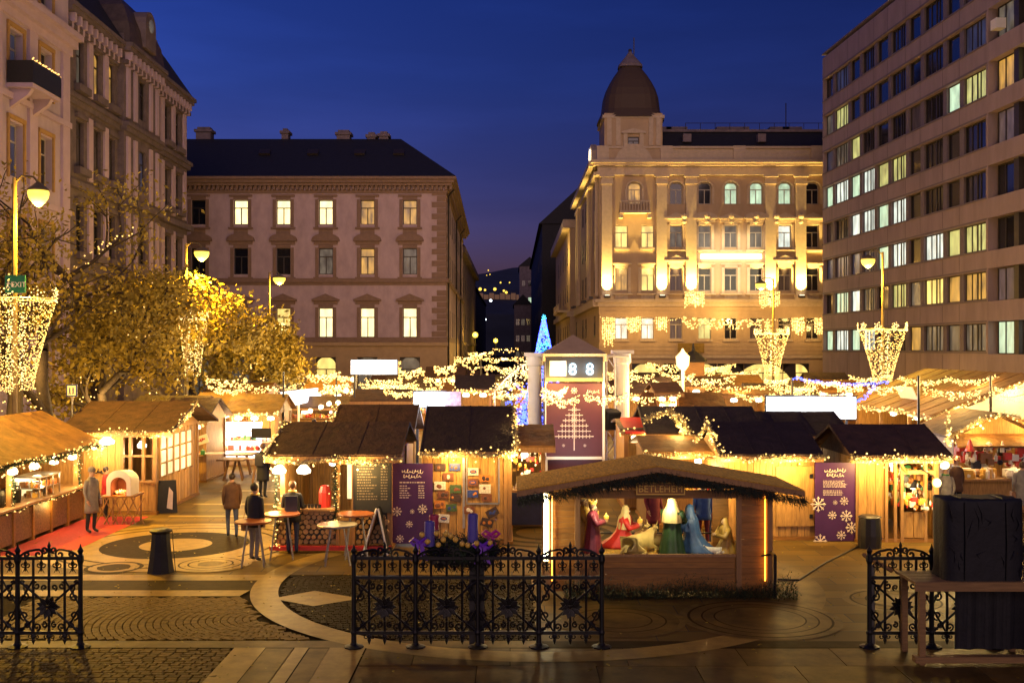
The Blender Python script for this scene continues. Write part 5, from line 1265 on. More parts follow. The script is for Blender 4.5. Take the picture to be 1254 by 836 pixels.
# hut H with window front
YH = 30.6; hx0, hx1 = X_(108,YH), X_(191,YH); hc = (hx0+hx1)/2
H = hut('brown roofed hut with small paned windows behind the clay oven', hc-.1, YH, hx1-hx0+.2, 4.2, 2.38, 3.1, over=.35, side=.55, front='open', lamps=0)
lh = lambda px: X_(px,YH) - hc + .1
planks(H, lh(104), lh(190), .1, .95, 0, 'wood_v', w=.2); planks(H, lh(104), lh(150), .95, 2.3, .02, 'wood_v', w=.2)
for px in (150,160,176,190): MB().box(-.04,.04,-.06,.06,.9,2.35).build('window_post', M['wood_post'], H, loc=(lh(px),0,0))
MB().box(lh(150),lh(190),-.05,.05,1.66,1.72).box(lh(150),lh(190),-.08,.08,.92,.98).build('window_rail', M['wood_post'], H)
shade_lamp(H, lh(165), .6, 1.95, 300, .14); shade_lamp(H, lh(120), -.3, 2.0, 150, .08)
wsx = (hx1-hx0+.2)/2
for k in range(6):
    MB().box(-.02,.03,-.05,.05,1.0,2.2).build('side_window_post', M['wood_post'], H, loc=(wsx+.01,.3+k*.62,0))
for k in range(5):
    for z in (1.05,1.45,1.85): MB().box(wsx-.015,wsx+.005,.36+k*.62,.86+k*.62,z,z+.34).build('side_pane', M['warmbox'], H)
light('POINT','side_glow',(wsx+1.0,2.4,1.7),120,WARM,.2,H)
squiggle(H, lh(112), lh(128), 1.25, -.02, .14, m='black', seed=4, th=.02)
garland([wpt(H,lh(150)-1.4+i*.3,-.42,2.36-.06*math.sin(i)) for i in range(10)] + [wpt(H,wsx+.5,-.3,2.4),wpt(H,wsx+.55,1.0,2.7),wpt(H,wsx+.55,2.1,3.15)], 'fairy light garland along the eave and right gable of the window hut behind the oven', nl=3, power=100)
garland([wpt(H,lh(117)+.22*math.cos(2*PI*i/14),-.05,1.85+.22*math.sin(2*PI*i/14)) for i in range(15)], 'small round wreath of lights on the wall of the window hut', r=.03, bulb=.016, power=6)
# rows behind
def simple(label, px0, px1, Y, eave_py, ridge_py, d=2.6, roof='hut_roof', power=180, lamps=2, cols=range(7), gl=None, n=40, **k):
    x0, x1 = X_(px0,Y), X_(px1,Y); t = hut(label, (x0+x1)/2, Y, x1-x0-.3, d, Z_(eave_py,Y-.4), Z_(ridge_py,Y+d/2), roof=roof, lamps=lamps, power=power*1.5, boards=False, battens=False, side=.15, shade_r=.0035*Y, **k)
    goods('bright goods on the '+label.split(' standing')[0][:60], t, -(x1-x0)/2+.2, (x1-x0)/2-.2, -.2, .4, 1.0, n, size=.07, cols=cols)
    if gl: eave_garland(t, x1-x0-.3, Z_(eave_py,Y-.4), gl, side=.15, rakes=k.get('rk',''), d=d, ridge=Z_(ridge_py,Y+d/2), power=70, bulb=.0011*Y, r=.12)
    return t
I1 = simple('small hut with red sign standing right behind the window hut', 196, 258, 38, 516, 489, power=260, gl='garland on the small hut with the red sign')
rs = thing('red_sign', 'small tilted white sign with red lettering left of the bright stall', 'sign', (X_(242,37), 36.6, Z_(540,37))); rs.rotation_euler = (0,rad(-18),0)
MB().box(-.5,.5,-.02,.02,-.15,.15).build('panel', M['white'], rs); squiggle(rs,-.4,.4,0,-.03,.1,m='red',seed=2,th=.022)
MB().box(-1.0,1.4,-.2,.2,1.02,1.06).build('shelf', M['white'], I1)
simple('brown hut standing with only its roof showing between the window hut and the yellow awning', 158, 248, 42, 502, 486, roof='hut_roof', power=200)
simple('yellow canvas stall standing in glaring light at the left', 234, 292, 45, 503, 482, roof='hut_roof_tan', power=500, gl='garland on the yellow canvas stall')
K1 = simple('tan gabled stall standing beside the thin black pole', 276, 345, 43, 506, 484, roof='hut_roof_tan', power=900, lamps=3, gl='garland on the tan gabled stall', cols=(0,2,2,1,2))
bx = MB().box(-.95,.95,-.05,.05,-.75,.75).build('glow_wall', M['screen']); tag(bx, 'glaring white back wall inside the tan gabled stall', 'light panel'); bx.location = (X_(288,42), 42.4, 1.1)  # glowing panel stands in for the blown-out lit interior
for z in (-.35,.05,.42): MB().box(-.95,.95,-.35,-.05,z-.02,z).build('shelf', M['wood_post'], bx)
goods('jumble of goods on the shelves against the glaring white wall', bx, -.9, .9, -.32, -.1, -.35, 34, size=.07, cols=(0,2,1,4)); goods('upper rows of goods against the glaring white wall', bx, -.9, .9, -.32, -.1, .05, 30, size=.06, cols=(0,2,3,4))
light('POINT','stall_glow',(0,-1.2,.2),330,HOT,.4,bx)
o = thing('hanging_chalkboard', 'small black board hanging in front of the tan gabled stall', 'sign', (X_(320,37), 37, Z_(530,37))); MB().box(-.34,.34,-.03,.03,-.17,.17).build('panel', M['board'], o); MB().bar((-.3,0,.17),(-.3,0,.6),.01,4).bar((.3,0,.17),(.3,0,.6),.01,4).build('hanger', M['black'], o)
# lit white awning front running away from the viewer
aw = thing('lit_awning', 'long glaring white lit awning front receding on the left', 'awning', (0,0,0)); aw.location = (X_(347,46), 46, 0)
p0, p1 = W(347,480,46), W(398,474,72); q0, q1 = W(347,500,46), W(398,487,72); off = Vector(aw.location)
MB().prism([p0-off,p1-off,q1-off,q0-off],(-.12,0,0)).build('lit_front', M['screen'], aw)
for f in (.05,.35,.65,.95): MB().bar((p0.lerp(p1,f)-off)*Vector((1,1,0)) if False else Vector(((q0.lerp(q1,f)-off).x-.2,(q0.lerp(q1,f)-off).y,0)),(q0.lerp(q1,f)-off)+Vector((-.2,0,.0)),.06,6).build('awning_post', M['white'], aw)
light('POINT','awning_glow',(1.0,8,2.2),330,HOT,.5,aw)
for k, (px, py) in enumerate(((432,464),(414,493),(403,494),(393,498),(424,478),(380,503))): 
    z = Z_(py,50); o = MB().ball((0,0,0),.12,8,6).build('globe_lamp', M['bulb_hot']); tag(o, ['globe lamp below the white signboard','globe lamp hanging second from the right of the awning row','globe lamp in the middle of the awning row','globe lamp at the left of the awning row','globe lamp higher up beside the signboard pole','lowest globe lamp of the awning row'][k], 'lamp', 'globe lamps in front of the receding stalls'); o.location = (X_(px,50),50,z); light('POINT','globe_glow',(0,-.3,-.1),120,HOT,.1,o)
simple('long brown roofed stall standing under the slanting strings', 352, 428, 58, 500, 486, roof='hut_roof', power=300, cols=(0,2,1,6), n=60)
simple('brown roofed stall standing behind the white screen', 430, 505, 46, 492, 478, roof='hut_roof', power=260)
simple('dark roofed stall standing in the middle with green cloths', 556, 606, 48, 478, 461, roof='hut_roof_dark', power=420, gl='white garland on the dark roofed stall with green cloths', cols=(3,3,2,6))
simple('stall standing at the mouth of the street', 520, 570, 70, 462, 450, roof='hut_roof', power=300)
simple('brown roofed stall standing right of the pavilion', 762, 826, 52, 483, 463, roof='hut_roof', power=420, gl='white garland on the brown roofed stall right of the pavilion', cols=(2,2,1,5))
simple('white lit counter stall standing beside the lantern post', 800, 836, 44, 482, 470, roof='hut_roof_tan', power=700, cols=(2,5,2))
simple('stall standing with red posts behind the crowd', 838, 892, 54, 474, 462, roof='hut_roof', power=320, cols=(0,2,4))
simple('yellow roofed kiosk standing under the arched windows', 892, 936, 56, 474, 460, roof='hut_roof_tan', power=420, cols=(1,2,2))
simple('low stall standing left of the white light panel', 880, 950, 46, 484, 474, roof='hut_roof_tan', power=420, cols=(2,1,0))
simple('far stall standing at the foot of the office block', 990, 1060, 58, 478, 466, roof='hut_roof_tan', power=300)
simple('far left stall standing under the yellow trees', 250, 330, 54, 482, 470, roof='hut_roof_tan', power=260)
simple('stall with tan roof standing right of the stable roof', 786, 884, 28.4, 556, 536, roof='hut_roof_tan', power=200, cols=(2,1,0), gl='garland on the tan roofed stall right of the stable roof')
RD = simple('red canopied stall standing right of the white column', 758, 826, 31.5, 528, 515, roof='hut_roof', power=240, gl='garland on the red canopied stall', cols=(2,0,5))
MB().prism([(-.7,-.6,2.3),(.5,-.6,2.3),(.5,.9,2.62),(-.7,.9,2.62)],(0,0,.07)).build('red_canopy', M['red'], RD)
# white boards, screens, panels of light
def lightbox(label, px0, px1, py0, py1, Y, m='screen', power=300, col=(.9,.93,1), pole=None, name='lit_signboard', rot=0):
    x0, x1, z0, z1 = X_(px0,Y), X_(px1,Y), Z_(py1,Y), Z_(py0,Y); t = thing(name, label, 'sign', ((x0+x1)/2, Y, 0), rot); hw = (x1-x0)/2
    MB().box(-hw,hw,-.06,.06,z0,z1).build('lit_face', M[m], t); MB().box(-hw-.05,hw+.05,.06,.16,z0-.05,z1+.05).build('casing', M['black'], t)
    for x in ([pole] if pole is not None else [-hw*.8,hw*.8]): MB().box(x-.04,x+.04,.06,.14,0,z0).build('post', M['black'], t)
    if power: light('POINT','soft_glow',(0,-1.0,(z0+z1)/2),power,col,.3,t)
    return t
lightbox('white lit signboard on a thin pole in front of the pink palace', 430, 486, 441, 458, 52, pole=-.9, power=200, col=(1,.9,.7))
lightbox('white lit screen standing behind the central hut, bluish white', 507, 545, 480, 498, 34, power=330)
lightbox('small lower white lit panel under the bluish screen', 523, 539, 499, 517, 33, power=100)
ps = MB().box(-.3,.3,-.03,.03,-.28,.28).build('poster', mat('poster_print',(.25,.16,.22),.5,.6,7)); tag(ps, 'mauve poster right of the bluish white screen', 'poster'); ps.location = (X_(553,34),34,Z_(490,34))
wp = lightbox('long dazzling cool white light panel on the right above the dark roofs', 940, 1046, 486, 512, 37, power=800, name='light_wall', rot=rad(-9))
# lantern post
lp = thing('lantern_post', 'white lit lantern post in the middle right of the market', 'street lamp', (X_(836,52),52,0)); zz_ = Z_(444,52)
MB().lathe([(.14,0),(.10,.6),(.08,zz_-.4)],8).build('pole', M['plaster'], lp); MB().lathe([(.12,0),(.3,.25),(.34,.7),(.1,.95),(.03,1.1)],8,(0,0,zz_-.4)).build('lamp_glass', M['bulb_hot'], lp); light('POINT','lamp_light',(0,-.7,zz_),500,HOT,.2,lp)
kb = thing('kiosk_roof', 'dark pointed kiosk roof behind the lantern post', 'kiosk', (X_(849,56),56,0)); zz_ = Z_(441,56)
MB().lathe([(.7,zz_-.1),(.75,zz_),(.35,zz_+.35),(.1,zz_+.5),(.04,zz_+.9)],8).build('roof', M['roof_dark'], kb); MB().box(-.5,.5,-.5,.5,0,zz_-.1).build('wall', M['wood_dark'], kb)
# ---- pavilion with clock and maroon banner
PV = 34; pcx = X_(704,PV); pv = thing('clock_pavilion', 'tall tented pavilion with digit display and maroon snowflake tree banner', 'pavilion', (pcx, PV, 0)); lp_ = lambda px: X_(px,PV)-pcx
z_t, z_s0, z_s1, z_b0 = Z_(433,PV), Z_(467,PV), Z_(437,PV), Z_(562,PV)
MB().box(lp_(669),lp_(739),0,2.0,.2,z_s0-.1).build('core', M['maroon'], pv)
for px in (669,739): MB().box(-.04,.04,-.04,.04,0,z_t).build('frame_post', M['white'], pv, loc=(lp_(px),0,0)); MB().box(-.04,.04,-.04,.04,0,z_t).build('frame_post', M['white'], pv, loc=(lp_(px),2.0,0))
hx = lp_(741)
MB().add([(-hx-.05,-.1,z_t),(hx+.05,-.1,z_t),(hx+.05,2.1,z_t),(-hx-.05,2.1,z_t),(0,1.0,z_t+.62),(-hx-.05,-.1,z_t-.25),(hx+.05,-.1,z_t-.25),(hx+.05,2.1,z_t-.25),(-hx-.05,2.1,z_t-.25)],[(0,1,4),(1,2,4),(2,3,4),(3,0,4),(5,6,1,0),(6,7,2,1),(7,8,3,2),(8,5,0,3)]).build('tent_roof', mat('tent_canvas',(.50,.36,.22),.8,.1,3), pv)
MB().box(lp_(668),lp_(738),-.12,-.02,z_s0,z_s1).build('display_case', M['black'], pv); MB().box(lp_(673),lp_(693),-.14,-.12,z_s0+.18,z_s1-.12).build('clock_face', M['plaster'], pv); MB().box(lp_(668),lp_(738),-.13,-.12,z_s0,z_s0+.12).build('display_trim', M['wood_post'], pv)
for px in (701,722):
    text('8', .56, M['bulb_cyan'], pv, (lp_(px),-.13,Z_(459,PV)), name='digit', depth=.01)
    light('POINT','digit_glow',(lp_(px),-.4,Z_(452,PV)),18,(.5,.8,1),.05,pv)
ba = MB().box(lp_(669),lp_(737),-.06,-.03,z_b0,z_s0-.05).build('banner', M['maroon'], pv); MB().box(lp_(669),lp_(737),-.08,-.06,z_b0,z_b0+.09).build('banner_hem', M['white'], pv)
tb = MB(); cxp = lp_(703)
tb.bar((cxp,-.075,Z_(551,PV)),(cxp,-.075,Z_(497,PV)),.018,4)
for k in range(6):
    z = Z_(534-k*6.5,PV); L = .62-k*.085
    tb.bar((cxp-L,-.075,z),(cxp+L,-.075,z),.014,4)
    for j in range(int(L/.11)):
        for s in (-1,1): tb.bar((cxp+s*(j+.5)*.11,-.075,z-.06),(cxp+s*(j+.5)*.11,-.075,z+.07),.010,4)
tag(tb.build('printed_tree', M['print'], ba), kind='stuff')
for px, py, r in ((703,478,.11),(703,514,.12),(690,545,.05),(716,545,.05)): snowflake(ba, lp_(px), Z_(py,PV), -.075, r)
squiggle(ba, lp_(718), lp_(734), Z_(479,PV), -.075, .1, seed=6, th=.012)
light('SPOT','banner_lamp',(0,-2.2,1.4),130,(1,.9,.9),.1,pv,rot=(rad(115),0,0),spot=80)
for px, lab, zt_ in ((655,'white round column left of the pavilion',436),(762,'white column at the right of the pavilion',433)):
    o = thing('white_column', lab, 'column', (X_(px,36),36,0), 0, 'white columns beside the pavilion'); z = Z_(zt_,36)
    MB().lathe([(.30,0),(.30,.3),(.25,.35),(.24,z-.35),(.30,z-.3),(.30,z)],20).build('shaft', M['white'], o, smooth=False); MB().box(-.36,.36,-.36,.36,z,z+.12).build('cap', M['white'], o)
tr = thing('lighting_truss', 'white steel truss leg between the pavilion and the right column', 'truss', (X_(748,35.5),35.5,0)); z = Z_(436,35.5)
for x in (-.14,.14): MB().bar((x,0,0),(x,0,z),.035,6).build('chord', M['white'], tr)
for k in range(11): MB().bar((-.14 if k % 2 else .14,0,k*z/11),(.14 if k % 2 else -.14,0,(k+1)*z/11),.018,5).build('lacing', M['white'], tr)
MB().bar((-.3,0,z),(.6,0,z),.05,6).build('top_bar', M['white'], tr)
light('POINT','truss_light',(-.5,-1.2,2.2),160,(.6,.65,1),.2,tr)
sp = thing('loudspeaker', 'black loudspeaker tilted down beside the white column', 'loudspeaker', (X_(748,34.5),34.4,Z_(513,34.5))); sp.rotation_euler = (rad(15),0,rad(20)); MB().box(-.24,.24,-.2,.2,-.3,.3).build('cabinet', M['black'], sp); MB().box(-.2,.2,-.22,-.2,-.26,.26).build('grille', M['iron'], sp)
# blue LED tree and the white arch of lights
bt = thing('led_tree', 'tall cone shaped blue and cyan LED tree left of the pavilion', 'christmas tree', (X_(666,44),44,0)); zt_ = Z_(391,44)
MB().lathe([(1.0,1.0),(.98,1.2),(.03,zt_-.05)],14).build('net_cone', M['black_cloth'], bt); MB().bar((0,0,0),(0,0,1.1),.08,8).build('pole', M['black'], bt)
Bc, Bb = [], []
for k in range(2400):
    f = R.random()**.75; z = 1.1+(zt_-1.1)*f; rr = 1.04*(1-f)+.04; a = R.uniform(-PI,PI); (Bc if (f > .66 and R.random() < .4) else Bb).append((rr*math.cos(a),rr*math.sin(a),z))
for k in range(7):
    a = 2*PI*k/7; Bc += [(.1*i/6*math.cos(a),-.02,zt_+.05+.16*i/6*math.sin(a)) for i in range(6)]
bulb_mesh('cyan_lights', Bc, .026, 'bulb_cyan', bt); bulb_mesh('blue_lights', Bb, .042, 'bulb_blue', bt)
light('POINT','led_glow',(0,-1.2,4),90,(.1,.3,1),.4,bt); light('POINT','led_glow',(-.9,-1.2,2),80,(.1,.1,1),.4,bt)
bs = tag(MB().tube([(X_(640,40)+.25*math.cos(k*.5),40,.7+.05*k) for k in range(40)],.02,4).build('blue_light_bush', M['black']), 'tangle of blue lights left of the white column', 'light decoration')
bulb_mesh('blue_lights', [(X_(640,40)+R.gauss(0,.28),40+R.gauss(0,.2),1.9+R.gauss(0,.6)) for k in range(420)], .034, 'bulb_blue', bs)
ar = thing('light_arch', 'half arch of dense white fairy lights left of the columns', 'light arch', (X_(630,46),46,0)); pts = []
for k in range(25):
    t_ = k/24; px = 606+44*t_; py = 478-32*math.sin(t_*PI*.5); pts.append(W(px,py,46)-Vector((X_(630,46),46,0)))
MB().tube(pts,.04,5).build('hoop', M['steel'], ar); MB().bar((pts[0].x,0,0),pts[0],.04,5).build('leg', M['steel'], ar); MB().bar((pts[-1].x,0,0),pts[-1],.04,5).build('leg', M['steel'], ar)
bulb_mesh('fairy_lights', [p+Vector((R.gauss(0,.12),R.gauss(0,.15),R.gauss(-.12,.18))) for p in resample(pts,.05) for _ in range(7)], .032, 'bulb_hot', ar); light('POINT','arch_glow',(0,-.8,3.1),300,WARM,.3,ar)
for k, (px, lab) in enumerate(((570,'left lit arch shaped window frame at the street opening'),(588,'right lit arch shaped frame at the street opening'))):
    o = thing('lit_arch_frame', lab, 'light arch', (X_(px,78),78,0), 0, 'lit arches at the street opening'); pts = [(.55*math.cos(PI*j/12),0,Z_(458,78)+.55*math.sin(PI*j/12)) for j in range(13)]
    pts = [(.55,0,0)]+pts+[(-.55,0,0)]; MB().tube(pts,.05,5).build('hoop', M['steel'], o); bulb_mesh('fairy_lights', [p+Vector((R.gauss(0,.05),-.05,R.gauss(0,.05))) for p in resample(pts,.12) if p.z > 1.2], .07, 'bulb', o)

# more stalls and strings filling the far half of the market
far = [(-11.5,66,'narrow far stall by the lamp post under the palace'),(-8.2,74,'far stall in front of the palace corner'),(-6.0,62,'far stall with pale lit front left of the street axis'),(-2.2,58,'far stall on the street axis behind the dark roofed one'),
 (-3.8,84,'most distant stall at the palace corner'),(1.6,66,'far stall just left of the pavilion tent'),(3.6,80,'distant stall at the foot of the domed building corner'),(5.2,58,'far stall behind the pavilion on its right'),(8.4,70,'far stall in front of the first shop arch'),
 (11.2,64,'far stall in front of the second shop arch'),(14.6,72,'far stall under the funnel of the domed building'),(12.8,50,'stall between the crowd and the light panel'),(17.8,62,'far stall under the funnel by the office block'),(20.5,54,'far stall at the office block wall'),(21.5,72,'far stall in the corner between the two right buildings'),(7.2,44,'stall behind the long dark roof')]
for k, (x, Y, lab) in enumerate(far):
    e = 2.1+.1*(k%3); t = hut(lab, x, Y, 2.6+.5*(k%2), 2.4, e, e+.75, roof=('hut_roof_tan','hut_roof','hut_roof_dark')[k%3], lamps=2, power=1000, boards=False, battens=False, side=.15, shade_r=.0032*Y)
    goods('bright goods on the '+lab[:58], t, -1.1, 1.1, -.2, .4, 1.0, 40, size=.09)
    eave_garland(t, 2.6+.5*(k%2), e, 'lit garland on the '+lab[:56], side=.15, d=2.4, ridge=e+.75, power=60, bulb=.0010*Y, r=.10)
more = [(440,470,492,470,58),(492,474,540,474,56),(556,466,604,466,52),(430,478,470,478,50),(604,468,640,468,58),(640,456,664,456,60),(256,472,300,476,40),(330,462,372,458,62),(404,458,436,462,66),(470,476,508,480,44),(512,452,540,458,72),(545,474,562,470,60),(596,446,640,452,56),(610,482,650,478,46),(740,470,772,474,44),(742,458,780,452,62),(810,456,850,460,54),
 (850,450,900,446,64),(884,456,930,452,60),(900,480,948,484,40),(948,478,990,470,48),(985,462,1030,468,46),(1040,462,1090,458,44),(1100,460,1160,466,40),(1160,464,1220,460,38),(1215,484,1262,480,33)]
for k, (xa, ya, xb, yb2, Y) in enumerate(more):
    near = ('left of the pavilion, nearest the palace','left of the pavilion, lower down','left of the white column','over the left stalls','by the yellow trees','left of the white signboard','under the white signboard','by the palace corner','across the street mouth','over the middle of the market','beside the white arch','near the pavilion','over the crowd')[min(12, k//2)]
    string_light(W(xa,(ya+yb2)/2-2+(ya-yb2)*.25,Y), W(xb,(ya+yb2)/2-2+(yb2-ya)*.25,Y), .15, ('upper' if k % 2 else 'lower')+' of two fine golden light strings '+near, drop=.006*Y, n=40, bulb=.00068*Y, power=60)
# ================================================================= nativity stable
SY = 20.7; scx = 2.9
st = thing('nativity_stable', 'low thatched nativity stable with BETLEHEM sign, board walls and fir edged gable', 'stable', (scx, SY, 0))
ls = lambda px, Y=SY: X_(px, Y) - scx
zt_, zb_ = 1.88, .74
x0, x1, o0, o1 = ls(672), ls(940), ls(707), ls(904)
planks(st, x0, x1, .06, zb_, 0, 'wood_dark', vertical=False, w=.115, t=.035)
planks(st, x0, o0, zb_, zt_+.2, 0, 'wood_dark', vertical=False, w=.115, t=.035); planks(st, o1, x1, zb_, zt_+.2, 0, 'wood_dark', vertical=False, w=.115, t=.035)
D_ = 1.7
for x in (x0+.02, x1-.02): planks(st, .05, D_, .06, zt_+.2, x, 'wood_dark', vertical=False, w=.115, axis='y')
MB().box(o1-.32,o1,.95,.99,zb_,zt_).build('inner_panel', M['wood_dark'], st)
for x in (x0-.03, x1+.03, o0, o1):
    for y in (-.04, D_): MB().box(-.05,.05,-.045,.045,0,zt_+.15).build('post', M['wood_post'] if y else M['wood_dark'], st, loc=(x,y,0))
MB().box(x0,x1,.04,D_,zb_-.06,zb_-.02).build('floor', M['thatch'], st)
MB().box(o0,o1,-.06,.02,zb_,zb_+.05).build('sill', M['wood_post'], st)
MB().bar((o0,D_,.90),(o1,D_,.90),.02,6).build('back_rail', M['black'], st)
MB().box(ls(698),ls(948),-.06,-.02,zt_,zt_+.16).build('lintel', M['wood_dark'], st)
ap = ls(805, 20.4); el, er = X_(633,20.4)-scx, X_(985,20.4)-scx; za, ze = 2.44, 1.97; yf, yb = -.32, D_+.25
for xe in (el, er):
    MB().prism([(xe,yf,ze),(ap,yf,za),(ap,yf,za+.10),(xe,yf,ze+.10)],(0,yb-yf,0)).build('roof_slope', M['thatch'], st)
    MB().prism([(xe,yf-.05,ze-.02),(ap,yf-.05,za-.02),(ap,yf-.05,za+.08),(xe,yf-.05,ze+.08)],(0,.045,0)).build('fascia_board', M['wood_post'], st)
MB().prism([(x0,-.015,zt_+.19),(x1,-.015,zt_+.19),(x1,-.015,zt_+.2),(ap,-.015,za-.03),(x0,-.015,zt_+.2)],(0,.03,0)).build('gable', M['wood_dark'], st)
sw_ = MB()      # straw ends roughening the roof edge
for k in range(2600):
    f = R.random(); s = R.random() < .5; xe = el if s else er; x = ap+(xe-ap)*f; z = za+(ze-za)*f+R.uniform(.0,.115); y = R.uniform(yf,yb) if R.random() < .7 else yf-.02
    if y > yf: z = za+(ze-za)*f+.10
    d = Vector((R.gauss(0,.02)+(xe-ap)*.02,-R.uniform(.02,.09),R.uniform(-.03,.02))); sw_.add([(x-.005,y,z),(x+.005,y,z),tuple(Vector((x,y,z))+d)],[(0,1,2)])
tag(sw_.build('straw_ends', M['thatch'], st), kind='stuff')
fr_ = MB()
for k in range(5200):
    f = R.random(); s = R.random() < .5; xe = el if s else er; p = Vector((ap+(xe-ap)*f, yf-.07+R.gauss(0,.05), za+(ze-za)*f-.09+R.gauss(0,.045)))
    d = Vector((R.gauss(0,.07),R.gauss(0,.05),-abs(R.gauss(.03,.07)))); e = Vector((.006,0,.004)); fr_.add([p-e,p+e,p+d],[(0,1,2)])
fg = tag(fr_.build('fir_garland', M['fir_dark']), 'dark fir garland along the front gable of the stable', 'garland', None, 'stuff'); fg.location = st.location
sg = thing('stable_sign', 'yellow bordered wooden sign reading BETLEHEM under the stable gable', 'sign', (X_(809,20.5), 20.52, Z_(598,20.5)))
MB().box(-.47,.47,-.02,.02,-.12,.12).build('board', M['wood_dark'], sg); sm_ = mat('sign_yellow',(.80,.52,.09),.5,.1,6)
for a in ((-.47,.47,.10,.12),(-.47,.47,-.12,-.10),(-.47,-.45,-.1,.1),(.45,.47,-.1,.1)): MB().box(a[0],a[1],-.032,-.02,a[2],a[3]).build('border', sm_, sg)
text('BETLEHEM', .185, sm_, sg, (0,-.026,-.065))
for f in (-.3,.3): MB().bar((f,0,.12),(f,0,.3),.01,4).build('hanger', M['black'], sg)
tb_ = thing('tube_light', 'bright upright fluorescent tube on the left corner of the stable', 'lamp', (X_(668.5,20.55),20.55,0)); z0, z1 = Z_(686,20.55), Z_(604,20.55)
MB().bar((0,0,z0),(0,0,z1),.04,10).build('tube', M['tube'], tb_); MB().bar((0,0,z1),(0,0,z1+.06),.045,8).bar((0,.05,z0),(0,.05,z1),.02,6).build('holder', M['steel'], tb_)
am = MB().box(-.012,.012,-.012,.012,.28,1.93).build('led_strip', M['amber']); tag(am, 'thin amber LED strip down the right corner of the stable', 'lamp'); am.location = (X_(937,20.62),20.62,0)
am = MB().box(-.009,.009,-.009,.009,.28,1.93).build('led_strip', M['amber']); tag(am, 'thin amber LED strip just right of the fluorescent tube', 'lamp'); am.location = (X_(676,20.62),20.62,0)
for x, pw in ((ls(745),110),(ls(815),130),(ls(880),70)):
    l_ = MB().lathe([(.05,.1),(.06,0),(.04,-.02)],8,(x,.10,zt_+.02)).build('spotlight', M['black'], st); light('SPOT','spot_beam',(x,-.02,zt_-.02),pw*.5,(1,.84,.5),.06,l_,rot=(rad(50),0,0),spot=120)
ff = MB()
for k in range(9000):
    p = Vector((R.uniform(ls(690),ls(972)), -.18-abs(R.gauss(0,.14)), abs(R.gauss(0,.10)))); p.z *= 1.3+.35*math.sin(p.x*3.1)
    a = R.uniform(0,2*PI); d = Vector((math.cos(a)*.09,math.sin(a)*.06-.02,R.gauss(.02,.05))); e = Vector((-d.y,d.x,.01)).normalized()*.008; ff.add([p-e,p+e,p+d],[(0,1,2)])
fo = tag(ff.build('fir_branches', M['fir']), 'fir branches laid along the foot of the stable front', 'branches', None, 'stuff'); fo.location = st.location
hr = thing('handrail', 'short black iron handrail at the right corner of the stable', 'handrail', (X_(949,20.4),20.4,0)); zr = Z_(680,20.4)
MB().bar((0,0,0),(0,0,zr),.035,6).build('post', M['black'], hr); MB().bar((0,0,zr),(-.12,.9,zr+.12),.03,6).build('rail', M['black'], hr); MB().bar((-.12,.9,0),(-.12,.9,zr+.12),.03,6).build('post', M['black'], hr)
MB().tube([(-.05,.2,zr*.98),(-.25,.0,zr*1.0)],.02,6).build('rail', M['black'], hr)
cb_ = MB().tube([G(1062,664)+Vector((0,0,.02)),G(1010,690)+Vector((0,0,.02)),G(978,711)+Vector((0,0,.02)),G(952,710)+Vector((0,0,.02))],.02,5).build('ground_cable', M['black']); tag(cb_, 'black cable on the paving right of the stable', 'cable')
# ---------------------------------------------------------------- figures
def loft(rings, n=16, fold=0, nf=8):
    vs = []; fs = []
    for i, (x,y,z,rx,ry) in enumerate(rings):
        for k in range(n):
            t = 2*PI*k/n; q = 1+fold*math.sin(nf*t+.5*math.sin(i)); vs.append((x+rx*q*math.cos(t), y+ry*q*math.sin(t), z))
    for i in range(len(rings)-1):
        for k in range(n): fs.append((i*n+k,i*n+(k+1)%n,(i+1)*n+(k+1)%n,(i+1)*n+k))
    fs += [tuple(range(n))[::-1], tuple((len(rings)-1)*n+k for k in range(n))]
    return MB().add(vs, fs)
def skin(verts, edges, name, mats, classify=None, sub=1, root=0):
    me = bpy.data.meshes.new(name+'_skel'); me.from_pydata([v[0] for v in verts], edges, []); o = bpy.data.objects.new('skel', me); COL.objects.link(o)
    m = o.modifiers.new('s','SKIN'); m.use_smooth_shade = True; ss = o.modifiers.new('u','SUBSURF'); ss.levels = sub; ss.render_levels = sub
    for i, v in enumerate(verts):
        r = v[1]; me.skin_vertices[0].data[i].radius = r if isinstance(r, tuple) else (r, r); me.skin_vertices[0].data[i].use_root = (i == root)
    dg = bpy.context.evaluated_depsgraph_get(); dg.update()
    out = bpy.data.meshes.new_from_object(o.evaluated_get(dg)); out.name = name; bpy.data.objects.remove(o); bpy.data.meshes.remove(me)
    out.materials.clear()
    for mm in mats: out.materials.append(mm)
    if classify:
        V = [Vector(v[0]) for v in verts]
        for p in out.polygons:
            c = p.center; best = 0; bd = 1e9
            for ei, (a, b) in enumerate(edges):
                A_, B__ = V[a], V[b]; ab = B__-A_; t = max(0,min(1,(c-A_).dot(ab)/max(1e-9,ab.length_squared))); d = (A_+ab*t-c).length
                if d < bd: bd = d; best = ei
            p.material_index = classify(best, c)
    for p in out.polygons: p.use_smooth = True
    return out
SK = mat('skin',(.42,.24,.15),.6,.1,12); HAIRD = mat('dark_hair',(.025,.016,.012),.6,.3,30); HAIRB = mat('brown_hair',(.10,.05,.025),.6,.3,30)
GOLDP = mat('gilded_paint',(.70,.45,.07),.35,.2,12); IVORY = mat('ivory_paint',(.46,.34,.10),.45,.15,10); SKP = mat('painted_skin',(.52,.33,.16),.45,.1,12)
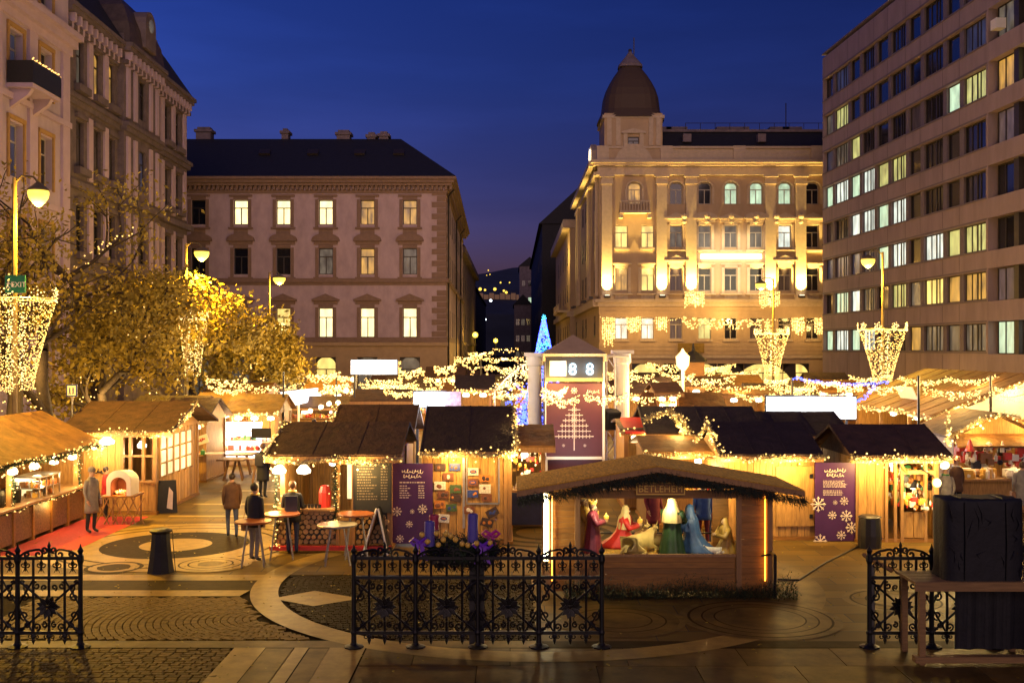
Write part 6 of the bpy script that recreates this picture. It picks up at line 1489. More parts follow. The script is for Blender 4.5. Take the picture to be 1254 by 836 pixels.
def figure(label, px, Y, zf, h, robe, veil, rz=0, kneel=False, crown=False, gift=False, trail=0, cat='statue', beard=False, wings=False):
    t = thing('nativity_statue', label, cat, (X_(px,Y),Y,zf), rz, 'painted nativity statues in the stable'); s = h if not kneel else h/.74
    if not kneel: rg = [(0,0,0,.25,.20),(0,0,.04,.24,.19),(0,0,.3,.19,.16),(0,0,.52,.155,.125),(0,0,.62,.165,.12),(0,0,.76,.185,.115),(0,0,.82,.14,.09),(0,0,.86,.06,.055)]; hz = .93
    else: rg = [(0,trail*.5,0,.26,.30+trail*.5),(0,trail*.45,.05,.25,.28+trail*.4),(0,trail*.2,.18,.20,.20+trail*.1),(0,.02,.30,.16,.14),(0,0,.42,.165,.12),(0,-.02,.54,.18,.115),(0,-.03,.60,.13,.09),(0,-.03,.63,.06,.055)]; hz = .70
    hy = 0 if not kneel else -.04
    loft([tuple(c*s for c in r) for r in rg], 40, .05, 9).build('robe', robe, t, smooth=True)
    hd = MB().ball((0,hy*s,hz*s),.072*s,14,10,sx=.85,sy=.95,sz=1.15).build('head', SKP, t, smooth=True)
    MB().prism([(-.012*s,hy*s-.062*s,hz*s-.02*s),(.012*s,hy*s-.062*s,hz*s-.02*s),(0,hy*s-.085*s,hz*s-.02*s),(0,hy*s-.062*s,hz*s+.02*s)],(0,.002,0)).build('nose', SKP, hd)
    for e in (-1,1): MB().ball((e*.026*s,hy*s-.062*s,hz*s+.012*s),.009*s,6,4).build('eye', HAIRD, hd)
    MB().box(-.016*s,.016*s,hy*s-.068*s,hy*s-.06*s,hz*s-.042*s,hz*s-.036*s).build('mouth', M['red'], hd)
    if veil:   # head cloth falling over the shoulders
        vr = [(.20,-.34),(.185,-.22),(.16,-.13),(.105,-.05),(.092,.03),(.075,.075),(.03,.098)]
        mb = MB(); n = 26; vs = []; fs = []
        for r, z in vr:
            for k in range(n+1):
                a = rad(-48) + rad(276)*k/n; q = 1+.05*math.sin(k*1.9)*(r > .1); vs.append(((r*q*math.cos(a))*s*.95, hy*s+r*q*math.sin(a)*s*.85, (hz+z)*s))
        for i in range(len(vr)-1):
            for k in range(n): fs.append((i*(n+1)+k,i*(n+1)+k+1,(i+1)*(n+1)+k+1,(i+1)*(n+1)+k))
        mb.add(vs, fs).build('head_cloth', veil, t, smooth=True)
    else:
        MB().ball((0,hy*s+.012*s,hz*s+.02*s),.078*s,12,8,sx=.9,sy=.95,sz=1.1).build('hair', HAIRB, t, smooth=True)
    if beard: MB().ball((0,hy*s-.05*s,hz*s-.07*s),.05*s,8,6,sz=1.3).build('beard', HAIRB, t, smooth=True)
    if crown:
        mb = MB().lathe([(.070*s,0),(.078*s,.05*s)],14,(0,hy*s,(hz+.055)*s))
        for k in range(7): mb.bar((.074*s*math.cos(k*2*PI/7),hy*s+.074*s*math.sin(k*2*PI/7),(hz+.10)*s),(.085*s*math.cos(k*2*PI/7),hy*s+.085*s*math.sin(k*2*PI/7),(hz+.15)*s),.016*s,5,.004*s)
        mb.build('crown', GOLDP, t)
    sz = .78 if not kneel else .56
    for e in (-1,1):
        sh = Vector((e*.16,hy,sz))*s; el_ = Vector((e*.19,hy-.09,sz-.17))*s; wr = Vector((e*.045,hy-.235,sz-.13))*s
        MB().tube([sh,el_,wr],[.062*s,.066*s,.05*s],10).build('sleeve', robe, t, smooth=True)
        hv_ = [(wr,.022*s)]; ed = []; dr = (wr-el_).normalized(); up = Vector((0,0,1)); sd = Vector((-e,0,0))
        hv_.append((wr+dr*.035*s,(.026*s,.014*s))); ed.append((0,1))
        for f in range(4):
            b_ = wr+dr*.055*s+up*(.014*(1.5-f))*s; i = len(hv_); hv_ += [(b_,.008*s),(b_+dr*(.026-.003*abs(1-f))*s+sd*.004*s,.007*s),(b_+dr*(.045-.004*abs(1-f))*s+sd*.014*s,.006*s)]; ed += [(1,i),(i,i+1),(i+1,i+2)]
        i = len(hv_); hv_ += [(wr+dr*.03*s+up*.028*s,.009*s),(wr+dr*.052*s+up*.04*s+sd*.008*s,.007*s)]; ed += [(1,i),(i,i+1)]
        link('hand', skin(hv_, ed, 'hand', [SKP], sub=1), t)
    if gift: MB().lathe([(.02,0),(.045,.02),(.05,.06),(.03,.08),(.012,.11),(.004,.13)],10,(0,(hy-.27)*s,(sz-.10)*s)).scaled if False else MB().lathe([(.02*s,0),(.05*s,.02*s),(.055*s,.07*s),(.03*s,.09*s),(.012*s,.12*s),(.004*s,.15*s)],10,(0,(hy-.265)*s,(sz-.10)*s)).build('golden_vessel', GOLDP, t)
    return t
RB = {n: mat('robe_'+n, c, .5, .25, 9, .25) for n, c in (('maroon',(.16,.02,.035)),('red',(.45,.02,.012)),('green',(.018,.05,.012)),('blue',(.03,.08,.17)),('gold',(.36,.22,.035)),('ivory',(.50,.38,.15)))}
FZ = .725
figure('king statue in a maroon robe with gold crown carrying a golden vessel', 726, 21.05, FZ, 1.0, RB['maroon'], None, rz=rad(80), crown=True, gift=True, beard=True)
figure('king statue in gold behind the maroon robed king', 714, 21.5, FZ, 1.05, RB['gold'], None, rz=rad(70), crown=True, gift=True, beard=True)
figure('kneeling king statue in bright red with white head cloth and red band', 764, 21.75, FZ, .80, RB['red'], RB['ivory'], rz=rad(75), kneel=True, gift=True, trail=.22)
figure('standing statue in a dark green robe with cream head cloth, seen from behind', 823, 20.98, FZ, 1.09, RB['green'], RB['ivory'], rz=rad(150))
figure('kneeling statue under a pale blue cloak', 847, 21.25, FZ, .88, RB['blue'], RB['blue'], rz=rad(-120), kneel=True, trail=.2)
sh_ = figure('kneeling shepherd statue in gold beside a white lamb', 889, 21.1, FZ, .66, RB['gold'], RB['gold'], rz=rad(-70), kneel=True, trail=.1)
def beast(label, px, Y, s, rz, m, horns=True, name='animal_statue'):
    t = thing(name, label, 'statue', (X_(px,Y),Y,FZ), rz, None)
    v = [((-.42,0,.21),(.19,.19)),((-.2,0,.25),(.22,.23)),((.1,0,.25),(.21,.22)),((.34,0,.25),(.17,.18)),((.5,0,.36),(.11,.13)),((.60,0,.46),(.085,.10)),((.72,0,.42),(.065,.07)),((.80,0,.37),(.05,.05)),
         ((.34,-.15,.13),.07),((.56,-.17,.05),.045),((.40,-.19,.04),.035),((.34,.15,.13),.07),((.56,.17,.05),.045),((.40,.19,.04),.035),((-.30,-.19,.14),.10),((-.08,-.25,.06),.05),((-.30,-.27,.04),.04),((-.30,.19,.14),.10),((-.08,.25,.06),.05),((-.30,.27,.04),.04),
         ((-.56,.03,.24),.03),((-.66,.08,.08),.02),((-.56,0,.19),(.09,.09))]
    e = [(0,1),(1,2),(2,3),(3,4),(4,5),(5,6),(6,7),(3,8),(8,9),(9,10),(3,11),(11,12),(12,13),(0,14),(14,15),(15,16),(0,17),(17,18),(18,19),(22,20),(20,21),(0,22)]
    me = skin([(Vector(p)*s, tuple(x*s for x in r) if isinstance(r,tuple) else r*s) for p, r in v], e, 'body', [m], sub=2, root=1); link('body', me, t)
    for k in (-1,1):
        MB().tube([(.57*s,k*.08*s,.53*s),(.56*s,k*.16*s,.55*s),(.55*s,k*.2*s,.51*s)],[.03*s,.03*s,.006*s],6).build('ear', m, t)
        if horns: MB().tube([(.60*s,k*.05*s,.55*s),(.60*s,k*.13*s,.60*s),(.62*s,k*.15*s,.70*s)],[.022*s,.018*s,.004*s],6).build('horn', IVORY, t)
        MB().ball((.66*s,k*.06*s,.47*s),.012*s,6,4).build('eye', HAIRD, t)
    return t
beast('pale ox statue lying in front of the green robed figure', 782, 21.1, .86, rad(52), IVORY)
beast('small whitish donkey statue lying behind the ox', 806, 21.7, .62, rad(160), IVORY, horns=False)
beast('little white lamb statue beside the kneeling shepherd', 874, 20.95, .34, rad(170), mat('lamb_white',(.6,.55,.42),.7,.2,20), horns=False)
sm = MB()
for k in range(2600):
    p = Vector((R.uniform(o0+.05,o1-.05),R.uniform(.1,D_-.1),zb_-.02)); a = R.uniform(0,2*PI); d = Vector((math.cos(a)*.1,math.sin(a)*.1,R.uniform(.0,.05))); e = Vector((-d.y,d.x,0)).normalized()*.005; sm.add([p-e,p+e,p+d],[(0,1,2)])
so = tag(sm.build('straw', mat('loose_straw',(.42,.30,.08),.8,.3,20)), 'loose straw on the stable floor', 'straw', None, 'stuff'); so.location = st.location
mg = thing('manger', 'small wooden manger among the statues', 'manger', (X_(834,21.45),21.45,FZ)); MB().add([(-.22,-.12,.26),(.22,-.12,.26),(.22,.12,.26),(-.22,.12,.26),(-.16,-.06,.1),(.16,-.06,.1),(.16,.06,.1),(-.16,.06,.1)],[(0,1,5,4),(1,2,6,5),(2,3,7,6),(3,0,4,7),(4,5,6,7)]).build('trough', M['wood_post'], mg)
for s in (-1,1): MB().bar((s*.15,-.12,0),(s*.15,.12,.28),.016,5).bar((s*.15,.12,0),(s*.15,-.12,.28),.016,5).build('cross_leg', M['wood_post'], mg)

# ================================================================= wrought-iron fences
FY = 17.05
def spiral(cx, cz, r, turns, a0, sgn, n=16, r1=.15):
    return [(cx+sgn*r*(1-(1-r1)*i/n)*math.cos(a0+turns*2*PI*i/n), 0, cz+r*(1-(1-r1)*i/n)*math.sin(a0+turns*2*PI*i/n)) for i in range(n+1)]
ZT, Z2, ZB = 1.43, 1.12, .235
PW = 1.0; IR = M['iron']
F_ = {}
F_['rail'] = MB().box(0,PW,-.026,.026,-.026,.026).mesh('rail', IR)
F_['bar'] = MB().bar((0,0,.08),(0,0,ZT),.021,6).lathe([(.0,.0),(.028,.045),(.0,.09)],6,(0,0,Z2-.10)).lathe([(.0,0),(.03,.05),(.0,.1)],6,(0,0,.36)).mesh('bar', IR)
F_['spike'] = MB().lathe([(.035,.0),(.05,-.04),(.022,-.07),(.03,-.10),(.004,-.17)],8,(0,0,ZB-.02)).tube(spiral(.06,ZB-.06,.045,.8,PI,1,8),.008,4).tube(spiral(-.06,ZB-.06,.045,.8,PI,-1,8),.008,4).mesh('drop_finial', IR)
zc = (Z2+ZB)/2-.02
rs = MB().lathe([(.05,-.02),(.07,.0),(.05,.02)],10)
for k in range(22):
    a = 2*PI*k/22+.1*math.sin(k*3); r0 = .03; r1 = (.20,.16,.185,.13)[k%4]; w_ = .042
    c, s = math.cos(a), math.sin(a); y_ = -.012-.02*(k%3)
    rs.prism([(r0*c,y_,r0*s),(.6*r1*c-w_*s,y_-.01,.6*r1*s+w_*c),(.8*r1*c-w_*.5*s,y_-.02,.8*r1*s+w_*.5*c),(r1*c,y_-.025,r1*s),(.8*r1*c+w_*.5*s,y_-.02,.8*r1*s-w_*.5*c),(.6*r1*c+w_*s,y_-.01,.6*r1*s-w_*c)],(0,.016,0))
F_['rosette'] = rs.mesh('rosette', IR)
F_['diag'] = [MB().bar((sx*.10,0,zc+sz*.10*.85),(sx*.47,0,zc+sz*.40),.019,6).mesh('diagonal', IR) for sx, sz in ((1,1),(-1,1),(1,-1),(-1,-1))]
F_['diag2'] = [MB().bar((sx*.5,0,zc),(sx*.26,0,zc+sz*.42),.016,6).mesh('diagonal', IR) for sx, sz in ((1,1),(-1,1),(1,-1),(-1,-1))]
sc = []
for sx in (-1,1):
    for sz in (-1,1):
        sc += [spiral(sx*.40,zc+sz*.15,.075,1.3,PI/2*sz,sx), spiral(sx*.36,zc+sz*.30,.06,1.2,-PI/2*sz,sx), spiral(sx*.20,zc+sz*.33,.065,1.3,PI*.5*sz,-sx), spiral(sx*.08,zc+sz*.30,.05,1.2,-PI*.4*sz,sx), spiral(sx*.44,zc+sz*.38,.04,1.1,0,-sx)]
F_['scroll'] = [MB().tube(p,.0145,4).mesh('scroll', IR) for p in sc]
cr = []
for sx in (-1,1):
    cr += [[(sx*.48,0,ZT+.02)]+[(sx*(.48-.20*i/6),0,ZT+.02+.10*math.sin(PI*.5*i/6)) for i in range(1,7)]+spiral(sx*.17,ZT+.06,.085,1.35,PI*.35,sx,14), spiral(sx*.35,ZT+.055,.05,1.2,-PI/2,sx,10), spiral(sx*.08,ZT+.13,.055,1.1,-PI/2,-sx,10)]
F_['crest'] = [MB().tube(p,.019,5).mesh('crest_scroll', IR) for p in cr]
F_['final'] = MB().lathe([(.02,0),(.03,.05),(.015,.08),(.045,.13),(.02,.17),(.03,.2),(.003,.27)],8,(0,0,ZT)).lathe([(.06,-.01),(.06,.01)],8,(0,0,ZT+.1)).mesh('crest_finial', IR)
fz = MB().tube(spiral(.035,Z2+.20,.05,1.1,PI,1,10),.010,4).tube(spiral(-.035,Z2+.20,.05,1.1,PI,-1,10),.010,4).bar((0,0,ZT-.02),(0,0,Z2+.10),.012,5).bar((0,0,Z2+.16),(.05,0,Z2+.07),.012,5,.003).bar((0,0,Z2+.16),(-.05,0,Z2+.07),.012,5,.003).ball((0,0,Z2+.24),.03,6,4)
F_['frieze'] = fz.mesh('frieze_drop', IR)
F_['post'] = MB().lathe([(.16,0),(.16,.02),(.07,.045),(.045,.08),(.04,.2),(.055,.24),(.04,.28),(.036,ZT-.1),(.055,ZT-.04),(.05,ZT+.04),(.03,ZT+.07),(.05,ZT+.12),(.02,ZT+.17),(.004,ZT+.23)],10).mesh('post', IR)
F_['wreathleaf'] = None
def fence(label, xs_, group='black wrought iron fence sections'):
    t = thing('iron_fence', label, 'fence', (xs_[0], FY, 0), 0, group)
    for x in xs_: link('post', F_['post'], t, (x-xs_[0],0,0))
    for a, b in zip(xs_, xs_[1:]):
        k = (b-a)/PW; c = (a+b)/2-xs_[0]
        for z in (ZT, Z2, ZB): link('rail', F_['rail'], t, (a-xs_[0],0,z), scale=(k,1,1))
        for f in (-.25,0,.25): link('bar', F_['bar'], t, (c+f*k,0,0)); link('drop_finial', F_['spike'], t, (c+f*k,0,0))
        for m_ in F_['diag']+F_['diag2']: link('diagonal', m_, t, (c,0.002,0))
        for m_ in F_['scroll']: link('scroll', m_, t, (c,.004,0))
        for m_ in F_['crest']: link('crest_scroll', m_, t, (c,0,0))
        link('crest_finial', F_['final'], t, (c,0,0)); link('rosette', F_['rosette'], t, (c,-.01,zc))
        for f in (-.375,-.125,.125,.375): link('frieze_drop', F_['frieze'], t, (c+f*k,0,0))
    return t
fence('black wrought iron fence section at the left edge of the foreground', [-9.95,-8.95,-7.94,-6.93])
fence('long black wrought iron fence section in the middle foreground behind which the wreath stands', [-2.54,-1.55,-.55,.43,1.44])
fence('black wrought iron fence section at the right edge behind the table', [5.74,6.74,7.73,8.73,9.73])
# ---------------------------------------------------------------- advent wreath on its stand
AY = 17.5; ax = X_(566,AY)
aw_ = thing('advent_wreath', 'big advent wreath of fir on a square black stand behind the middle fence', 'wreath', (ax, AY, 0))
MB().box(-.12,.12,-.1,.1,0,1.35).build('stand', M['black'], aw_, loc=(X_(584.5,AY)-ax,-.2,0)); MB().box(-.5,.5,-.35,.35,1.30,1.36).build('tray', M['black'], aw_)
gm = MB()
for k in range(9000):
    a = R.uniform(0,2*PI); q = R.gauss(0,1); p = Vector((math.cos(a)*(.42+.10*R.gauss(0,1)), math.sin(a)*(.30+.08*R.gauss(0,1)), 1.45+.09*R.gauss(0,1)))
    b = R.uniform(0,2*PI); d = Vector((math.cos(b)*.10,math.sin(b)*.08,R.gauss(.0,.06))); e = d.orthogonal().normalized()*.008; gm.add([p-e,p+e,p+d],[(0,1,2)])
tag(gm.build('fir', M['fir'], aw_), kind='stuff')
def candle(px, py0, py1, Y, m, label, r=.085):
    z0, z1 = Z_(py1,Y), Z_(py0,Y); t = thing('candle', label, 'candle', (X_(px,Y),Y,z0), 0, 'thick candles on the advent wreath')
    MB().lathe([(r,0),(r,z1-z0-.02),(r*.9,z1-z0),(r*.5,z1-z0-.03)],16).build('wax', m, t); MB().bar((0,0,z1-z0-.04),(.005,0,z1-z0+.04),.006,5).build('wick', M['black'], t)
VIO = mat('violet_wax',(.10,.085,.40),.45,.1,6); PNK = mat('pink_wax',(.42,.04,.09),.45,.1,6)
candle(526,638,668,17.25,VIO,'violet blue candle at the left of the wreath'); candle(531.5,630,662,17.8,PNK,'rose red candle behind the left violet one'); candle(579,629,668,17.3,VIO,'taller violet blue candle at the right of the wreath')
rbm = mat('violet_ribbon',(.16,.03,.50),.4,.2,8); rbp = mat('magenta_ribbon',(.45,.02,.28),.4,.2,8)
def ribbon(px, py, Y, m, label, s=1):
    t = thing('ribbon_bow', label, 'ribbon', (X_(px,Y),Y,Z_(py,Y)), 0, 'ribbon bows on the advent wreath')
    for sx in (-1,1):
        MB().tube([(0,0,0),(sx*.10*s,-.02,.07*s),(sx*.16*s,-.02,.02*s),(sx*.10*s,-.01,-.04*s),(0,0,0)],.03*s,5).build('loop', m, t)
        MB().prism([(0,-.03,0),(sx*.06*s,-.04,-.02),(sx*.14*s,-.05,-.30*s),(sx*.03*s,-.05,-.26*s)],(0,.012,0)).build('tail', m, t)
    MB().ball((0,-.03,0),.035*s,7,5).build('knot', m, t)
ribbon(514,664,17.1,rbm,'violet ribbon bow on the left of the wreath',.95); ribbon(591,668,17.1,rbm,'violet ribbon bow on the right of the wreath',.95); ribbon(601,654,17.6,rbp,'magenta bow behind the right violet ribbon',.9)
for k, (px, py) in enumerate(((524,662),(537,666),(546,653),(535,652),(566,665),(573,667),(552,655),(558,660),(517,654),(584,664),(543,660),(600,664))):
    o = MB().ball((0,0,0),.045,10,7).build('gold_bauble', GOLDP, None, smooth=True); MB().bar((0,0,.035),(0,0,.055),.010,6).build('cap', M['steel'], o); tag(o, ['gold bauble under the left violet candle','gold bauble right of the left violet candle','upper gold bauble at the middle of the wreath','gold bauble just right of the rose candle','low gold bauble at the centre of the wreath','gold bauble left of the right violet candle','topmost gold bauble behind the wreath middle','gold bauble in the fir between the two candles','gold bauble at the left end of the wreath by the ribbon','gold bauble right of the right violet candle','gold bauble left of the wreath centre','gold bauble at the right end of the wreath'][k], 'bauble', 'gold baubles on the advent wreath'); o.location = (X_(px,17.1), 17.04+.02*(k%3), Z_(py,17.1))
# ---------------------------------------------------------------- table with covered box on the right
TY = 16.1; tx0, tx1 = X_(1120,TY), X_(1275,TY)
tt = thing('work_table', 'wooden trestle table carrying the black covered box in the right foreground', 'table', ((tx0+tx1)/2, TY, 0)); hw = (tx1-tx0)/2; zt_ = Z_(712,TY)
wpl = mat('bleached_plank',(.24,.135,.045),.6,.25,6,.2,stretch=(.4,4,4))
for k in range(4): MB().box(-hw,hw,k*.21,k*.21+.2,zt_-.04,zt_).build('plank', wpl, tt)
MB().box(-hw,hw,-.03,-.002,zt_-.14,zt_-.005).build('front_board', wpl, tt)
MB().box(-hw,hw,-.05,.10,.04,.13).build('lower_board', wpl, tt)
for x, y in ((-hw+.12,.03),(hw-.1,.03),(-hw+.12,.75),(hw-.1,.75)): MB().box(-.045,.045,-.04,.04,0,zt_-.04).build('leg', wpl, tt, loc=(x,y,0))
MB().bar((-hw-.02,.9,zt_-.02),(-hw-.28,1.5,zt_+.12),.04,4).build('sloping_rail', wpl, tt); MB().bar((-hw-.26,1.1,0),(-hw-.26,1.1,zt_+.03),.035,6).build('side_post', M['steel'], tt)
bxm = MB(); 
bx_ = thing('covered_box', 'big box under a black cloth cover on the right foreground table', 'box', (X_(1198,16.4),16.45,zt_)); hz = Z_(609,16.4)-zt_; hwb = (X_(1246,16.4)-X_(1151,16.4))/2
vs = []; fs = []; n = 30
for i, z in enumerate((0,.12,.35,.6,.85,.97,1.0,1.0)):
    for k in range(n):
        a = 2*PI*k/n; c, s = math.cos(a), math.sin(a); q = 1/((abs(c)**8+abs(s)**8)**(1/8)); rr = (.62 if i == 7 else (.97 if i == 6 else 1.0)) + (.03*math.sin(k*2.3+i)*(1-z))
        vs.append((hwb*q*c*rr, .32*q*s*rr, hz*z+(.012*math.sin(k*1.7) if i > 4 else 0)))
for i in range(7):
    for k in range(n): fs.append((i*n+k,i*n+(k+1)%n,(i+1)*n+(k+1)%n,(i+1)*n+k))
fs.append(tuple(7*n+k for k in range(n)))
MB().add(vs, fs).build('cloth_cover', M['black_cloth'], bx_, smooth=True); MB().box(-hwb*.9,hwb*.9,-.27,.27,.01,hz*.97).build('box_body', M['black'], bx_)
for k, x in enumerate((-hwb*.55, hwb*.5)): MB().tube([(x,-.335,.02),(x+.01,-.345,hz*.5),(x,-.335,hz*.96),(x,-.2,hz+.012),(x,.2,hz+.012)],.012,5).build('strap', M['iron'], bx_)
fm = MB()
for k in range(16):
    x = R.uniform(-hwb*.95,hwb*.95); z = R.uniform(.05,hz*.8); L = R.uniform(.1,.35)
    fm.tube([(x,-.322,z),(x+R.uniform(-.05,.05),-.334,z+L*.5),(x+R.uniform(-.09,.09),-.322,z+L)],[.004,.014,.004],5)
tag(fm.build('cloth_creases', M['black_cloth'], bx_), kind='stuff')
cl = MB()
for k in range(24): x = -hw+.75+(2*hw-.85)*k/23; cl.add([(x,.35+.03*math.sin(k),.14),(x+.055,.35+.03*math.sin(k+1),.14),(x+.055,.32+.02*math.sin(k+1),zt_-.16),(x,.32+.02*math.sin(k),zt_-.16)],[(0,1,2,3)])
o = tag(cl.build('hanging_tarp', M['black_cloth']), 'black tarp hanging under the right foreground table', 'tarp'); o.location = tt.location
# ---------------------------------------------------------------- small street furniture in the middle distance
bn = thing('waste_bin', 'tapered black bin with cloth sides standing alone on the left paving', 'bin', G(197,700)); 
MB().lathe([(.29,0),(.28,.05),(.22,.45),(.185,.83),(.20,.85)],10,fold=.03,nf=5).build('body', M['black_cloth'], bn); MB().lathe([(.21,.85),(.235,.87),(.235,.90),(.15,.93)],16).build('lid', M['iron'], bn); MB().bar((.24,.0,.9),(.33,-.05,.02),.008,4).build('prop_rod', M['iron'], bn)
bn = thing('waste_bin', 'black round bin in front of the shop hut door', 'bin', G(1065,670))
MB().lathe([(.27,0),(.28,.3),(.25,.7),(.24,.74)],14).build('body', M['black'], bn); MB().lathe([(.26,.72),(.28,.74),(.2,.78)],14).build('lid', M['black'], bn)
def bar_table(px, py0, py1, label, r=.42, m='orange_top', sq=False, leg='steel'):
    g = G(px,py1); z = Z_(py0,g.y); t = thing('bar_table', label, 'table', g, 0, 'standing tables between the huts')
    if sq: MB().box(-r,r,-r,r,z-.05,z).build('tabletop', M[m], t)
    else: MB().lathe([(r*.97,z-.045),(r,z-.03),(r,z-.01),(r*.98,z)],26).build('tabletop', M[m], t)
    for k in range(4):
        a = PI/4+k*PI/2+.2; q = r*(.95 if sq else .85); MB().bar((q*.5*math.cos(a),q*.5*math.sin(a),z-.05),(q*1.0*math.cos(a),q*1.0*math.sin(a),0),.018 if not sq else .04,6).build('leg', M[leg], t)
    return t
bar_table(310,637,692,'round red brown standing table nearest the camera left of the log fronted hut',.40); bar_table(345,628,683,'round table with glossy top in front of the log counter',.42)
bar_table(413,641,690,'round table with steel rim in front of the chalk menu',.45,'steel'); bar_table(436,628,682,'reddish round table just behind the steel rimmed one',.42)
for px, py0, py1, lab, in ((229,562,588,'white topped table beside the window hut'),):
    bar_table(px,py0,py1,lab,.45,'white',True)
bar_table(286,561,587,'yellow wooden table in front of the glaring stall',.5,'hut_roof_tan',True,'hut_roof_tan'); bar_table(296,555,580,'yellow wooden table just behind the other one',.5,'hut_roof_tan',True,'hut_roof_tan'); bar_table(318,560,590,'tall brown stool table at the edge of the log fronted hut',.35,'orange_top',True,'wood_post')
af = thing('easel_sign', 'A shaped folding sign seen edge on in front of the log wall', 'sign', G(464,676)); zt_ = Z_(620,af.location.y)
for s, w_ in ((-1,.34),(1,.24)): MB().prism([(-.03,-.3,zt_-.02),(.03,-.3,zt_-.02),(s*w_+.03,-.3,0),(s*w_-.03,-.3,0)],(0,.6,0)).build('leaf', M['wood_post'] if s < 0 else M['black'], af)
for k, s in enumerate((-1,1)): MB().bar((s*.02,-.31,zt_),(s*(.34 if s<0 else .24),-.31,0),.025,5).build('frame_edge', M['white'], af)
cbd = thing('pavement_board', 'leaning black chalkboard at the corner of the window hut', 'sign', G(205,628)); cbd.rotation_euler = (0,0,rad(20)); zt_ = Z_(589,cbd.location.y)
MB().prism([(-.28,0,0),(.28,0,0),(.25,.18,zt_),(-.25,.18,zt_)],(0,.04,0)).build('panel', M['board'], cbd); MB().prism([(-.28,.42,0),(.28,.42,0),(.25,.24,zt_),(-.25,.24,zt_)],(0,.03,0)).build('back_panel', M['board'], cbd)
smu = MB().prism([(-.02,-.008,.15),(.14,-.008,.1),(.16,.07,.6),(.05,.09,.75)],(0,.004,0)).build('chalk_smudge', M['print'], cbd)
# clay oven on lattice table
ov = thing('clay_oven', 'white clay oven with glowing mouth on a folding lattice legged table', 'oven', G(150,640)); oy = ov.location.y; zt_ = Z_(605,oy); zo = Z_(574,oy)
MB().box(-.48,.42,-.35,.5,zt_-.05,zt_).build('tabletop', M['wood_dark'], ov)
for i in range(5):
    for s in (-1,1): x = -.62+i*.24; MB().bar((x,-.34+.02*s,.02),(x+.36 if s > 0 else x-.0,-.34+.02*s,zt_-.05) if s > 0 else (x-.12+.12,-.34,.02), .018,4).build('lattice_slat', M['wood_post'], ov) if s > 0 else MB().bar((x+.36,-.30,.02),(x,-.30,zt_-.05),.018,4).build('lattice_slat', M['wood_post'], ov)
for x in (-.42,.36): MB().bar((x,.42,0),(x,.42,zt_),.03,5).build('leg', M['wood_post'], ov)
sl = MB()
n = 14; ro, ri = .33, .215; H_ = zo-zt_; prof = lambda r, top: [(-r,0)]+[(r*math.cos(PI-PI*k/n), top-r*.9+ r*.9*math.sin(PI*k/n)) for k in range(n+1)]+[(r,0)]
po, pi_ = prof(ro,H_), prof(ri,H_*.72)
vs = [(x,-.3,zt_+z) for x,z in po]+[(x,-.3,zt_+z) for x,z in pi_]+[(x,.35,zt_+z*.92) for x,z in po]+[(x,.2,zt_+z) for x,z in pi_]; m_ = len(po); fs = []
for k in range(m_-1): fs += [(k,k+1,m_+k+1,m_+k),(k,2*m_+k,2*m_+k+1,k+1)]
fs += [tuple(range(2*m_,3*m_))]
sl.add(vs, fs).build('shell', M['plaster'], ov); vl = MB().add([(x,.2,zt_+z) for x,z in pi_],[tuple(range(m_))]); vl.add([(x,-.297,zt_+z) for x,z in pi_]+[(x,.2,zt_+z) for x,z in pi_],[(k,k+1,m_+k+1,m_+k) for k in range(m_-1)]); vl.build('vault', mat('sooty_brick',(.05,.018,.010),.9,.4,14,.4), ov)
em = MB()
for k in range(26): em.octa((R.uniform(-.16,.16),R.uniform(-.2,.1),zt_+.03+R.uniform(0,.09)),R.uniform(.02,.05))
tag(em.build('embers', M['ember'], ov), kind='stuff'); light('POINT','fire_glow',(0,-.12,zt_+.2),26,(1,.3,.06),.05,ov)

fl = MB()
for k in range(700):
    x = R.choice((R.gauss(-8,2.5),R.uniform(-9,9))); y = R.uniform(15.3,30); a = R.uniform(0,2*PI); s = R.uniform(.02,.045); c_, q_ = math.cos(a)*s, math.sin(a)*s
    fl.add([(x-c_,y-q_,.012),(x+q_*.6,y-c_*.6,.018),(x+c_,y+q_,.014),(x-q_*.6,y+c_*.6,.026)],[(0,1,2,3)])
tag(fl.build('fallen_leaves', M['leaf_yellow']), 'scattered fallen leaves and bits of litter on the paving', 'leaves', None, 'stuff')
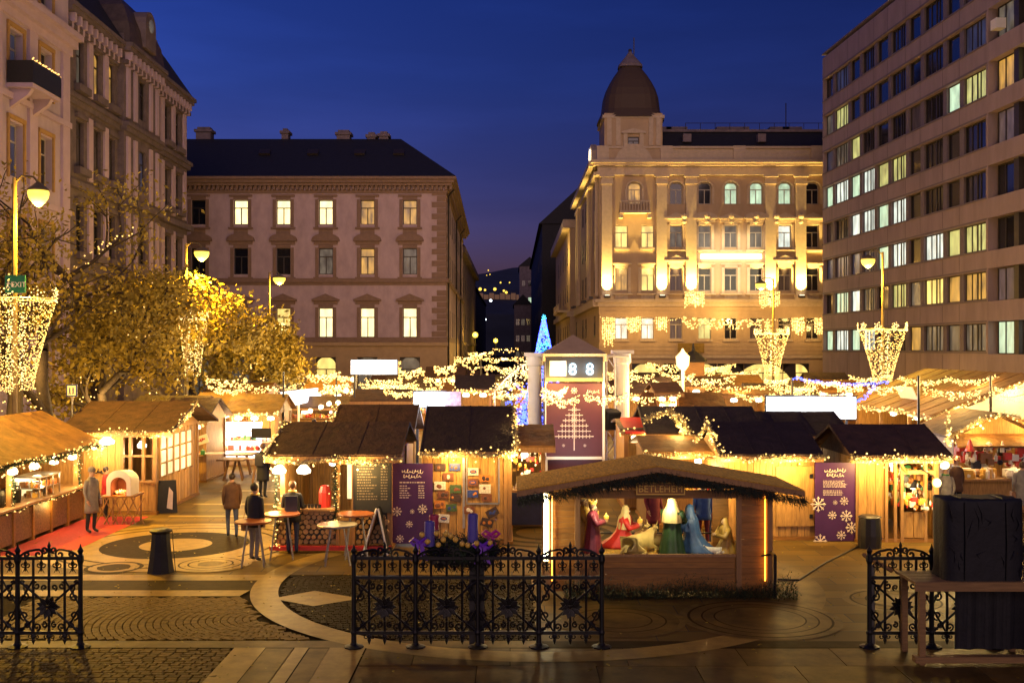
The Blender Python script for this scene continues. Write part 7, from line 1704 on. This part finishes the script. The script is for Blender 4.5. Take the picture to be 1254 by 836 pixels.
# ================================================================= people
def person(label, X, Y, h, rz, coat, legs, hair='hat', hatm=None, pose='stand', z=0, long=False, seed=0, group='people at the market'):
    t = thing('person', label, 'person', (X,Y,z), rz, group); rr = random.Random(seed); k = h/1.75
    sw_ = {'stand':0.05,'walk':.22}.get(pose,.05)
    V = [((0,0,.96),(.15,.11)),((0,.0,1.14),(.135,.10)),((0,-.01,1.34),(.17,.115)),((0,0,1.47),(.075,.07)),((0,-.01,1.53),(.058,.058)),((0,-.02,1.62),(.078,.092)),((0,-.01,1.70),(.070,.082)),
         ((.095,0,.90),.098),((.10,-sw_*.6,.50),.062),((.10,sw_*.2-.0,.09),.045),((.105,sw_*.2-.15,.04),.040),
         ((-.095,0,.90),.098),((-.10,sw_*.8-.03,.50),.062),((-.10,sw_*1.2,.09),.045),((-.105,sw_*1.2-.15,.04),.040),
         ((.185,0,1.40),.070),((.235,.02,1.13),.052),((.21,-.10 if pose != 'hold' else -.26,.90 if pose != 'hold' else 1.12),.036),
         ((-.185,0,1.40),.070),((-.235,.02,1.13),.052),((-.21,-.06 if pose != 'hold' else -.26,.89 if pose != 'hold' else 1.10),.036),
         ((0,-.105,1.615),.016)]
    E = [(0,1),(1,2),(2,3),(3,4),(4,5),(5,6),(0,7),(7,8),(8,9),(9,10),(0,11),(11,12),(12,13),(13,14),(2,15),(15,16),(16,17),(2,18),(18,19),(19,20),(5,21)]
    cls = ['l','c','c','s','s','s','l','l','l','b','l','l','l','b','c','c','c','c','c','c','s']
    for sx, w_, el_ in ((1,17,16),(-1,20,19)):
        wr = Vector(V[w_][0]); d = (wr-Vector(V[el_][0])).normalized(); i = len(V); V.append((tuple(wr+d*.05),(.030,.018))); E.append((w_,i)); cls.append('s')
        fwd = Vector((0,-1,0)) if abs(d.y) < .8 else Vector((0,0,1))
        for f in range(4):
            b_ = wr+d*.085+fwd*(.017*(1.5-f)); j = len(V); L = (.034,.04,.037,.028)[f]
            V += [(tuple(b_),.0095),(tuple(b_+d*L-Vector((sx*.010,0,0))),.0085),(tuple(b_+d*L*1.7-Vector((sx*.028,0,0))),.0075)]; E += [(i,j),(j,j+1),(j+1,j+2)]; cls += ['s']*3
        j = len(V); V += [(tuple(wr+d*.035+fwd*.035),.011),(tuple(wr+d*.068+fwd*.050-Vector((sx*.012,0,0))),.009)]; E += [(i,j),(j,j+1)]; cls += ['s']*2
    im = {'c':0,'l':1,'s':2,'b':3}
    me = skin([(Vector(p)*k, tuple(q*k for q in r) if isinstance(r,tuple) else r*k) for p, r in V], E, 'body', [coat, legs, SK, M['black']], classify=lambda e, c: im[cls[e]], sub=1)
    link('body', me, t)
    zb = .55 if long else .78
    loft([(0,.0,zb*k,.215*k,.165*k),(0,0,(zb+.1)*k,.205*k,.16*k),(0,0,1.05*k,.185*k,.14*k),(0,0,1.25*k,.20*k,.145*k),(0,-.005*k,1.38*k,.195*k,.135*k),(0,0,1.45*k,.13*k,.105*k),(0,0,1.51*k,.085*k,.08*k)],24,.03,7).build('jacket', coat, t, smooth=True)
    if hair == 'hat': MB().lathe([(.098*k,0),(.102*k,.03*k),(.095*k,.09*k),(.06*k,.135*k),(.02*k,.15*k)],14,(0,-.01*k,1.655*k),.9,1.05).build('knit_hat', hatm or M['goods_dark'] if 'goods_dark' in M else (hatm or HAIRD), t, smooth=True)
    else: MB().ball((0,.012*k,1.665*k),.098*k,14,9,sx=.92,sy=1.02,sz=1.0).build('hair', HAIRB if hair == 'brown' else HAIRD, t, smooth=True)
    if seed % 2: MB().tube([(.085*k*math.cos(2*PI*j/10),-.01*k+.08*k*math.sin(2*PI*j/10),(1.505+.01*math.sin(j))*k) for j in range(10)],.028*k,6,closed=True).build('scarf', rr.choice(GM[:5]), t, smooth=True)
    if seed % 3 == 0: MB().box(-.14*k,.14*k,.13*k,.25*k,1.05*k,1.42*k).build('rucksack', rr.choice((GM[5],GM[4])), t)
    elif seed % 3 == 1: MB().box(.20*k,.30*k,-.12*k,.12*k,.68*k,.92*k).tube([(.25*k,-.1*k,.92*k),(.22*k,0,1.40*k),(.25*k,.1*k,.92*k)],.008*k,5).build('shoulder_bag', rr.choice((GM[4],GM[5])), t)
    for s in (-1,1):
        MB().ball((s*.030*k,-.094*k,1.645*k),.010*k,6,4).build('eye', HAIRD, t); MB().ball((s*.083*k,-.01*k,1.62*k),.022*k,7,5,sx=.4).build('ear', SK, t)
    MB().box(-.022*k,.022*k,-.112*k,-.100*k,1.570*k,1.577*k).build('mouth', M['red'], t)
    return t
def cm(n, c): return mat('cloth_'+n, c, .85, .25, 9, .2)
BLK, BRN, GRY, NVY, REDC, MAR, BLU, JEAN, TAN = cm('black',(.012,.012,.016)), cm('brown',(.09,.045,.022)), cm('grey',(.20,.18,.16)), cm('navy',(.02,.025,.06)), cm('red',(.42,.02,.02)), cm('maroon',(.14,.015,.03)), cm('blue',(.04,.10,.32)), cm('jeans',(.045,.06,.11)), cm('tan',(.30,.19,.09))
g = G(312,687); person('person in a black jacket with dark hair standing at the round red brown table', g.x, g.y, 1.76, rad(150), BLK, GRY, 'dark', seed=1)
g = G(284,657); person('person in a brown jacket and jeans walking toward the left stalls', g.x, g.y, 1.62, rad(200), BRN, JEAN, 'dark', pose='walk', seed=2)
g = G(356,680); person('person in dark clothes leaning at the log counter', g.x, g.y+.2, 1.70, rad(185), BLK, NVY, 'brown', pose='hold', seed=3)
g = G(112,652); person('person in a grey coat beside the lattice legged oven table', g.x, g.y, 1.68, rad(70), GRY, BLK, 'hat', hatm=GRY, seed=4, long=True)
person('person in a red coat behind the lattice of the oven table', X_(130,30.0), 30.0, 1.45, rad(110), REDC, BLK, 'dark', seed=5)
person('person in a black coat standing by the tall stool table', X_(322,34), 34, 1.75, rad(160), BLK, BLK, 'brown', seed=6, long=True)
person('person in a blue jacket behind the stable, seen through it', X_(861,25.2), 25.2, 1.66, rad(190), BLU, MAR, 'brown', seed=7)
person('person in a maroon coat behind the stable, left of the blue jacket', X_(800,26.0), 26.0, 1.66, rad(30), MAR, BLK, 'dark', seed=8, long=True)
person('person in a pink red jacket behind the right end of the stable', X_(873,25.6), 25.6, 1.6, rad(-20), REDC, JEAN, 'brown', seed=9)
person('person in a long grey coat at the right edge beside the covered box', X_(1252,28.8), 28.8, 1.72, rad(170), GRY, BRN, 'brown', seed=10, long=True)
person('person in a grey jacket and brown hat by the globe lamps of the shop hut', X_(1158,27.6), 27.6, 1.75, rad(195), GRY, JEAN, 'hat', hatm=BRN, seed=11)
person('person in a brown coat and hat standing in the light beside the hat stall', X_(1171,30.0), 30.0, 1.7, rad(200), BRN, BLK, 'hat', hatm=REDC, seed=13)
for k, (px, Y, c, lab) in enumerate(((853,44,BLK,'distant person in black in front of the red posts'),(866,43,GRY,'distant person in grey in the middle right crowd'),(846,45.5,BRN,'distant person in brown at the left of the crowd'),(875,45,NVY,'distant person in navy at the right of the crowd'),
        (790,43,NVY,'distant person by the white lit counter'),(812,41,BLK,'distant person in black leaning over the white counter'),(640,40,BRN,'distant person passing left of the white round column'),(905,42,TAN,'distant person in tan by the yellow kiosk'))):
    person(lab, X_(px,Y), Y, 1.7+.03*(k%3), rad(40*k), c, BLK, 'dark' if k % 2 else 'brown', seed=20+k, z=.0, pose='walk' if k % 2 else 'stand')
for k, (px, Y, c, lab) in enumerate(((398,45,REDC,'distant person in red under the globe lamps'),(385,46,GRY,'distant person in grey in front of the receding awning'),(372,44,BLK,'distant person in black beside the thin pole'),(408,48,BRN,'distant person in brown farther along the awning'))):
    person(lab, X_(px,Y), Y, 1.72, rad(60*k+20), c, BLK, 'dark' if k % 2 else 'brown', seed=40+k)
# ---------------------------------------------------------------- done
